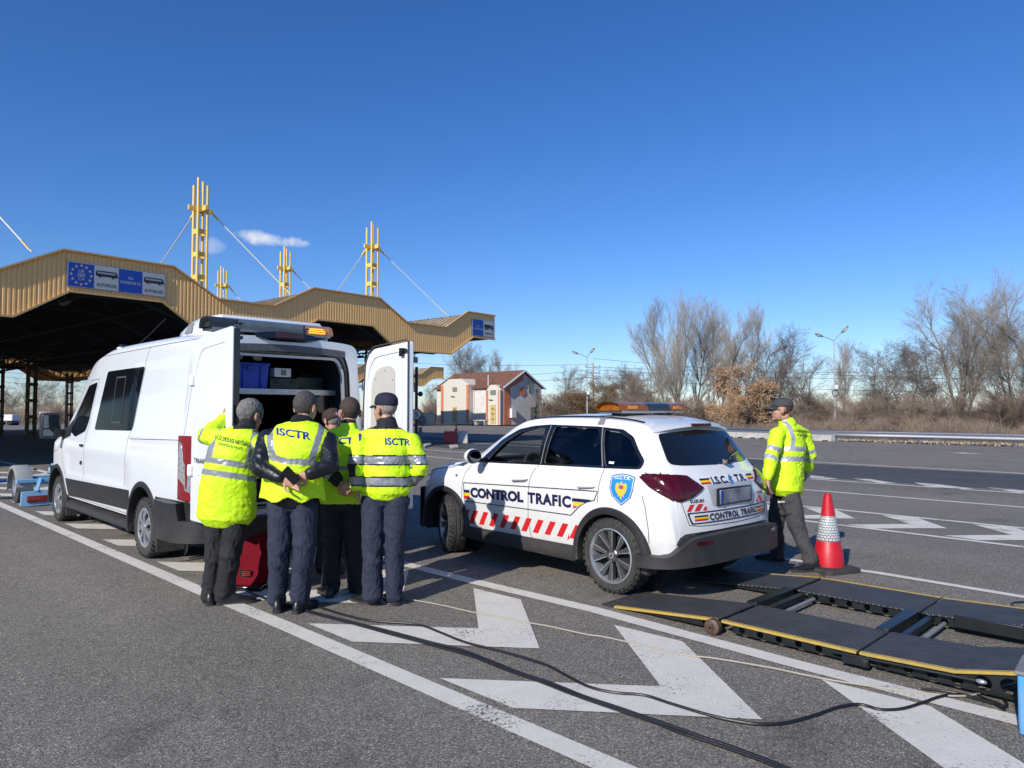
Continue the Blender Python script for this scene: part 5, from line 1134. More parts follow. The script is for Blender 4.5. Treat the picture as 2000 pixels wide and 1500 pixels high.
m=MB(); q=rpoly([(-.77,.63),(.77,.63),(.77,1.7),(.745,2.10),(.67,2.26),(-.67,2.26),(-.745,2.10),(-.77,1.7)],[.02,.02,.3,.14,.14,.14,.14,.3],5); m.tube([(-1.115,y,z) for y,z in q]+[(-1.115,*q[0])],.018,6); m.build('door_seal',M['blackg'],van)
m=MB(); m.loft([[Vector((-1.152,y,2.285+.035*(1-(y/.8)**2)+dz)) for dz in(-.045,.03)] for y in np.linspace(-.72,.72,14)],0,False,False); m.build('header_strip',mat('dark header',(.10,.10,.105),.5,var=.2,vscale=20),van,smooth=0)
m=MB(); m.box((0,0,.615),(2.3,1.58,.03)); m.build('cargo_floor',M['grey'],van)
m=MB(); m.box((-.35,0,1.84),(1.1,1.50,.035)); m.box((-.905,0,1.845),(.012,1.50,.06)); m.build('shelf',M['steel'],van)
for y in(.2,-.02): m=MB(); m.box((-.55,y+.1,2.235),(.10,.11,.04)); m.box((-.60,y+.1,2.21),(.02,.08,.02)); m.build('ceiling_hook',M['steel'],van,bevel=.005)
def vthing(name,mb,mt,u,v,z,label,cat,rz=0,**k):
    o=mb.build(name,mt,None,**k); w=vo_+Vector((math.cos(VA)*u-math.sin(VA)*v,math.sin(VA)*u+math.cos(VA)*v,z)); o.location=w; o.rotation_euler.z=VA+rz; tag(o,label,cat); return o
def crate(w,d,h,mt):
    m=MB(); m.loft([[Vector((a*d*.46,b*w*.46,0)) for a,b in((-1,-1),(1,-1),(1,1),(-1,1))],[Vector((a*d*.5,b*w*.5,h)) for a,b in((-1,-1),(1,-1),(1,1),(-1,1))]]); m.box((0,0,h-.015),(d*1.04,w*1.04,.03)); 
    for y in(-.25,.25): m.box((-d*.49,y*w,h*.5),(.02,.02,h*.85))
    m.box((-d*.51,0,h*.8),(.02,w*.3,.05)); return m
MBC=mat('blue plastic crate',(.01,.06,.55),.35,var=.1)
vthing('storage_crate',crate(.40,.40,.30,MBC),MBC,-.62,.24,1.865,'bright blue plastic crate on the steel shelf inside the van','crate',bevel=.008)
MDG=mat('dark green case',(.012,.03,.025),.5)
m=MB(); m.box((0,0,.07),(.35,.36,.14)); m.box((-.18,.1,.1),(.02,.06,.03)); m.box((-.18,-.1,.1),(.02,.06,.03)); vthing('tool_case',m,MDG,-.66,-.14,1.862,'dark green tool case right of the blue crate','tool case',bevel=.008)
m=MB(); m.box((0,0,.08),(.30,.34,.16)); m.tube([(-.05,-.06,.16),(-.05,-.06,.19),(-.05,.06,.19),(-.05,.06,.16)],.01,6); vthing('tool_case',m,MDG,-.60,-.50,1.862,'second dark green case at the right end of the shelf','tool case',bevel=.008)
m=MB(); m.box((0,0,.06),(.12,.20,.10)); m.box((-.062,-.01,.06),(.006,.06,.06),1); vthing('card_box',m,[M['dwhite'],M['grey']],-.76,-.12,2.005,'small white box on top of the dark green case','box',bevel=.003)
m=MB(); m.box((0,0,.16),(.40,.42,.32)); m.box((-.202,.0,.27),(.006,.38,.07),1)
for y in(-.15,.15): m.tube([(-.20,y-.04,.1),(-.235,y-.04,.1),(-.235,y+.04,.1),(-.20,y+.04,.1)],.008,6,1)
for y,z in((-.12,.2),(-.05,.14),(.1,.2)): m.cyl((-.20,y,z),(-.22,y,z),.022,n=10,mi=1)
vthing('equipment_case',m,[mat('pale metal case',(.50,.49,.44),.4,.2),M['blackg']],-.72,.42,1.36,'pale metal equipment case with black controls low inside the van','equipment case',bevel=.006)
m=MB(); m.box((0,0,.68),(.55,.5,1.36-.63)); vthing('equipment_rack',m,M['dk'],-.65,.42,.0,'dark rack below the pale metal case in the van','rack')
m=MB(); m.box((0,0,.36),(.5,.8,.72)); m.box((-.26,.1,.5),(.03,.3,.2)); vthing('equipment_rack',m,M['dk'],-.55,-.28,.63,'dark machine filling the lower right of the van interior','machine',bevel=.02)
m=MB(); m.cyl((0,-.02,0),(0,.02,0),.10,n=20); m.tube([(math.cos(t)*.11,0,math.sin(t)*.11) for t in np.linspace(0,6.28,24)],.012,6); vthing('cable_reel',m,M['blackg'],-.86,-.60,1.72,'black cable reel hanging below the right end of the van shelf','reel',R(90))
m=MB(); m.box((0,0,.25),(.30,.02,.48)); m.box((0,-.012,.25),(.26,.004,.44),1); vthing('wall_cabinet',m,[M['grey'],M['dk']],-.84,.60,1.78,'grey framed cabinet on the left wall inside the van','cabinet',R(80))
# side windows and trims
def vpoly(pl,mt,name,off=.003,sg=1,maxe=.09): v,f=poly2d([pl]); V,F=drape(v,f,side(sg),bvV,off,maxe); m=MB(); m.add(V,F); return m.build(name,mt,van,smooth=60)
VW=rpoly([(1.925,2.145),(.535,2.15),(.725,1.40),(2.185,1.385)],[.05,.03,.03,.06]); DW=rpoly([(2.34,2.02),(2.50,1.50),(2.60,1.36),(3.05,1.27),(3.30,1.33),(3.30,1.52),(2.78,1.98)],[.05,.03,.05,.05,.02,.02,.05])
MVG=mat('black privacy glass',(.005,.007,.010),.08,spec=.05)
for sg in(1,-1):
    o=vpoly(VW,MVG,'side_window',.004,sg); vpoly(DW,MVG,'door_window',.004,sg)
    v,f=poly2d([rrect(1.12,1.48,1.50,2.06,.02),rrect(1.14,1.50,1.48,2.04,.02)]); V,F=drape(v,f,side(sg),bvV,.009,.1); m=MB(); m.add(V,F); m.build('sliding_pane',M['seam'],o,smooth=0)
    v,f=poly2d([rrect(1.155,1.515,1.47,2.03,.02)]); V,F=drape(v,f,side(sg),bvV,.0075,.1); m=MB(); m.add(V,F); m.build('inner_pane',MVG,o,smooth=60)
    vpoly([(3.30,1.52),(3.30,1.28),(3.75,1.20),(3.62,1.40)],M['black'],'quarter_trim',.006,sg)
    vpoly([(-1.14,.735),(-.5,.725),(-.25,.722),(-.25,.5),(-.30,.47),(-1.14,.47)],M['black'],'lower_cladding',.012,sg)
    vpoly([(.63,.72),(1.5,.705),(3.42,.675),(3.36,.55),(3.30,.44),(2.6,.455),(.68,.485)],M['black'],'lower_cladding',.010,sg)
    for x in(.19,3.93):
        archring(x,.36,.43,.50,sg*(1.005 if x<1 else .995),.03,-14,194).build('arch_cladding',M['black'],van,smooth=40)
        m=MB(); m.loft([[Vector((x+.437*math.cos(R(a)),sg*yy,.36+.437*math.sin(R(a)))) for a in range(-15,200,10)] for yy in(.64,1.0)],0,False,False); m.add([(x+.437*math.cos(R(a)),sg*.64,.36+.437*math.sin(R(a))) for a in range(0,360,20)],[tuple(range(18))]); m.build('wheel_well',M['dk'],van,smooth=60)
    m=MB(); m.loft([[Vector((x,sg*(.93+a),z)) for a,z in((-.05,.25),(.06,.25),(.08,.28),(.07,.33),(.02,.36),(-.05,.36))] for x in(.60,1.2,2.4,3.45)]); m.build('side_step',M['black'],van,smooth=40)
    m=MB(); m.box((-.36,sg*.90,.32),(.03,.30,.36)); m.box((3.42,sg*.88,.28),(.03,.26,.30)); m.build('mud_flap',M['rubber'],van,bevel=.01)
VF=side(1)
seam(bvV,van,[[(2.27,2.08),(2.30,2.02),(2.46,1.48),(2.53,1.30),(2.55,.9),(2.52,.42)],[(.36,2.40),(.50,2.20),(.70,1.42),(.80,1.31),(.82,.75)],[(-1.0,2.36),(-.95,2.0),(-.90,1.5),(-.86,1.33)],[(.77,1.305),(-.86,1.335)],[(2.2,2.36),(-.95,2.37)],[(2.30,2.06),(2.7,2.05),(3.25,1.62)],[(3.44,.70),(3.62,.95),(3.74,1.18)],[(3.75,1.19),(3.95,1.05),(4.2,1.02)]],VF)
m=MB(); m.box((2.64,1.022,1.165),(.13,.03,.035)); m.build('door_handle',M['blackg'],van,bevel=.008)
m=MB(); m.cyl((2.66,1.0,.93),(2.66,1.028,.93),.028,n=16); m.build('lock_cap',M['blackg'],van)
# mirrors, nose
for sg in(1,-1):
    m=MB(); m.loft([[Vector((3.66+dx,sg*(1.17+a*.12),1.42+b*.185)) for a,b in((-1,-.8),(-.8,-1),(.8,-1),(1,-.8),(1.0,.7),(.8,1),(-.7,1),(-1,.8))] for dx in(-.05,.0,.09)]); mm=m.build('wing_mirror',M['black'],van,smooth=40,bevel=.012)
    m=MB(); m.beam((3.66,sg*1.0,1.30),(3.66,sg*1.14,1.32),.12,.10); m.build('mirror_arm',M['black'],mm)
    for z0,z1 in((1.385,1.575),(1.27,1.37)): m=MB(); m.box((3.607,sg*1.17,(z0+z1)/2),(.006,.20,z1-z0)); m.build('mirror_glass',M['mirror'],mm,bevel=.003)
    m=MB(); m.loft([[Vector((x,sg*(.96 if x<4.4 else .88-.3*(x-4.4)),z)) for x in(4.42,4.6,4.78)] for z in(.80,1.02)],0,False,False); m.build('headlight',M['lampclear'],van)
m=MB(); m.loft([[Vector((4.95-.30*(abs(y)/.95)**2.4+.03,y,z)) for z in(.28,.40,.66,.78)] for y in np.linspace(-.94,.94,15)],0,False,False); m.build('front_bumper',M['black'],van,smooth=50)
v,f=poly2d([[(-.76,1.43),(.76,1.43),(.70,2.16),(-.70,2.16)]]); V,F=drape(v,f,lambda x,y:((7,x,y),(-1,0,0)),bvV,.006,.12); m=MB(); m.add(V,F); m.build('windscreen',MVG,van,smooth=60)
# rear lamps
for sg in(1,-1):
    for (z0,z1,mt,nm) in ((1.13,1.375,M['lampred'],'tail_lamp_upper'),(.90,1.13,M['lampclear'],'tail_lamp_clear'),(.745,.90,M['lampred'],'tail_lamp_lower')):
        pass
    lo=MB(); ys=sg
    def lampblock(z0,z1,x0,x1,y0,y1,mt,nm,par):
        m=MB(); m.loft([[Vector((x0,ys*y0,z)),Vector((x0,ys*y1,z)),Vector((x1+.03,ys*(y1+.004),z)),Vector((x1,ys*(y1-.05),z)),Vector((x1,ys*y0,z))] for z in(z0,z1)]); return m.build(nm,mt,par,bevel=.012)
    L0=lampblock(.735,1.385,-1.17,-.83+0,.86,1.005,M['lampred'],'tail_lamp',van); L0.data.transform(Matrix.Identity(4))
    # rebuild orientation: lamp sits on the corner
    bpy.data.objects.remove(L0)
    def blk(z0,z1,e,mt,nm,par,fx=-.84,s=0):
        # s: forward slant of the side edge at the top and bottom
        m=MB(); m.loft([[Vector((fx+dx,ys*.90,z)),Vector((fx+dx,ys*(1.006+e),z)),Vector((-1.08,ys*(1.008+e),z)),Vector((-1.165-e,ys*(.975),z)),Vector((-1.165-e,ys*.865,z)),Vector((-1.1,ys*.865,z))] for z,dx in((z0,0),(z1,0))]); return m.build(nm,mt,par,bevel=.010)
    base=blk(.735,1.385,.012,M['lampred'],'tail_lamp',van)
    m=MB(); m.prism([(-1.02,ys*1.018,.90),(-1.06,ys*1.018,.84),(-1.17,ys*1.0,.82),(-1.17,ys*1.0,1.02),(-1.0,ys*1.018,1.12),(-.96,ys*1.018,1.30),(-.90,ys*1.018,1.32),(-.87,ys*1.018,1.20),(-.88,ys*1.018,.95)],(0,ys*.006,0)); m.build('clear_lens',M['lampclear'],base,bevel=.003)
    m=MB(); m.prism([(-1.182,ys*(y),z) for y,z in((.885,.84),(.96,.84),(.97,1.0),(.94,1.12),(.885,1.16))],(-.004,0,0)); m.build('clear_lens',M['lampclear'],base)
# rear bumper, step, plate
hp=[(-.50,1.0),(-.75,1.02),(-.98,1.005),(-1.13,.92),(-1.20,.75),(-1.225,.3)]; path=hp+[(x,-y) for x,y in hp[::-1]]
vbp=ubump(path,lambda s:[(-.12,.34),(0,.33),(.02,.36),(.03,.50),(.025,.70),(0,.72),(-.12,.72)] if abs(s-.5)>.30 else [(-.12,.34),(0,.33),(.02,.36),(.03,.44),(.025,.535),(0,.555),(-.12,.555)],M['black'],'rear_bumper',van)
m=MB(); m.box((-1.235,.86,.585),(.04,.06,.10)); m.build('hinge_cover',M['dwhite'],van,bevel=.01)
m=MB(); m.box((-1.265,.50,.50),(.012,.42,.11)); pl_=m.build('number_plate',mat('blurred white plate',(.55,.57,.62),.5,var=.35,vscale=9),van,bevel=.003); m=MB(); m.box((-1.273,.685,.50),(.004,.045,.10)); m.build('plate_band',mat('eu blue',(.02,.09,.5),.5),pl_)
m=MB(); m.cyl((-1.20,-.1,.42),(-1.38,-.1,.42),.03,n=10); m.ell((-1.38,-.1,.46),(.035,.035,.035),12,8); m.build('tow_hitch',M['blackg'],van)
# hinges on the body
for y,sg in((1,1),(-1,-1)):
    for z in(1.93,1.05,2.0)[:2]: m=MB(); m.box((-1.14,sg*1.0,z),(.10,.03,.11)); m.cyl((-1.17,sg*1.02,z-.06),(-1.17,sg*1.02,z+.06),.018,n=10); m.build('door_hinge',M['dwhite'],van,bevel=.006)
# doors, hinged at the rear corners and opened a quarter turn
def cargo_door(sg,ang):
    e=bpy.data.objects.new('rear_door',None); COL.objects.link(e); e.parent=van; e.location=(-1.175,sg*.985,0); e.rotation_euler=(0,0,sg*R(ang))
    W_=.88 # local: x across the closed door towards -sg*y. build in coords (a along door, z)
    curve=lambda z: .0 if z<1.3 else .13*((z-1.3)/1.1)**1.6      # the door top leans with the tail
    def pt(a,z,o): return Vector((o,-sg*a,z))
    outl=rpoly([(.0,.56),(W_,.56),(W_,2.405),(.16,2.36),(.035,2.2),(0,1.7)],[.03,.03,.05,.22,.1,.2],6)
    m=MB(); n=len(outl)
    # outer skin at o=-.035 .. inner face at o=+.035; open door: local +x points into the van when closed
    A=[pt(a,z,-.03) for a,z in outl]; B=[pt(.015+a*(1-.03/W_),z if z<2.3 else z-.012,.035) for a,z in outl]
    m.add(A+B,[tuple(range(n)),tuple(range(n,2*n))[::-1]]+[(i,(i+1)%n,(i+1)%n+n,i+n) for i in range(n)]); dk=m.build('door_shell',M['whitev'],e,bevel=.014,seg=3)
    # raised inner frame with trim panel
    inn=rpoly([(.09,.66),(W_-.12,.66),(W_-.12,2.30),(.22,2.26),(.10,2.05),(.085,1.6)],[.06,.06,.10,.22,.1,.2],6)
    m=MB(); v,f=poly2d([inn]); hole=rpoly([(.17,1.30),(W_-.25,1.30),(W_-.25,2.16),(.30,2.12),(.19,1.96)],[.05,.05,.14,.2,.1],6); hole2=rpoly([(.17,.74),(W_-.25,.74),(W_-.25,1.20),(.17,1.20)],.06)
    m.prism([pt(a,z,.0355) for a,z in hole],Vector((.014,0,0))); m.prism([pt(a,z,.0355) for a,z in hole2],Vector((.014,0,0)));
    m.build('trim_panel',mat('beige door card %d'%sg,(.50,.48,.44),.7,var=.04),e,bevel=.006)
    ridge=[pt(a,z,.037) for a,z in inn]; m=MB(); m.tube(ridge+[ridge[0]],.012,6); m.build('inner_ridge',M['whitev'],e)
    m=MB()
    for a,z in ((.24,1.4),(.21,1.7),(.26,2.0),(.45,2.09),(.60,1.98),(.60,1.7),(.60,1.4)): m.cyl(pt(a,z,.049),pt(a,z,.053),.008,n=8)
    m.build('trim_clips',M['grey'],e)
    seal=[pt(a*.96+.02,.6+(z-.56)*.985,.04) for a,z in outl]; m=MB(); m.tube(seal+[seal[0]],.009,5); m.build('door_seal',M['seam'],e)
    # recessed-look swage on the outer face
    sw=rpoly([(.09,1.02),(W_-.10,1.02),(W_-.10,2.27),(.22,2.23),(.10,2.02)],[.05,.05,.06,.2,.1],6); m=MB(); r_=[pt(a,z,-.031) for a,z in sw]; m.tube(r_+[r_[0]],.007,6); m.build('outer_swage',M['whitev'],e)
    for z in (2.28,.62): m=MB(); m.box(pt(W_-.11,z,.05),(.05,.06,.09)); m.box(pt(W_-.07,z+.02,.065),(.03,.10,.03)); m.build('latch',M['blackg'],e,bevel=.004)
    for z in(1.93,1.05): m=MB(); m.box(pt(.02,z,-.03),(.05,.09,.10)); m.build('hinge_plate',M['dwhite'],e,bevel=.006)
    if sg>0: m=MB(); m.box(pt(W_+.002,1.48,.012),(.05,.010,1.80)); m.build('edge_seal',M['blackg'],e)
    if sg>0:
        v,f=text2d('TRANSIT',.045,.30,.02); m=MB(); m.add([pt(.115+p[0],1.135+p[1],-.0475) for p in v],f); m.build('lettering',M['blackg'],e,smooth=0)
    return e
cargo_door(1,-89); cargo_door(-1,-91)
# roof equipment: high brake lamp, light bar, cooling unit, antenna
m=MB(); m.loft([[Vector((-1.19+.06*(abs(y)/.36)**2+dx,y-.0,2.435+dz*(1-.5*(abs(y)/.36)**3))) for dx,dz in((0,-.055),(-.03,-.03),(-.02,.045),(.05,.06),(.08,-.05))] for y in np.linspace(-.36,.36,13)]); hb=m.build('high_brake_lamp',M['blackg'],van,smooth=40)
m=MB(); m.loft([[Vector((-1.222+.06*(abs(y)/.36)**2,y,2.44+dz)) for dz in(-.02,.035)] for y in np.linspace(-.17,.17,7)],0,False,False); m.build('red_lens',M['lampdark'],hb)
vb2=bpy.data.objects.new('light_bar',None); COL.objects.link(vb2); vb2.parent=van; vb2.location=(-.98,.122,2.475)
MAMC=mat('clear amber lens',(.42,.20,.09),.1,coat=1,var=.3,vscale=30)
MEM=bpy.data.materials.new('lit amber led'); MEM.use_nodes=True; b_=MEM.node_tree.nodes['Principled BSDF']; b_.inputs['Base Color'].default_value=(.9,.25,.01,1); b_.inputs['Emission Color'].default_value=(1,.22,.015,1); b_.inputs['Emission Strength'].default_value=3.2
MSB=mat('grey green bar cover',(.10,.125,.125),.25,coat=.5,var=.2,vscale=9)
barseg(.66,.42,MSM,'smoke_lens',vb2,.4,0,.115,.13); barseg(.42,-.34,MSB,'bar_cover',vb2,0,0,.115,.13); al=barseg(-.34,-.655,MAMC,'amber_lens',vb2,0,.3,.115,.13)
m=MB(); m.box((0,0,0),(.27,1.34,.024)); m.box((0,.35,-.04),(.1,.08,.06)); m.box((0,-.35,-.04),(.1,.08,.06)); m.build('bar_base',M['grey'],vb2)
for k in range(3): m=MB(); m.box((-.134+.012*(k==2),-.50,.036+.022*k),(.006,.20-.03*(k==2),.011)); m.build('led_row',MEM,al)
m=MB(); m.box((-.131,.42,.06),(.012,.015,.11)); m.box((-.131,-.34,.06),(.012,.015,.11)); m.build('bar_divider',M['blackg'],vb2)
m=MB(); m.loft([[Vector((x,s*w,z)) for s,w,z in((1,w0,2.44),(1,w0-.02,2.44+h*.6),(1,w0-.10,2.44+h),(-1,w0-.10,2.44+h),(-1,w0-.02,2.44+h*.6),(-1,w0,2.44))] for x,w0,h in((-.84,.68,.20),(-.80,.69,.225),(-.3,.69,.235),(-.02,.68,.215),(.18,.66,.15),(.27,.63,.07))]); ac=m.build('cooling_unit',M['whitev'],van,smooth=50,bevel=.01)
m=MB(); m.prism([(-.28,.687,2.50),(-.06,.684,2.50),(-.14,.66,2.61),(-.28,.665,2.61)],(0,.006,0)); m.build('vent_grille',M['grey'],ac)
m=MB(); m.box((1.73,.80,2.465),(.12,.07,.05)); m.box((1.70,.84,2.44),(.10,.05,.03),1); m.build('camera_pod',[M['blackg'],M['dwhite']],van,bevel=.01)
m=MB(); m.tube([(1.45,.70,2.48),(1.30,.62,2.60),(1.08,.50,2.80)],.004,5); m.build('antenna',M['blackg'],van)
for (x,y) in ((.19,1.0),(.19,-1.0),(3.93,1.0),(3.93,-1.0)): wheel(van,x,y,.335,.215,.215,'cap')
m=MB(); m.box((1.7,0,.36),(4.6,1.5,.10)); m.cyl((.19,-.8,.33),(.19,.8,.33),.06,n=10); m.build('underbody',M['dk'],van)
# ================================================================== PEOPLE
MSK=mat('skin',(.50,.27,.19),.5,var=.12,vscale=30,spec=.4); MSK.node_tree.nodes['Principled BSDF'].inputs['Subsurface Weight'].default_value=.05
HV=(.62,.95,.0)
def cloth(name,col,rough=.85,bump=.6,bs=15,**k): return mat(name,col,rough,var=k.pop('var',.06),vscale=k.pop('vs',12),bump=bump,bscale=bs,aniso=(1,1,1.6),**k)
MHV=cloth('fluorescent yellow cloth',(.64,.97,.012),.65); MRS=mat('grey reflective tape',(.30,.31,.33),.32,.25,var=.12,vscale=25); MRSb=mat('bright reflective tape',(.45,.47,.50),.35,.3,var=.1,vscale=25)
MNV=cloth('navy trousers',(.021,.026,.050),.85,var=.12); MBT=cloth('black trousers',(.016,.016,.019),.85,var=.2); MGT=cloth('dark grey work trousers',(.055,.052,.055),.9,var=.12)
MLE=mat('black leather',(.010,.011,.016),.38,var=.3,vscale=10,bump=.25,bscale=22,spec=.45); MBC2=cloth('black jacket cloth',(.012,.012,.015),.8); MFU=mat('black fur collar',(.008,.008,.009),.9,bump=1,bscale=300)
MSH=mat('black shoe leather',(.012,.011,.011),.35,bump=.2,bscale=80,dirt=None); MSO=mat('shoe sole',(.03,.028,.026),.8); MCAP=cloth('navy cap cloth',(.012,.014,.035),.85); MCG=cloth('grey cap cloth',(.05,.05,.055),.85); MBRN=cloth('brown cap cloth',(.045,.025,.022),.85)
def hairm(n,a,b): return mat(n,tuple((x*2+y)/3 for x,y in zip(a,b)),.75,col2=b,vscale=75,detail=8,var=.3,bump=.9,bscale=260,aniso=(1,1,.5))
MH1=hairm('grey hair',(.04,.037,.035),(.30,.29,.27)); MH2=hairm('dark greying hair',(.018,.015,.013),(.11,.10,.095)); MH3=hairm('short dark hair',(.028,.018,.014),(.09,.06,.045)); MH4=hairm('light grey hair',(.22,.19,.17),(.42,.38,.35))
MTX=mat('blue print',(.010,.02,.22),.6); MTB=mat('black print',(.015,.018,.015),.6)
def tubeE(mb,pts,rad,side=(1,0,0),n=20,cap=True,sub=4):
    """elliptical tube through joints; rad: (half width along side, half depth)"""
    Pp=smoothp(pts,sub); rr=smoothp([Vector((a,b,0)) for a,b in rad],sub); rings=[]; N_=len(Pp); side=Vector(side)
    for i,p in enumerate(Pp):
        t=(Pp[min(i+1,N_-1)]-Pp[max(i-1,0)]).normalized(); u=(side-t*side.dot(t)).normalized(); w=t.cross(u); a,b=rr[i].x,rr[i].y
        rg=lambda c,k:[c+(u*math.cos(2*math.pi*j/n)*a+w*math.sin(2*math.pi*j/n)*b)*k for j in range(n)]
        if i==0 and cap: rings+= [rg(p-t*min(a,b)*.6,.35),rg(p-t*min(a,b)*.42,.75)]
        rings.append(rg(p,1))
        if i==N_-1 and cap: rings+=[rg(p+t*min(a,b)*.42,.75),rg(p+t*min(a,b)*.6,.35)]
    mb.loft(rings)
def remesh(mb,name,voxel,iters=3,fac=.5):
    me=bpy.data.meshes.new(name); me.from_pydata(mb.v,[],mb.f); bm=bmesh.new(); bm.from_mesh(me); bmesh.ops.recalc_face_normals(bm,faces=bm.faces); bm.to_mesh(me); bm.free()
    o=bpy.data.objects.new(name,me); COL.objects.link(o)
    r=o.modifiers.new('r','REMESH'); r.mode='VOXEL'; r.voxel_size=voxel; s=o.modifiers.new('s','SMOOTH'); s.factor=fac; s.iterations=iters
    bake(o); o.data.polygons.foreach_set('use_smooth',[True]*len(o.data.polygons)); return o
def vco(me):
    a=np.empty(len(me.vertices)*3); me.vertices.foreach_get('co',a); return a.reshape(-1,3)
def fold(o,amp,f=1.0,seed=0,keep=None,knees=(),zs=1.0):
    """displace cloth along normals with ridged, stretched noise; knees: (point, radius, extra)"""
    me=o.data; co=vco(me); no=np.empty(len(co)*3); me.vertices.foreach_get('normal',no); no=no.reshape(-1,3); d=np.zeros(len(co))
    for i,(x,y,z) in enumerate(co):
        n1=noise.noise(Vector((x*5*f+seed,y*5*f,(z*11*zs+x*3)*f))); n2=noise.noise(Vector(((x*10+z*7)*f,y*10*f+seed,(z*6*zs-x*3)*f))); n3=noise.noise(Vector((x*24*f,y*24*f,z*26*zs*f+seed)))
        d[i]=(1-abs(n1)*2.4)*.6+(1-abs(n2)*2.4)*.4-.60+(1-abs(n3)*2.6)*.26
    k=np.full(len(co),amp)
    for (c,r,e) in knees:
        q=np.linalg.norm(co-np.array(c),axis=1); k=k+e*np.exp(-(q/r)**2)
    co=co+no*(d*k)[:,None]; me.vertices.foreach_set('co',co.ravel()); me.update()
def limbid(co,limbs):
    """nearest limb and arc position for points; limbs: list of (pts, radius)"""
    best=np.full(len(co),1e9); lid=np.zeros(len(co),int); s_=np.zeros(len(co))
    for k,(pts,r) in enumerate(limbs):
        s0=0
        for a,b in zip(pts[:-1],pts[1:]):
            a=np.array(a);b=np.array(b);ab=b-a;L2=ab@ab; t=np.clip(((co-a)@ab)/L2,0,1); d=np.linalg.norm(co-(a+t[:,None]*ab),axis=1)/r; m=d<best; best[m]=d[m]; lid[m]=k; s_[m]=s0+t[m]*math.sqrt(L2); s0+=math.sqrt(L2)
    return lid,s_
def projpx(co,o):
    w=co+np.array(o); X,Y,Z=w[:,0],w[:,1],w[:,2]-CAMH; c,s=math.cos(PITCH),math.sin(PITCH); f=Y*c+Z*s; u=-Y*s+Z*c; return 1000+FPX*X/f,750-FPX*u/f
def paint(o,mats,fn,root,limbs):
    me=o.data; n=len(me.polygons); c=np.empty(n*3); me.polygons.foreach_get('center',c); c=c.reshape(-1,3); px,py=projpx(c,root.location); lid,s=limbid(c,limbs)
    for m in mats: me.materials.append(m)
    me.polygons.foreach_set('material_index',fn(px,py,lid,s,c).astype(np.int32)); me.update()
def hand(mb,wrist,d,pn,curl=.5,thumb=1,s=1.0,spread=.0,lens=(.95,1.05,1.0,.8)):
    """palm and five fingers. d: finger direction, pn: palm normal (fingers curl towards it), thumb: +1/-1 side"""
    d=Vector(d).normalized(); pn=Vector(pn); pn=(pn-d*pn.dot(d)).normalized(); sd=d.cross(pn)*thumb; w=Vector(wrist)
    tubeE(mb,[w-d*.03,w+d*.03*s,w+d*.085*s],[(.026,.02),(.036*s,.017*s),(.041*s,.014*s)],sd,14)
    for k in range(4):
        off=(1.5-k)*.0205*s; p=w+d*.088*s+sd*off; L_=.042*s*lens[k]; dd=d.copy()+sd*(off*2*spread); pts=[p-d*.02]; r=.0085*s*(1 if k<3 else .88)
        for j in range(3):
            ang=curl*(1+.12*k)*(.8 if j==0 else 1.1); ax=dd.cross(pn).normalized(); dd=(dd*math.cos(ang)+pn*math.sin(ang)).normalized(); pn2=pn; p=p+dd*L_*(1-.18*j); pts.append(p.copy()); pn=(pn-dd*pn.dot(dd)).normalized()
        pn=Vector(pn2); pn=(pn-d*pn.dot(d)).normalized() if abs(pn.dot(d))<.98 else pn
        mb.tube(smoothp(pts,2),[r*(1-.03*i) for i in range(len(smoothp(pts,2)))],8)
    p=w+d*.022*s+sd*.028*s; q=p+(sd*.8+d*.65+pn*.25).normalized()*.042*s; e=q+(sd*.25+d*.95+pn*.4).normalized()*.033*s; e2=e+(d*.95+pn*.5).normalized()*.026*s
    mb.tube(smoothp([p-sd*.015,q,e,e2],2),[.013*s,.0125*s,.012*s,.011*s,.010*s,.0095*s,.009*s],8)
def headparts(mb,c,fwd,tilt=0,s=1.0):
    f=Vector(fwd).normalized(); yaw=math.atan2(f.y,f.x)-math.pi/2; Mx=Matrix.Translation(Vector(c))@Matrix.Rotation(yaw,4,'Z')@Matrix.Rotation(-tilt,4,'X')@Matrix.Scale(s,4)
    def e(p,r): 
        m=MB(); m.ell((0,0,0),r,20,14); mb.add([Mx@(Vector(v)+Vector(p)) for v in m.v],m.f)
    e((0,-.012,.032),(.0765,.097,.092)); e((0,.03,-.035),(.062,.066,.082)); e((0,.045,-.078),(.043,.045,.035)); e((0,.080,-.098),(.022,.018,.018)); e((0,.108,-.028),(.014,.018,.013)); e((0,.096,-.008),(.009,.012,.03)); e((.028,.083,.012),(.022,.012,.009)); e((-.028,.083,.012),(.022,.012,.009)); e((0,.090,-.062),(.022,.011,.010)); e((.04,.05,-.03),(.025,.025,.025)); e((-.04,.05,-.03),(.025,.025,.025))
    for sx in(1,-1): e((sx*.083,-.010,-.010),(.012,.022,.034)); e((sx*.089,-.018,.004),(.008,.016,.018))
    return Mx
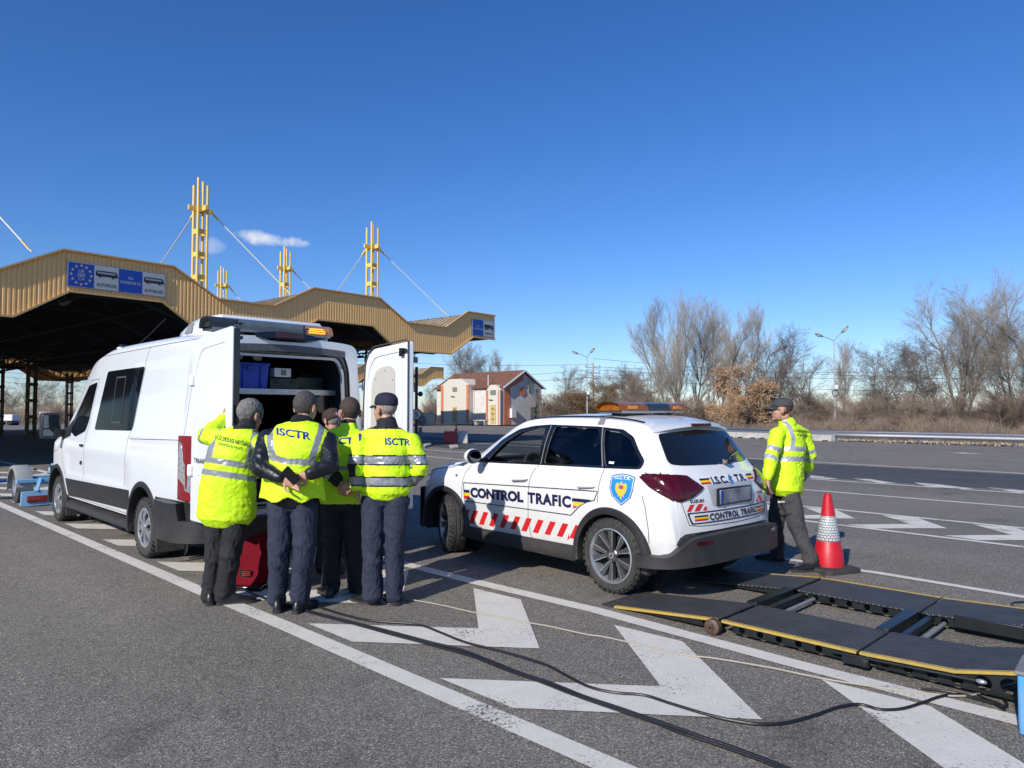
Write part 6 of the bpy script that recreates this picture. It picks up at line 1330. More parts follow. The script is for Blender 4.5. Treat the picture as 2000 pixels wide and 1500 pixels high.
def hair(parent,Mx,mt,line=-.045,slope=.85,thick=.010,name='hair',bald=None,front=.16):
    m=MB(); vs=[];keep=[]; n,k=56,36
    for i in range(k+1):
        th=math.pi*i/k
        for j in range(n):
            ph=2*math.pi*j/n; d=Vector((math.sin(th)*math.cos(ph),math.sin(th)*math.sin(ph),math.cos(th))); nn=noise.noise(d*9)*.5+noise.noise(d*26)*.8; t=thick*(1+.75*nn); p=Vector((d.x*(.0765+t),d.y*(.097+t)-.012,d.z*(.092+t)+.032)); 
            if p.z<-.02: p.y*=.93
            vs.append(p); ok=(p.z-slope*p.y)>line+.012*noise.noise(d*14) and not(abs(p.x)>.058 and -.042<p.y<.04 and p.z<.028)
            if bald: ok=ok and not bald(p)
            keep.append(ok)
    fs=[]
    for i in range(k):
        for j in range(n):
            q=(j+1)%n; f=(i*n+j,(i+1)*n+j,(i+1)*n+q,i*n+q)
            if sum(keep[a] for a in f)>=3: fs.append(f)
    m.add([Mx@p for p in vs],fs); o=m.build(name,mt,parent,smooth=70); bm=bmesh.new(); bm.from_mesh(o.data); bmesh.ops.delete(bm,geom=[v for v in bm.verts if not v.link_faces],context='VERTS'); bm.to_mesh(o.data); bm.free(); sd=o.modifiers.new('s','SOLIDIFY'); sd.thickness=.012; sd.offset=-1; return o
def capobj(parent,Mx,mt,name='cap',h=.085,visor=True,flat=1.0,visl=.075):
    rings=[]; n=36
    for (z,k) in ((.020,1.02),(.045,1.04),(.075,1.035),(.10,.98),(.122,.86),(.138,.66),(.147,.38),(.150,.08)):
        rings.append([Mx@Vector((.083*k*math.cos(2*math.pi*j/n),.103*k*math.sin(2*math.pi*j/n)-.012,.028+(z-.028)*flat+ -.012*math.cos(math.atan2(math.sin(2*math.pi*j/n),0)) if False else .028+(z-.028)*flat)) for j in range(n)])
    m=MB(); m.loft(rings); o=m.build(name,mt,parent,smooth=60); sb=o.modifiers.new('s','SUBSURF'); sb.levels=1; sb.render_levels=1
    if visor:
        vs=[];fs=[]; a=13
        for i in range(a):
            t=-1.12+2.24*i/(a-1); x=.080*math.sin(t); y=.100*math.cos(t)-.012; z=.032-.010*abs(t)**2
            vs+=[(x,y-.004,z),(x*1.08,y+visl*(math.cos(t)**.6 if math.cos(t)>0 else 0)*.55,z-.006),(x*1.02,y+visl*(math.cos(t)**.5 if math.cos(t)>0 else 0),z-.018)]
            if i: b=3*i; fs+=[(b-3,b,b+1,b-2),(b-2,b+1,b+2,b-1)]
        m=MB(); m.add([Mx@Vector(v) for v in vs],fs); v=m.build('visor',mt,o,smooth=70); sd=v.modifiers.new('s','SOLIDIFY'); sd.thickness=.006
    return o
def shoe(parent,heel,toe,mt=None,L_=.30,zb=0.0,pitch=0):
    heel=Vector(heel);toe=Vector(toe); d=(toe-heel); d.z=0; d.normalize(); sd=Vector((-d.y,d.x,0)); c=heel
    def sec(u,w,zt,z0): return [c+d*u*L_+sd*(x*w)+Vector((0,0,zb+z)) for x,z in ((-1,z0),(-1.02,z0+.02),(-.92,zt*.55),(-.6,zt*.92),(0,zt),(.6,zt*.92),(.92,zt*.55),(1.02,z0+.02),(1,z0))]
    m=MB(); m.loft([sec(u,w,zt,.022) for u,w,zt in ((-.01,.018,.05),(.03,.030,.085),(.10,.036,.115),(.22,.037,.13),(.36,.036,.115),(.5,.040,.085),(.66,.047,.066),(.82,.047,.056),(.93,.038,.05),(1.0,.018,.038))]); o=m.build('shoe',mt or MSH,parent,smooth=50)
    m=MB(); m.loft([[c+d*u*L_+sd*(x*w)+Vector((0,0,zb+z)) for x,z in((-1,0),(-1,.026),(1,.026),(1,0))] for u,w in((-.02,.015),(.0,.028),(.08,.037),(.3,.036),(.45,.036),(.7,.049),(.86,.046),(.96,.034),(1.01,.014))]); m.build('sole',MSO,o,smooth=0)
    m=MB(); m.tube([c+d*.30*L_+sd*.03+Vector((0,0,zb+.12)),c+d*.38*L_+Vector((0,0,zb+.122)),c+d*.42*L_-sd*.03+Vector((0,0,zb+.105)),c+d*.5*L_+sd*.02+Vector((0,0,zb+.098))],.004,5); m.build('lace',MSO,o)
    return o
def pxtext(bv,parent,s,p0,p1,hpx,mt,name='lettering',bold=.03,off=.003,skew=0):
    """print a word on a garment, placed between two survey points of the photograph"""
    (x0,y0),(x1,y1)=p0,p1; W=math.hypot(x1-x0,y1-y0); v,f=text2d(s,hpx,W,bold); sl=(y1-y0)/(x1-x0); o=Vector(parent.matrix_world.translation) if False else Vector(parent.location)
    pts=[(x0+a*(x1-x0)/W+skew*b,y0+sl*a*(x1-x0)/W-b) for a,b in v]
    cc=Vector((0,0,CAMH))-o
    V,F=drape(pts,f,lambda x,y:(cc+_ray(x,y)*2.0,_ray(x,y)),bv,off,2.2); m=MB(); m.add(V,F); return m.build(name,mt,parent,smooth=0)
def person(label,base,group=None):
    return empty('person',(base[0],base[1],0),0,label,'person',group)
def rel(root,*pts): return [Vector(p)-root.location for p in pts]
def finish_body(root,mb,head,Mx):
    o=remesh(mb,'body',.0056,2,.45); o.data.materials.append(MSK); o.parent=root
    return o
def eyes(root,Mx):
    for sx in(1,-1):
        m=MB(); m.add([Mx@(Vector(v)) for v in MB().ell((sx*.029,.083,-.004),(.013,.009,.007),12,8).v],MB().ell((0,0,0),(1,1,1),12,8).f); e=m.build('eye',M['dwhite'],root)
        m=MB(); m.add([Mx@(Vector(v)) for v in MB().ell((sx*.029,.0905,-.004),(.005,.003,.005),10,6).v],MB().ell((0,0,0),(1,1,1),10,6).f); m.build('iris',MTB,e)
def build_person(label,spec):
    base=spec['base']; root=person(label,base,spec.get('group')); Q=lambda k:(P(*k)-root.location)
    sp=[Q(k) for k in spec['spine']]         # pelvis, waist, chest, shoulder line, neck base
    sv=Vector(spec['side']).normalized(); hd=Q(spec['head']); b=MB(); fwd=Vector(spec['face']); up=1
    # --- continuous body
    hw=spec.get('w',1.0)
    tubeE(b,[sp[0],sp[1],sp[2],sp[3]-Vector((0,0,.03))],[(.15*hw,.10),(.135*hw,.095),(.15*hw,.10),(.12*hw,.075)],sv)
    nb=sp[4]; b.tube([sp[3]-Vector((0,0,.05)),nb,hd-Vector((0,0,.05))-fwd.normalized()*.015],[.06,.057,.055],16)
    Mx=headparts(b,hd,fwd,spec.get('tilt',0),spec.get('hs',1.0))
    for a in spec['arms']:
        j=[Q(k) for k in a['j']]; b.tube(smoothp(j,3),[.045-.0028*i for i in range(len(smoothp(j,3)))],12)
        if a.get('hand'): hand(b,j[-1],*a['hand'][:2],**a['hand'][2])
    for l in spec['legs']:
        j=[Q(k) for k in l['j']]; b.tube(smoothp(j,3),[.07-.0045*i for i in range(len(smoothp(j,3)))],12)
    body=finish_body(root,b,hd,Mx)
    # --- trousers
    t=MB(); tubeE(t,[sp[0]+Vector((0,0,.12)),sp[0]+Vector((0,0,.02)),sp[0]-Vector((0,0,.07))],[(.155*hw,.105),(.175*hw,.12),(.165*hw,.115)],sv)
    kn=[]
    for l in spec['legs']:
        j=[Q(k) for k in l['j']]; r=l.get('r',[(.106,.115),(.098,.105),(.084,.09),(.078,.085),(.080,.086)]); tubeE(t,[j[0],j[0].lerp(j[1],.5),j[1],j[1].lerp(j[2],.5),j[2]],r,sv,cap=True); kn+=[(j[1],.15,.013),(j[2]+Vector((0,0,.06)),.10,.020),(j[0],.14,.008)]
    tr=remesh(t,'trousers',.0075,4); fold(tr,.0075,1.15,spec.get('seed',1),knees=kn,zs=.55); tr.data.materials.append(spec['trm']); tr.parent=root
    for l in spec['legs']:
        he,to=l['foot']; shoe(root,G(*he)-root.location if len(he)==2 else Vector(he)-root.location,G(*to)-root.location if len(to)==2 else Vector(to)-root.location,spec.get('shoem'),l.get('L',.30),l.get('zb',0))
    # --- upper garment(s)
    for g in spec['tops']:
        m=MB(); limbs=[]
        R_=g['torso']; tp=[sp[0]+Vector((0,0,g.get('hem',-.05))),sp[0].lerp(sp[1],.5),sp[1],sp[1].lerp(sp[2],.55),sp[2],sp[3]-Vector((0,0,.035)),sp[3]+Vector((0,0,.03))]; limbs.append(([sp[0]-Vector((0,0,.3)),sp[1],sp[2],nb],.17))
        tubeE(m,tp,R_,sv,28)
        # shoulders
        if g.get('sleeves',True) or g.get('shoulders'):
            sh=[Q(a['j'][0]) for a in spec['arms']]; 
            if len(sh)==2: tubeE(m,[sh[0]+(sh[1]-sh[0])*.06,(sh[0]+sh[1])/2+Vector((0,0,.035)),sh[1]+(sh[0]-sh[1])*.06],[(.06,.07),(.085,.085),(.06,.07)],fwd.cross(Vector((0,0,1))).cross(sh[1]-sh[0]).normalized() if False else Vector((0,1,0)),18)
        if g.get('sleeves',True):
            for a in spec['arms']:
                j=[Q(k) for k in a['j']]; r=a.get('r',[.078,.072,.064,.058,.050]); pp=[j[0],j[0].lerp(j[1],.5),j[1],j[1].lerp(j[2],.5),j[2]-(j[2]-j[1]).normalized()*.015]; tubeE(m,pp,[(x*g.get('sk',1),x*g.get('sk',1)) for x in r],(0,1,0.01),18); limbs.append((pp,.07))
        if g.get('collar'): 
            c=g['collar']; d=(hd-nb).normalized(); m.tube([nb-d*.05,nb+d*.01,nb+d*c[1]],[c[0]*1.25,c[0]*1.08,c[0]],24)
        o=remesh(m,g['name'],g.get('vox',.0068),g.get('sm',4)); el=[(Q(a['j'][1]),.12,g.get('elb',.012)) for a in spec['arms']] if g.get('sleeves',True) else []
        fold(o,g.get('amp',.010),g.get('f',1.0),spec.get('seed',1)+g.get('ds',3),knees=el+[(sp[1],.16,.004)]); o.parent=root
        if g.get('cut'): # trim the hem or neck by pixel rules
            bm=bmesh.new(); bm.from_mesh(o.data); co=np.array([v.co[:] for v in bm.verts]); px,py=projpx(co,root.location); k=g['cut'](px,py,co); bmesh.ops.delete(bm,geom=[v for v,q in zip(bm.verts,k) if q],context='VERTS'); bm.to_mesh(o.data); bm.free(); sd=o.modifiers.new('s','SOLIDIFY'); sd.thickness=.006; sd.offset=1
        paint(o,g['mats'],g['zone'],root,limbs); bv=bvh_of(o)
        for tx in g.get('text',()): pxtext(bv,root,*tx[:-1],**tx[-1])
        root['_']=0; del root['_']
    return root,Mx,sp
# helper for stripes: distance band around a polyline in photo coordinates
def band(px,py,pts,w):
    best=np.full(len(px),1e9)
    for (x0,y0),(x1,y1) in zip(pts[:-1],pts[1:]):
        dx,dy=x1-x0,y1-y0; t=np.clip(((px-x0)*dx+(py-y0)*dy)/(dx*dx+dy*dy),0,1); best=np.minimum(best,np.hypot(px-x0-t*dx,py-y0-t*dy))
    return best<w/2
T0=[(.235,.155),(.225,.15),(.215,.145),(.222,.15),(.225,.145),(.19,.12),(.10,.085)]
# ---- A: grey-haired man holding up a phone
def zA(px,py,lid,s,c):
    m=np.zeros(len(px)); t=lid==0
    m[t&(band(px,py,[(398,896),(506,914)],12)|band(px,py,[(392,920),(508,937)],12))]=1
    m[t&band(px,py,[(436,818),(418,850),(407,895)],12)&(py<898)]=1; m[t&band(px,py,[(499,840),(493,868),(483,908)],11)&(py<912)]=1
    m[(lid==1)&(s>.20)&(s<.25)]=1; m[(lid==2)&(s>.2)&(s<.26)]=1
    m[(py<838)&t&(px>455)]=2
    return m
A=dict(base=(-2.42,6.08),spine=[(443,985,6.08),(447,935,6.05),(455,885,6.05),(466,850,6.08),(483,832,6.13)],side=(1,.12,0),head=(489,812,6.2),face=(.45,.9,0),tilt=.25,seed=3,hs=1.1,
 arms=[dict(j=[(425,856,6.08),(401,850,6.30),(440,816,6.50)],hand=((.25,.35,1),(1,-.2,.1),dict(curl=.45,thumb=-1)),r=[.085,.078,.070,.062,.056]),dict(j=[(503,862,6.06),(510,915,6.25),(500,925,6.5)])],
 legs=[dict(j=[(424,1000,6.08),(421,1078,6.06),(411,1166,6.12)],foot=((411,1184),(404,1168))),dict(j=[(463,1000,6.08),(452,1078,6.04),(438,1166,6.10)],foot=((424,1182),(492,1176)),L=.31)],trm=MBT,
 tops=[dict(name='hi_vis_jacket',hem=-.10,torso=[(.245,.17),(.235,.165),(.222,.155),(.215,.15),(.205,.145),(.17,.12),(.10,.085)],mats=[MHV,MRS,MBC2],zone=zA,collar=(.068,.035),amp=.008,
  text=[('KÖZLEKEDESI HATÓSÁG',(421,858),(486,873),10.5,MTB,dict(bold=.01)),('TRANSPORT AUTHORITY',(426,869),(474,880),5.5,MTB,dict(bold=.0))])])
rA,MxA,_=build_person('grey-haired man in long yellow hi-vis coat holding up a phone, leftmost of the group',A)
hair(rA,MxA,MH1,line=-.055,slope=.75,thick=.013)
MPH=mat('phone case',(.006,.006,.007),.75,spec=.1)
def phone(loc,rx,ry,rz,label,root=None):
    m=MB(); m.box((0,0,0),(.074,.009,.150)); m.box((0,.0055,0),(.068,.002,.142),1); o=m.build('phone',[MPH,M['dk']],bevel=.004); o.location=loc; o.rotation_euler=(rx,ry,rz); tag(o,label,'phone'); return o
phone(P(458,801,6.53),R(5),R(8),R(55),'black phone held up in front of the grey-haired man')
# ---- B: man in leather jacket and vest, hands clasped behind his back
def zB(px,py,lid,s,c): return np.where(((py<833)&(lid==0))|((py<828)),1,0)
def zBv(px,py,lid,s,c):
    m=np.zeros(len(px)); v=band(px,py,[(536,800),(527,836),(530,880),(536,896)],12.5)|band(px,py,[(632,812),(625,846),(614,880),(606,902)],12.5); h=band(px,py,[(531,892),(560,901),(612,903)],12)
    m[(v&(py<901))|h]=1; return m
B=dict(base=(-1.80,5.82),spine=[(571,968,5.82),(572,920,5.80),(577,880,5.82),(583,850,5.84),(590,828,5.9)],side=(1,.05,0),head=(597,797,5.97),face=(.30,1,0),tilt=.22,seed=8,hs=1.08,w=1.12,
 arms=[dict(j=[(524,853,5.84),(507,912,5.66),(552,936,5.60)],hand=((.9,.0,-.35),(0,-1,.1),dict(curl=.35,thumb=1)),r=[.082,.080,.072,.064,.052]),dict(j=[(640,858,5.86),(646,908,5.68),(600,928,5.58)],hand=((-.95,.1,-.35),(0,1,.2),dict(curl=.45,thumb=1)),r=[.082,.080,.072,.064,.052])],
 legs=[dict(j=[(549,985,5.82),(545,1080,5.80),(541,1172,5.90)],foot=((541,1199),(548,1168)),L=.30),dict(j=[(596,985,5.82),(594,1080,5.80),(585,1172,5.88)],foot=((575,1200),(622,1178)),L=.31)],trm=MNV,
 tops=[dict(name='leather_jacket',hem=-.02,torso=[(.21,.15),(.21,.15),(.205,.145),(.215,.15),(.225,.15),(.20,.125),(.11,.09)],mats=[MLE,MFU],zone=zB,collar=(.092,.045),amp=.006,f=.9,elb=.012),
  dict(name='hi_vis_vest',hem=-.075,sleeves=False,torso=[(.265,.18),(.245,.17),(.225,.165),(.24,.168),(.27,.175),(.285,.165),(.22,.13)],mats=[MHV,MRS],zone=zBv,amp=.008,
   cut=lambda px,py,c:(py<817+.0022*(px-588)**2*0)|(py>978+5*np.sin(px*.12))|((py<900)&((px<511)|(px>657)))|((py<812+.0009*(px-590)**2*0)&False),
   text=[('ISCTR',(541,851),(607,861),15.5,MTX,dict(bold=.03,off=.009))])])
rB,MxB,spB=build_person('man in black leather jacket and yellow ISCTR vest, hands clasped behind his back',B)
hair(rB,MxB,MH2,line=-.05,slope=.8,thick=.009)
phone(P(568,929,5.50),R(-18),R(-48),R(6),'black phone held behind the back of the man in leather jacket')
# ---- C: dark-haired man in vest, partly hidden
def zC(px,py,lid,s,c):
    m=np.zeros(len(px)); m[(lid>0)]=1; m[(py<826)]=1; m[(lid==0)&band(px,py,[(630,914),(710,914)],10)]=2; m[(lid>0)&(s>.36)&(s<.41)]=3; m[(lid==0)&(py>985)]=1; return m
C=dict(base=(-1.46,6.32),spine=[(670,972,6.32),(671,925,6.30),(673,880,6.30),(677,850,6.33),(681,832,6.36)],side=(1,-.05,0),head=(683,806,6.40),face=(-.42,.9,0),tilt=.15,seed=14,hs=1.08,w=.98,
 arms=[dict(j=[(640,856,6.32),(634,912,6.18),(664,944,6.10)],hand=((.8,-.1,-.5),(0,-1,0),dict(curl=.7,thumb=1)),r=[.075,.07,.064,.058,.05]),dict(j=[(707,858,6.34),(709,912,6.2),(688,944,6.08)],hand=((-.85,-.1,-.5),(0,1,0),dict(curl=.5,thumb=1)),r=[.075,.07,.064,.058,.05])],
 legs=[dict(j=[(652,985,6.32),(650,1070,6.34),(645,1152,6.36)],foot=((646,1170),(618,1150)),L=.29),dict(j=[(690,985,6.32),(694,1070,6.34),(698,1152,6.46)],foot=((700,1162),(705,1135)),L=.29)],trm=MBT,
 tops=[dict(name='hi_vis_vest',hem=-.04,torso=[(.21,.15),(.205,.148),(.198,.14),(.205,.145),(.21,.14),(.18,.115),(.10,.085)],mats=[MHV,MBC2,MRS,MRSb],zone=zC,collar=(.070,.045),
  text=[('ISCTR',(647,868),(703,867),13,MTX,dict(bold=.03))])])
rC,MxC,_=build_person('dark-haired man in yellow vest half hidden between the leather jacket man and the capped man',C)
hair(rC,MxC,MH3,line=-.05,slope=.78,thick=.007)
# ---- D: man in navy cap and hi-vis jacket with black shoulders
def zD(px,py,lid,s,c):
    m=np.zeros(len(px)); t=lid==0
    yoke=(py<838)&t; m[yoke]=1
    m[(lid>0)&(py<836)]=1
    for (y0,y1) in((897,898),(939,941)):
        b_=band(px,py,[(690,y0+2),(830,y0+2)],20)&t; g_=band(px,py,[(690,y0+2),(830,y0+2)],15)&t; m[b_]=1; m[g_]=2
    for a,b_ in((890,906),(932,947)):
        m[(lid>0)&(py>a-2.2)&(py<b_+2.2)]=1; m[(lid>0)&(py>a)&(py<b_)]=2
    m[(lid==1)&(py>907)&(py<931)&(px<694)]=1
    m[(py<829)]=1
    return m
D=dict(base=(-1.12,6.05),spine=[(752,958,6.05),(754,915,6.04),(757,878,6.05),(757,850,6.07),(756,828,6.10)],side=(1,-.05,0),head=(752,799,6.13),face=(-.80,.6,0),tilt=-.05,seed=21,hs=1.06,w=1.06,
 arms=[dict(j=[(706,856,6.06),(697,905,5.98),(697,955,6.02)],hand=((.12,.1,-1),(1,0,.1),dict(curl=.6,thumb=1,s=.95)),r=[.082,.078,.070,.064,.054]),dict(j=[(801,858,6.06),(820,912,6.0),(800,945,6.18)],r=[.082,.078,.070,.064,.054])],
 legs=[dict(j=[(731,975,6.05),(728,1070,6.02),(727,1165,6.03)],foot=((740,1183),(684,1172)),L=.31,r=[(.108,.115),(.100,.105),(.086,.09),(.084,.086),(.088,.09)]),dict(j=[(776,975,6.05),(770,1070,6.05),(771,1165,6.06)],foot=((776,1184),(752,1166)),L=.29)],trm=MNV,
 tops=[dict(name='hi_vis_jacket',hem=.0,torso=[(.215,.155),(.215,.16),(.205,.155),(.205,.155),(.21,.15),(.19,.125),(.11,.09)],mats=[MHV,MBC2,MRS],zone=zD,collar=(.080,.045),amp=.009,
  text=[('ISCTR',(752,869),(802,871),14,MTX,dict(bold=.03))])])
rD,MxD,_=build_person('man in navy cap and yellow ISCTR jacket with black shoulders, rightmost of the group',D)
hair(rD,MxD,MH4,line=-.05,slope=.8,thick=.003); capobj(rD,MxD,MCAP,flat=.9); eyes(rD,MxD)
v_=[(-.006,.06),(.06,.02),(.0,-.06),(-.06,.02)]
# sleeve badge
bvD=bvh_of([o for o in rD.children if o.name.startswith('hi_vis_jacket')][0]); cc=Vector((0,0,CAMH))-rD.location
v,f=poly2d([[(700,849),(703,846),(706,849),(705,859),(701,862)]]); V,F=drape(v,f,lambda x,y:(cc+_ray(x,y)*2,_ray(x,y)),bvD,.003,2.5); m=MB(); m.add(V,F); m.build('sleeve_badge',MTX,rD,smooth=0)
# ---- F: balding man in brown cap bending into the van
def z0(px,py,lid,s,c): return np.where(py<828,1,0)
Fp=dict(base=(-1.98,7.05),spine=[(650,965,6.95),(652,920,6.98),(652,880,7.05),(652,850,7.10),(651,833,7.10)],side=(1,.1,0),head=(650,822,7.08),face=(-.6,.8,0),tilt=.5,seed=30,
 arms=[dict(j=[(612,862,7.08),(600,905,7.15),(590,890,7.35)]),dict(j=[(690,862,7.08),(698,905,7.1),(690,930,7.3)])],
 legs=[dict(j=[(636,980,6.95),(634,1050,6.93),(632,1108,6.98)],foot=((634,1122),(628,1105)),L=.28),dict(j=[(668,980,6.95),(664,1050,6.93),(662,1108,6.98)],foot=((664,1122),(672,1105)),L=.28)],trm=MBT,
 tops=[dict(name='work_jacket',hem=-.05,torso=T0,mats=[MBC2,mat('red checked collar',(.45,.05,.06),.8,col2=(.6,.5,.5),vscale=60)],zone=z0,collar=(.066,.03),vox=.012)])
rF,MxF,_=build_person('balding man in brown cap with only his head showing between the two vests',Fp)
hair(rF,MxF,MH4,line=-.05,slope=.2,thick=.004,bald=lambda p:p.z>.045); 
MxF2=MxF@Matrix.Rotation(R(-8),4,'Y')@Matrix.Rotation(R(12),4,'X')@Matrix.Translation((0,.02,-.03))@Matrix.Scale(1.06,4); capobj(rF,MxF2,MBRN,'beanie',visor=False)
# ---- E: man walking by the cone
def zE(px,py,lid,s,c):
    m=np.zeros(len(px)); t=lid==0
    m[t&(band(px,py,[(1530,876),(1595,878)],9.5)|band(px,py,[(1525,896),(1595,897)],9.5))]=1
    m[t&(band(px,py,[(1527,817),(1543,835),(1550,858),(1547,876)],8.5))&(py<878)]=1; m[t&band(px,py,[(1575,815),(1585,850),(1588,876)],7)&(px>1578)&(py<878)]=1
    m[(lid>0)&(((s>.17)&(s<.215))|((s>.265)&(s<.31)))]=1
    m[(py<822)&t&(px<1528)|(py<815)]=2
    return m
E_=dict(base=(2.87,7.48),spine=[(1537,950,7.50),(1541,905,7.50),(1544,870,7.50),(1543,842,7.48),(1535,822,7.47)],side=(.62,.78,0),head=(1527,800,7.45),face=(-.90,.42,0),tilt=0,seed=40,w=.95,
 arms=[dict(j=[(1519,846,7.36),(1507,892,7.28),(1498,937,7.22)],hand=((-.05,.0,-1),(.9,.3,0),dict(curl=.42,thumb=-1)),r=[.080,.076,.068,.062,.052]),dict(j=[(1570,848,7.66),(1582,890,7.72),(1577,920,7.78)],hand=((-.3,.0,-1),(-1,0,0),dict(curl=.4,thumb=1)),r=[.075,.07,.064,.058,.05])],
 legs=[dict(j=[(1543,965,7.42),(1557,1030,7.36),(1584,1096,7.30)],foot=((1602,1116),(1550,1117)),L=.30,r=[(.105,.10),(.098,.095),(.082,.08),(.074,.072),(.078,.074)]),dict(j=[(1527,965,7.55),(1516,1020,7.62),(1519,1084,7.80)],foot=((1532,1096),(1487,1092)),L=.30,r=[(.098,.105),(.09,.10),(.078,.082),(.072,.075),(.072,.074)])],trm=MGT,
 tops=[dict(name='hi_vis_jacket',hem=-.03,torso=[(.155,.235),(.152,.225),(.145,.215),(.148,.215),(.146,.215),(.115,.185),(.08,.10)][::1] and [(.225,.158),(.215,.152),(.205,.146),(.208,.148),(.208,.142),(.18,.115),(.10,.085)],mats=[MHV,MRSb,MBC2],zone=zE,collar=(.072,.035),amp=.009,
  text=[('KÖZLEKEDESI HATÓSÁG',(1549,843),(1583,847),6,MTB,dict(bold=.01)),('TRANSPORT AUTHORITY',(1556,851),(1580,854),4,MTB,dict(bold=0))])])
rE,MxE,_=build_person('man in grey cap and yellow hi-vis jacket walking left past the traffic cone',E_)
hair(rE,MxE,MH3,line=-.022,slope=.9,thick=.002); capobj(rE,MxE,MCG,flat=.76); eyes(rE,MxE)
m=MB(); m.tube([MxE@Vector(p) for p in ((-.079,-.01,.0),(-.07,.06,.0),(-.045,.098,.0),(-.012,.108,-.004),(.012,.108,-.004),(.045,.098,.0),(.07,.06,.0),(.079,-.01,.0))],.0025,5); 
for sx in(1,-1): m.tube([MxE@(Vector((sx*.032,.100,-.008))+Vector((.02*math.cos(t),0,.015*math.sin(t)))) for t in np.linspace(0,6.28,14)],.002,5)
m.build('glasses',M['blackg'],rE)
# cargo pocket with a pale label on the near thigh
bvT=bvh_of([o for o in rE.children if o.name.startswith('trousers')][0]); cc=Vector((0,0,CAMH))-rE.location
for pl,mt,nm,of in(([(1520,984),(1543,985),(1545,1003),(1532,1008),(1522,1002)],MGT,'cargo_pocket',.012),([(1519,976),(1542,976),(1542,984),(1519,984)],MGT,'pocket_flap',.018),([(1521,978.5),(1535,978.5),(1535,981),(1521,981)],M['dwhite'],'pocket_label',.021)):
    v,f=poly2d([pl]); V,F=drape(v,f,lambda x,y:(cc+_ray(x,y)*2,_ray(x,y)),bvT,of,2.5); m=MB(); m.add(V,F); o=m.build(nm,mt,rE,smooth=60)
    if of<.02: sd=o.modifiers.new('s','SOLIDIFY'); sd.thickness=of; sd.offset=-1
# knit fixed leftovers
# ================================================================== PROPS
# traffic cone
cb=G(1619,1113); root=empty('traffic_cone',(cb.x,cb.y,0),R(20),'red and white traffic cone on a black rubber base beside the walking man','traffic cone')
MCR=mat('red cone plastic',(.50,.008,.018),.45,var=.12,bump=.1,bscale=30)
m=MB(); lathe(m,[(.035,.150),(.05,.148),(.20,.138),(.22,.128),(.30,.115),(.305,.112)],'z',36); m.build('lower_cone',MCR,root,smooth=40)
mm=mat('cone reflective sleeve',(.62,.63,.64),.4,var=.05); nt_=mm.node_tree; b_=nt_.nodes['Principled BSDF']
tc_=_n(nt_,'ShaderNodeTexCoord'); br=_n(nt_,'ShaderNodeTexBrick'); br.inputs['Color1'].default_value=(.62,.63,.64,1); br.inputs['Color2'].default_value=(.55,.56,.57,1); br.inputs['Mortar'].default_value=(.10,.11,.12,1); br.inputs['Scale'].default_value=1; br.inputs['Mortar Size'].default_value=.0035; br.inputs['Brick Width'].default_value=.034; br.inputs['Row Height'].default_value=.026
sp_=_n(nt_,'ShaderNodeSeparateXYZ'); nt_.links.new(tc_.outputs['Object'],sp_.inputs[0]); an=mth('ARCTAN2',sp_.outputs[1],sp_.outputs[0],nt_); cx=_n(nt_,'ShaderNodeCombineXYZ'); nt_.links.new(mth('MULTIPLY',an,.11,nt_),cx.inputs[0]); nt_.links.new(sp_.outputs[2],cx.inputs[1]); nt_.links.new(cx.outputs[0],br.inputs['Vector']); nt_.links.new(br.outputs['Color'],b_.inputs['Base Color'])
m=MB(); lathe(m,[(.305,.116),(.31,.118),(.55,.072),(.555,.070)],'z',36); m.build('reflective_sleeve',mm,root,smooth=40)
m=MB(); lathe(m,[(.555,.068),(.56,.071),(.76,.038),(.775,.036),(.78,.030),(.75,.026)],'z',30); m.build('cone_top',MCR,root,smooth=40)
m=MB(); m.loft([[Vector((x*s,y*s,z)) for x,y in rrect(-.225,-.225,.225,.225,.06,4)] for z,s in((0,1),(.03,1),(.045,.97),(.05,.78))]); m.build('rubber_base',M['rubber'],root,smooth=40)
# red wedge-shaped machine under the van doors
MRD=mat('dark red steel',(.14,.004,.010),.85,var=.18,vscale=5,spec=.12)  # red darkened further in the colour, for the shade on the cabinet
rb0=P(500,1080,6.75); rb0.z=0; root=empty('roller_cabinet',rb0,R(-6),'red sloping steel cabinet on the ground between the first two men','cabinet')
m=MB(); m.loft([[Vector((x,-.26+.16*k,z)),Vector((x2,-.26+.16*k,z)),Vector((x2,.28,z)),Vector((x,.28,z))] for k,z,x,x2 in((0,.05,-.17,.16),(1,.46,-.05,.16))]); m.build('shell',MRD,root,smooth=0,bevel=.012)
m=MB(); m.box((.0,.01,.025),(.37,.58,.05)); m.build('rubber_foot',M['blackg'],root,bevel=.01)
m=MB(); m.box((.02,-.232,.155),(.11,.004,.06)); pl=m.build('data_plate',M['blackg'],root); 
for z in(.14,.155,.17): m=MB(); m.box((.02,-.2345-.0,z),(.08,.002,.004)); m.build('print_row',M['red'],pl)
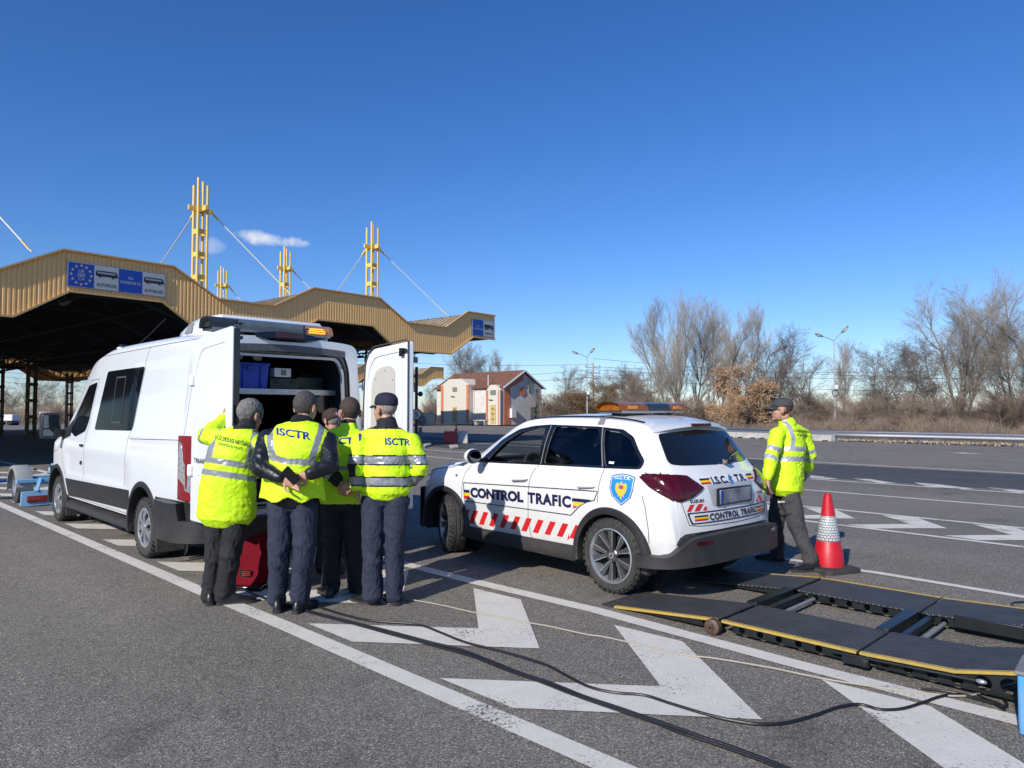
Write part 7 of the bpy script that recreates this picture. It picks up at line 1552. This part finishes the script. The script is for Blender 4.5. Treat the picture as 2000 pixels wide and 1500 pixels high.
# test ramps: two tracks of three chequer-plate sections each, carried on lattice rails and joined by cross beams
MCP=bpy.data.materials.new('black chequer plate'); MCP.use_nodes=True; nt_=MCP.node_tree; b_=nt_.nodes['Principled BSDF']; b_.inputs['Base Color'].default_value=(.03,.031,.034,1); b_.inputs['Roughness'].default_value=.62; b_.inputs['Metallic'].default_value=0; b_.inputs['Specular IOR Level'].default_value=.3
tc_=_n(nt_,'ShaderNodeTexCoord')
def lozenge(rot,off):
    mp=_n(nt_,'ShaderNodeMapping'); mp.inputs['Rotation'].default_value=(0,0,rot); mp.inputs['Location'].default_value=(off,off*.5,0); nt_.links.new(tc_.outputs['Object'],mp.inputs[0]); sx=_n(nt_,'ShaderNodeSeparateXYZ'); nt_.links.new(mp.outputs[0],sx.inputs[0])
    a=mth('SINE',mth('MULTIPLY',sx.outputs[0],2*math.pi/.06,nt_),None,nt_); b=mth('SINE',mth('MULTIPLY',sx.outputs[1],2*math.pi/.06,nt_),None,nt_)
    return mth('MULTIPLY',mth('SUBTRACT',mth('MULTIPLY',mth('ABSOLUTE',a,None,nt_),1,nt_),mth('MULTIPLY',mth('ABSOLUTE',b,None,nt_),2.2,nt_),nt_),2.5,nt_,True)
h_=mth('MAXIMUM',lozenge(R(45),0),lozenge(R(135),.02),nt_); bp=_n(nt_,'ShaderNodeBump'); bp.inputs['Strength'].default_value=.9; bp.inputs['Distance'].default_value=.012; nt_.links.new(h_,bp.inputs['Height']); nt_.links.new(bp.outputs[0],b_.inputs['Normal'])
nz_=_n(nt_,'ShaderNodeTexNoise'); nz_.inputs['Scale'].default_value=7; nz_.inputs['Detail'].default_value=8; nt_.links.new(tc_.outputs['Object'],nz_.inputs['Vector']); mx_=_n(nt_,'ShaderNodeMix'); mx_.data_type='RGBA'; nt_.links.new(mth('ADD',mth('MULTIPLY',nz_.outputs[0],.45,nt_),mth('MULTIPLY',h_,.75,nt_),nt_,True),mx_.inputs[0]); mx_.inputs[6].default_value=(.012,.012,.014,1); mx_.inputs[7].default_value=(.14,.142,.15,1); nt_.links.new(mx_.outputs[2],b_.inputs['Base Color'])
MFRM=mat('black steel frame',(.018,.021,.021),.4,.3,var=.3,vscale=6); MYP=mat('worn yellow paint',(.78,.50,.05),.6,var=.3,vscale=22,col2=(.35,.26,.10),detail=8); MRST=mat('rusty castor',(.13,.085,.06),.6,.5,var=.4,vscale=40)
RH=.105
pts_n=[G(1232,1167,.05),G(1404,1211,RH),G(1676,1273,RH),G(1864,1317,RH)]    # near outer edge
pts_f=[G(1480,1108,.05)*0+G(1520,1115,RH),G(1612,1129,RH),G(1838,1167,RH),G(2010,1197,RH)]
e0=pts_n[1]; e3=pts_n[3]; RD=(e3-e0); RD.z=0; RD.normalize(); RN=Vector((-RD.y,RD.x,0))  # RN points away from the camera side
if RN.y<0: RN=-RN
rr=Vector((e0.x,e0.y,0)); rang=math.atan2(RD.y,RD.x)
ramp=empty('test_ramp',rr,rang,'black chequer-plate ramp platform with yellow edges laid out behind the inspection car','ramp')
def loc2(p): d=p-rr; return d.dot(RD),d.dot(RN),p.z
sN=[loc2(p)[0] for p in pts_n]; gap=loc2(G(1612,1129,RH))[1]; TW=.62
m_w=abs(loc2(G(1480,1160,RH))[1])
def section(name,x0,x1,y0,y1,yel_side,z0=RH,z1=RH,x2=None,z2=None):
    m=MB(); pts=[(x0,z0),(x1,z1)]+([(x2,z2)] if x2 else [])
    rings=[[Vector((x,y0,z)),Vector((x,y1,z)),Vector((x,y1,z-.012)),Vector((x,y0,z-.012))] for x,z in pts]; m.loft(rings); o=m.build(name,MCP,ramp,smooth=0)
    ye=y0 if yel_side<0 else y1; m=MB(); rings=[[Vector((x,ye,z+.003)),Vector((x,ye-yel_side*.035,z+.003)),Vector((x,ye-yel_side*.035,z-.014)),Vector((x,ye,z-.014))] for x,z in pts]; m.loft([[v+Vector((0,yel_side*.002,0)) for v in r] for r in rings]); m.build('yellow_edge',MYP,o,smooth=0)
    # holed side rails
    for yy in(y0+.03,y1-.03):
        xe=x2 or x1; n=max(3,int((xe-x0)/.14)); xs=np.linspace(x0+.08,xe-.04,n+1); holes=[]
        zt=lambda x:float(np.interp(x,[p[0] for p in pts],[p[1] for p in pts]))-.014
        outline=[(xs[0],.03),(xs[-1]+.02,.03),(xs[-1]+.02,zt(xs[-1]+.02))]+[(x,zt(x)) for x in xs[::-1]]
        if zt(x0+.05)<.06: outline=[(x0,.01),(xs[-1]+.02,.03)]+outline[2:]
        for k in range(n):
            c=(xs[k]+xs[k+1])/2; h=zt(c)-.03; r=min(.045,h*.36)
            if r>.015: holes.append([(c+r*1.1*math.cos(t),.03+h*.5+r*math.sin(t)) for t in np.linspace(0,2*math.pi,15)[:-1]])
        v,f=poly2d([outline]+holes); m=MB(); m.add([(p[0],yy,p[1]) for p in v],f); o2=m.build('holed_rail',MFRM,o,smooth=0); sd=o2.modifiers.new('s','SOLIDIFY'); sd.thickness=.008
    return o
far0=gap-TW
W1=.60
xa,xb,xc,xd=sN[0],0.0,sN[2],sN[3]
yN0,yN1=0.0,W1; yF0,yF1=gap-W1,gap
section('deck_plate',xa,xb-.02,yN0,yN1,-1,.02,RH,None,None); section('deck_plate',xb+.02,xc-.01,yN0,yN1,-1); section('deck_plate',xc+.01,xd,yN0,yN1,-1,RH,RH+.02,xd+.50,RH+.13)
section('deck_plate',xa+.0,xb-.02,yF0,yF1,1,.02,RH); section('deck_plate',xb+.02,xc-.01,yF0,yF1,1); section('deck_plate',xc+.01,xd,yF0,yF1,1,RH,RH+.02,xd+.50,RH+.13)
for x in(xb,xc):
    for dx,h in((-.05,.07),(.07,.045)): m=MB(); m.box((x+dx,(yN1+yF0)/2,.045+h/2),(.085 if dx<0 else .05,yF0-yN1,h)); m.build('cross_beam',MFRM,ramp,bevel=.006)
    m=MB(); m.cyl((x+.16,yN1,.05),(x+.16,yF0,.05),.016,n=10); m.build('tie_rod',M['grey'],ramp)
    for yy in((-.06,-.0),(gap,gap+.06)):
        if x==xb: m=MB(); lathe(m,[(yy[0],.02),(yy[0],.050),(yy[0]+.006,.058),(yy[1]-.006,.058),(yy[1],.050),(yy[1],.02)],'y',28,c=(x-.03,0,.058)); m.cyl((x-.03,yy[0]-.012,.058),(x-.03,yy[1],.058),.022,n=14); w_=m.build('castor',MRST,ramp,smooth=40); m=MB(); m.cyl((x-.03,yy[0]-.014,.058),(x-.03,yy[0]-.02,.058),.010,n=10); m.build('castor_bolt',MFRM,w_)
m=MB(); m.box((xa-.06,W1/2,.012),(.14,W1,.010)); m.build('ramp_toe',M['rubber'],ramp); m=MB(); m.box((xa-.06,gap-W1/2,.012),(.14,W1,.010)); m.build('ramp_toe',M['rubber'],ramp)
m=MB(); m.box((xc+.45,yF0-.05,.10),(.42,.03,.09)); m.cyl((xc+.5,yF0-.03,.09),(xd+.35,yF0-.05,.10),.018,n=10); m.build('hinged_arm',MFRM,ramp,bevel=.005)
m=MB(); m.box((xd+.22,yF0-.04,.09),(.10,.10,.16)); m.cyl((xd+.22,yF0-.08,.10),(xd+1.2,yF0-.12,.13),.055,n=18); m.build('hydraulic_cylinder',mat('black rubber boot',(.03,.03,.032),.5),ramp,bevel=.006)
m=MB(); m.cyl((xc-.15,yN0-.03,.08),(xd+.12,yN0-.035,.11),.009,n=8); rr_=m.build('release_rod',MFRM,ramp); m=MB(); m.ell((xd+.14,yN0-.035,.11),(.03,.014,.014),10,6); m.build('rod_end',M['silver'],rr_)
m=MB(); m.box((xc+.0,yN0-.03,.06),(.16,.05,.05)); m.cyl((xc+.05,yN0-.06,.055),(xc+.05,yN0-.01,.055),.022,n=12); m.build('rail_joint',MFRM,ramp,bevel=.004)
# blue pump unit cut by the right edge
ub=G(1984,1436); root=empty('blue_box',(ub.x,ub.y,0),rang+R(4),'light blue metal box with grey lid cut off by the right picture edge','box')
m=MB(); m.box((.24,.16,.15),(.46,.30,.30)); m.build('casing',mat('light blue paint',(.07,.33,.66),.4,var=.1,dirt=((.35,.33,.28),.3,.3)),root,bevel=.012); m=MB(); m.box((.24,.16,.311),(.48,.32,.020)); m.build('lid',M['grey'],root,bevel=.005)
# cables on the ground
def cable(pts,r,mt,label,z=.012):
    Pp=smoothp([G(*p)+Vector((0,0,z)) for p in pts],6); o=Pp[0].copy(); o.z=0; m=MB(); m.tube([p-o+Vector((noise.noise(p*3)*.01,noise.noise(p*3+Vector((5,0,0)))*.01,0)) for p in Pp],r,8); ob=m.build('cable',mt); ob.location=o; tag(ob,label,'cable')
MCB=mat('black cable rubber',(.010,.010,.012),.45,bump=.2); MCW=mat('grey beige cable',(.34,.31,.25),.6)
cable([(455,1140),(500,1165),(570,1188),(640,1206),(700,1222),(760,1236),(830,1255),(900,1273),(960,1295),(1020,1320),(1080,1340),(1150,1368),(1220,1391),(1290,1415),(1350,1437),(1420,1460),(1480,1483),(1560,1515),(1620,1540)],.0105,MCB,'thickest black cable running diagonally to the bottom of the picture')
cable([(465,1146),(520,1174),(580,1192),(650,1211),(720,1230),(790,1249),(860,1268),(930,1288),(990,1312),(1050,1334),(1120,1361),(1190,1386),(1260,1408),(1330,1436),(1400,1458),(1470,1484),(1540,1512),(1600,1538)],.008,MCB,'thinner black cable lying against the thick diagonal one')
cable([(600,1182),(660,1200),(720,1215),(810,1222),(860,1238),(910,1258),(980,1276),(1060,1300),(1100,1320),(1150,1345),(1200,1357),(1260,1362),(1310,1378),(1380,1400),(1440,1413),(1490,1419),(1540,1416),(1590,1402),(1640,1385),(1680,1380),(1720,1390),(1760,1389),(1800,1377),(1840,1365),(1880,1362),(1930,1375),(1965,1384),(1958,1368),(1915,1352),(1880,1350)],.009,MCB,'black cable curving across the chevrons to the blue box')
cable([(790,1172),(860,1184),(930,1200),(1000,1213),(1080,1228),(1150,1243),(1180,1247),(1260,1265),(1330,1282),(1400,1290),(1500,1306),(1570,1321),(1640,1335),(1720,1347),(1800,1357),(1860,1364),(1900,1362),(1940,1350),(1990,1335)],.006,MCW,'pale grey cable from the group of men to the blue box')
cable([(1800,1349),(1850,1355),(1900,1365),(1940,1378),(1962,1390),(1955,1380),(1920,1366),(1900,1350),(1960,1352),(1990,1345)],.006,MCB,'thin black cable loop in front of the blue box')
cable([(2010,1178),(1978,1180),(1980,1187),(2010,1196)],.006,MCB,'small black cable loop beside the far yellow ramp edge')
cable([(403,1060),(401,1095),(404,1120),(420,1140),(450,1150)],.006,MCW,'thin grey wire hanging at the van bumper by the first man') 
# light blue car-testing trailer at the left edge
tb=G(38,983); root=empty('trailer',(tb.x,tb.y,0),R(135),'small light blue trailer with grey mudguards parked ahead of the white van','trailer')
MLB=mat('light blue trailer paint',(.20,.42,.62),.45,var=.12,vscale=6); MMG=mat('grey mudguard plastic',(.33,.33,.31),.5,var=.08)
# local x: forward (away), y left (towards the open left side)
def twheel(y,yo):
    m=MB(); h=.08; lathe(m,[(-h,.17),(-h,.24),(-h*.8,.285),(-h*.3,.295),(h*.3,.295),(h*.8,.285),(h,.24),(h,.17)],'y',36,c=(0,y,.295)); t=m.build('tyre',M['rubber'],root,smooth=40)
    m=MB(); s=1 if yo>0 else -1; lathe(m,[(s*.075,.175),(s*.08,.165),(s*.04,.15),(s*.03,.07),(s*.05,.05),(s*.05,.0)],'y',30,c=(0,y,.295)); m.build('rim',M['silver'],t,smooth=40)
    m=MB(); rings=[]
    for k in range(15):
        a=R(-12+k*14.5); rings.append([Vector((.37*math.cos(a)*1.05,y+dy,.295+.37*math.sin(a)+dz)) for dy,dz in((-.13,-.05),(-.125,0),(-.10,.012),(.10,.012),(.125,0),(.13,-.05))])
    m.loft(rings,0,False,False); o=m.build('mudguard',MMG,root,smooth=50); sd=o.modifiers.new('s','SOLIDIFY'); sd.thickness=.008
twheel(.0,1); twheel(-1.75,-1)
for (a,b_,w,h,nm) in (((-.42,.13,.42),(-.42,-1.88,.42),.07,.06,'rear_bar'),((.0,-.2,.36),(.0,-1.55,.36),.09,.09,'axle'),((.6,-.2,.40),(.6,-1.55,.40),.07,.06,'front_bar'),((-.42,-.25,.40),(.6,-.25,.40),.06,.08,'side_rail'),((-.42,-1.5,.40),(.6,-1.5,.40),.06,.08,'side_rail'),((-.3,-.87,.44),(1.9,-.87,.44),.09,.09,'drawbar')):
    m=MB(); m.beam(a,b_,w,h); m.build(nm,MLB,root,bevel=.006)
for y in(-.12,-1.62):
    m=MB(); m.prism([(-.72,y-.27,.02),(-.72,y+.24,.02),(-.66,y+.22,.26),(-.66,y-.24,.26)],(.03,0,0)); bd=m.build('lamp_board',MLB,root,bevel=.006)
    m=MB(); m.box((-.722,y-.02,.13),(.02,.34,.11)); m.build('red_lamp',M['lampred'],bd,bevel=.008)
    m=MB(); m.beam((-.66,y,.24),(-.42,y-.1,.44),.05,.06); m.beam((-.60,y-.32,.12),(-.42,y-.32,.44),.06,.03); m.build('board_bracket',MLB,bd)
m=MB(); m.cyl((.35,-.95,.40),(.35,-.95,1.02),.045,n=14); jp=m.build('jack_post',M['grey'],root); m=MB(); m.cyl((.35,-.95,.78),(.35,-.95,.92),.047,n=14); m.build('yellow_band',mat('pale yellow band',(.72,.62,.25),.5),jp); m=MB(); m.tube([(.35,-.95,1.02),(.35,-.95,1.05),(.35,-1.2,1.06),(.35,-1.2,1.10)],.012,6); m.build('crank_handle',M['steel'],jp)
m=MB(); m.box((.4,-.75,.55),(.25,.12,.22)); m.beam((.3,-1.1,.48),(.6,-.6,.62),.05,.05); m.cyl((.45,-1.0,.5),(.5,-.95,.75),.02,n=8); m.build('coupling',MLB,root,bevel=.01)
m=MB(); m.beam((.9,.55,.34),(1.0,-.4,.34),.30,.05); m.ell((.95,.52,.34),(.18,.18,.06),12,6); m.build('loading_arm',mat('deep blue steel',(.02,.09,.28),.45),root,bevel=.01)
# finish: dust specks of gravel on the near asphalt are part of its material
bpy.context.view_layer.update()
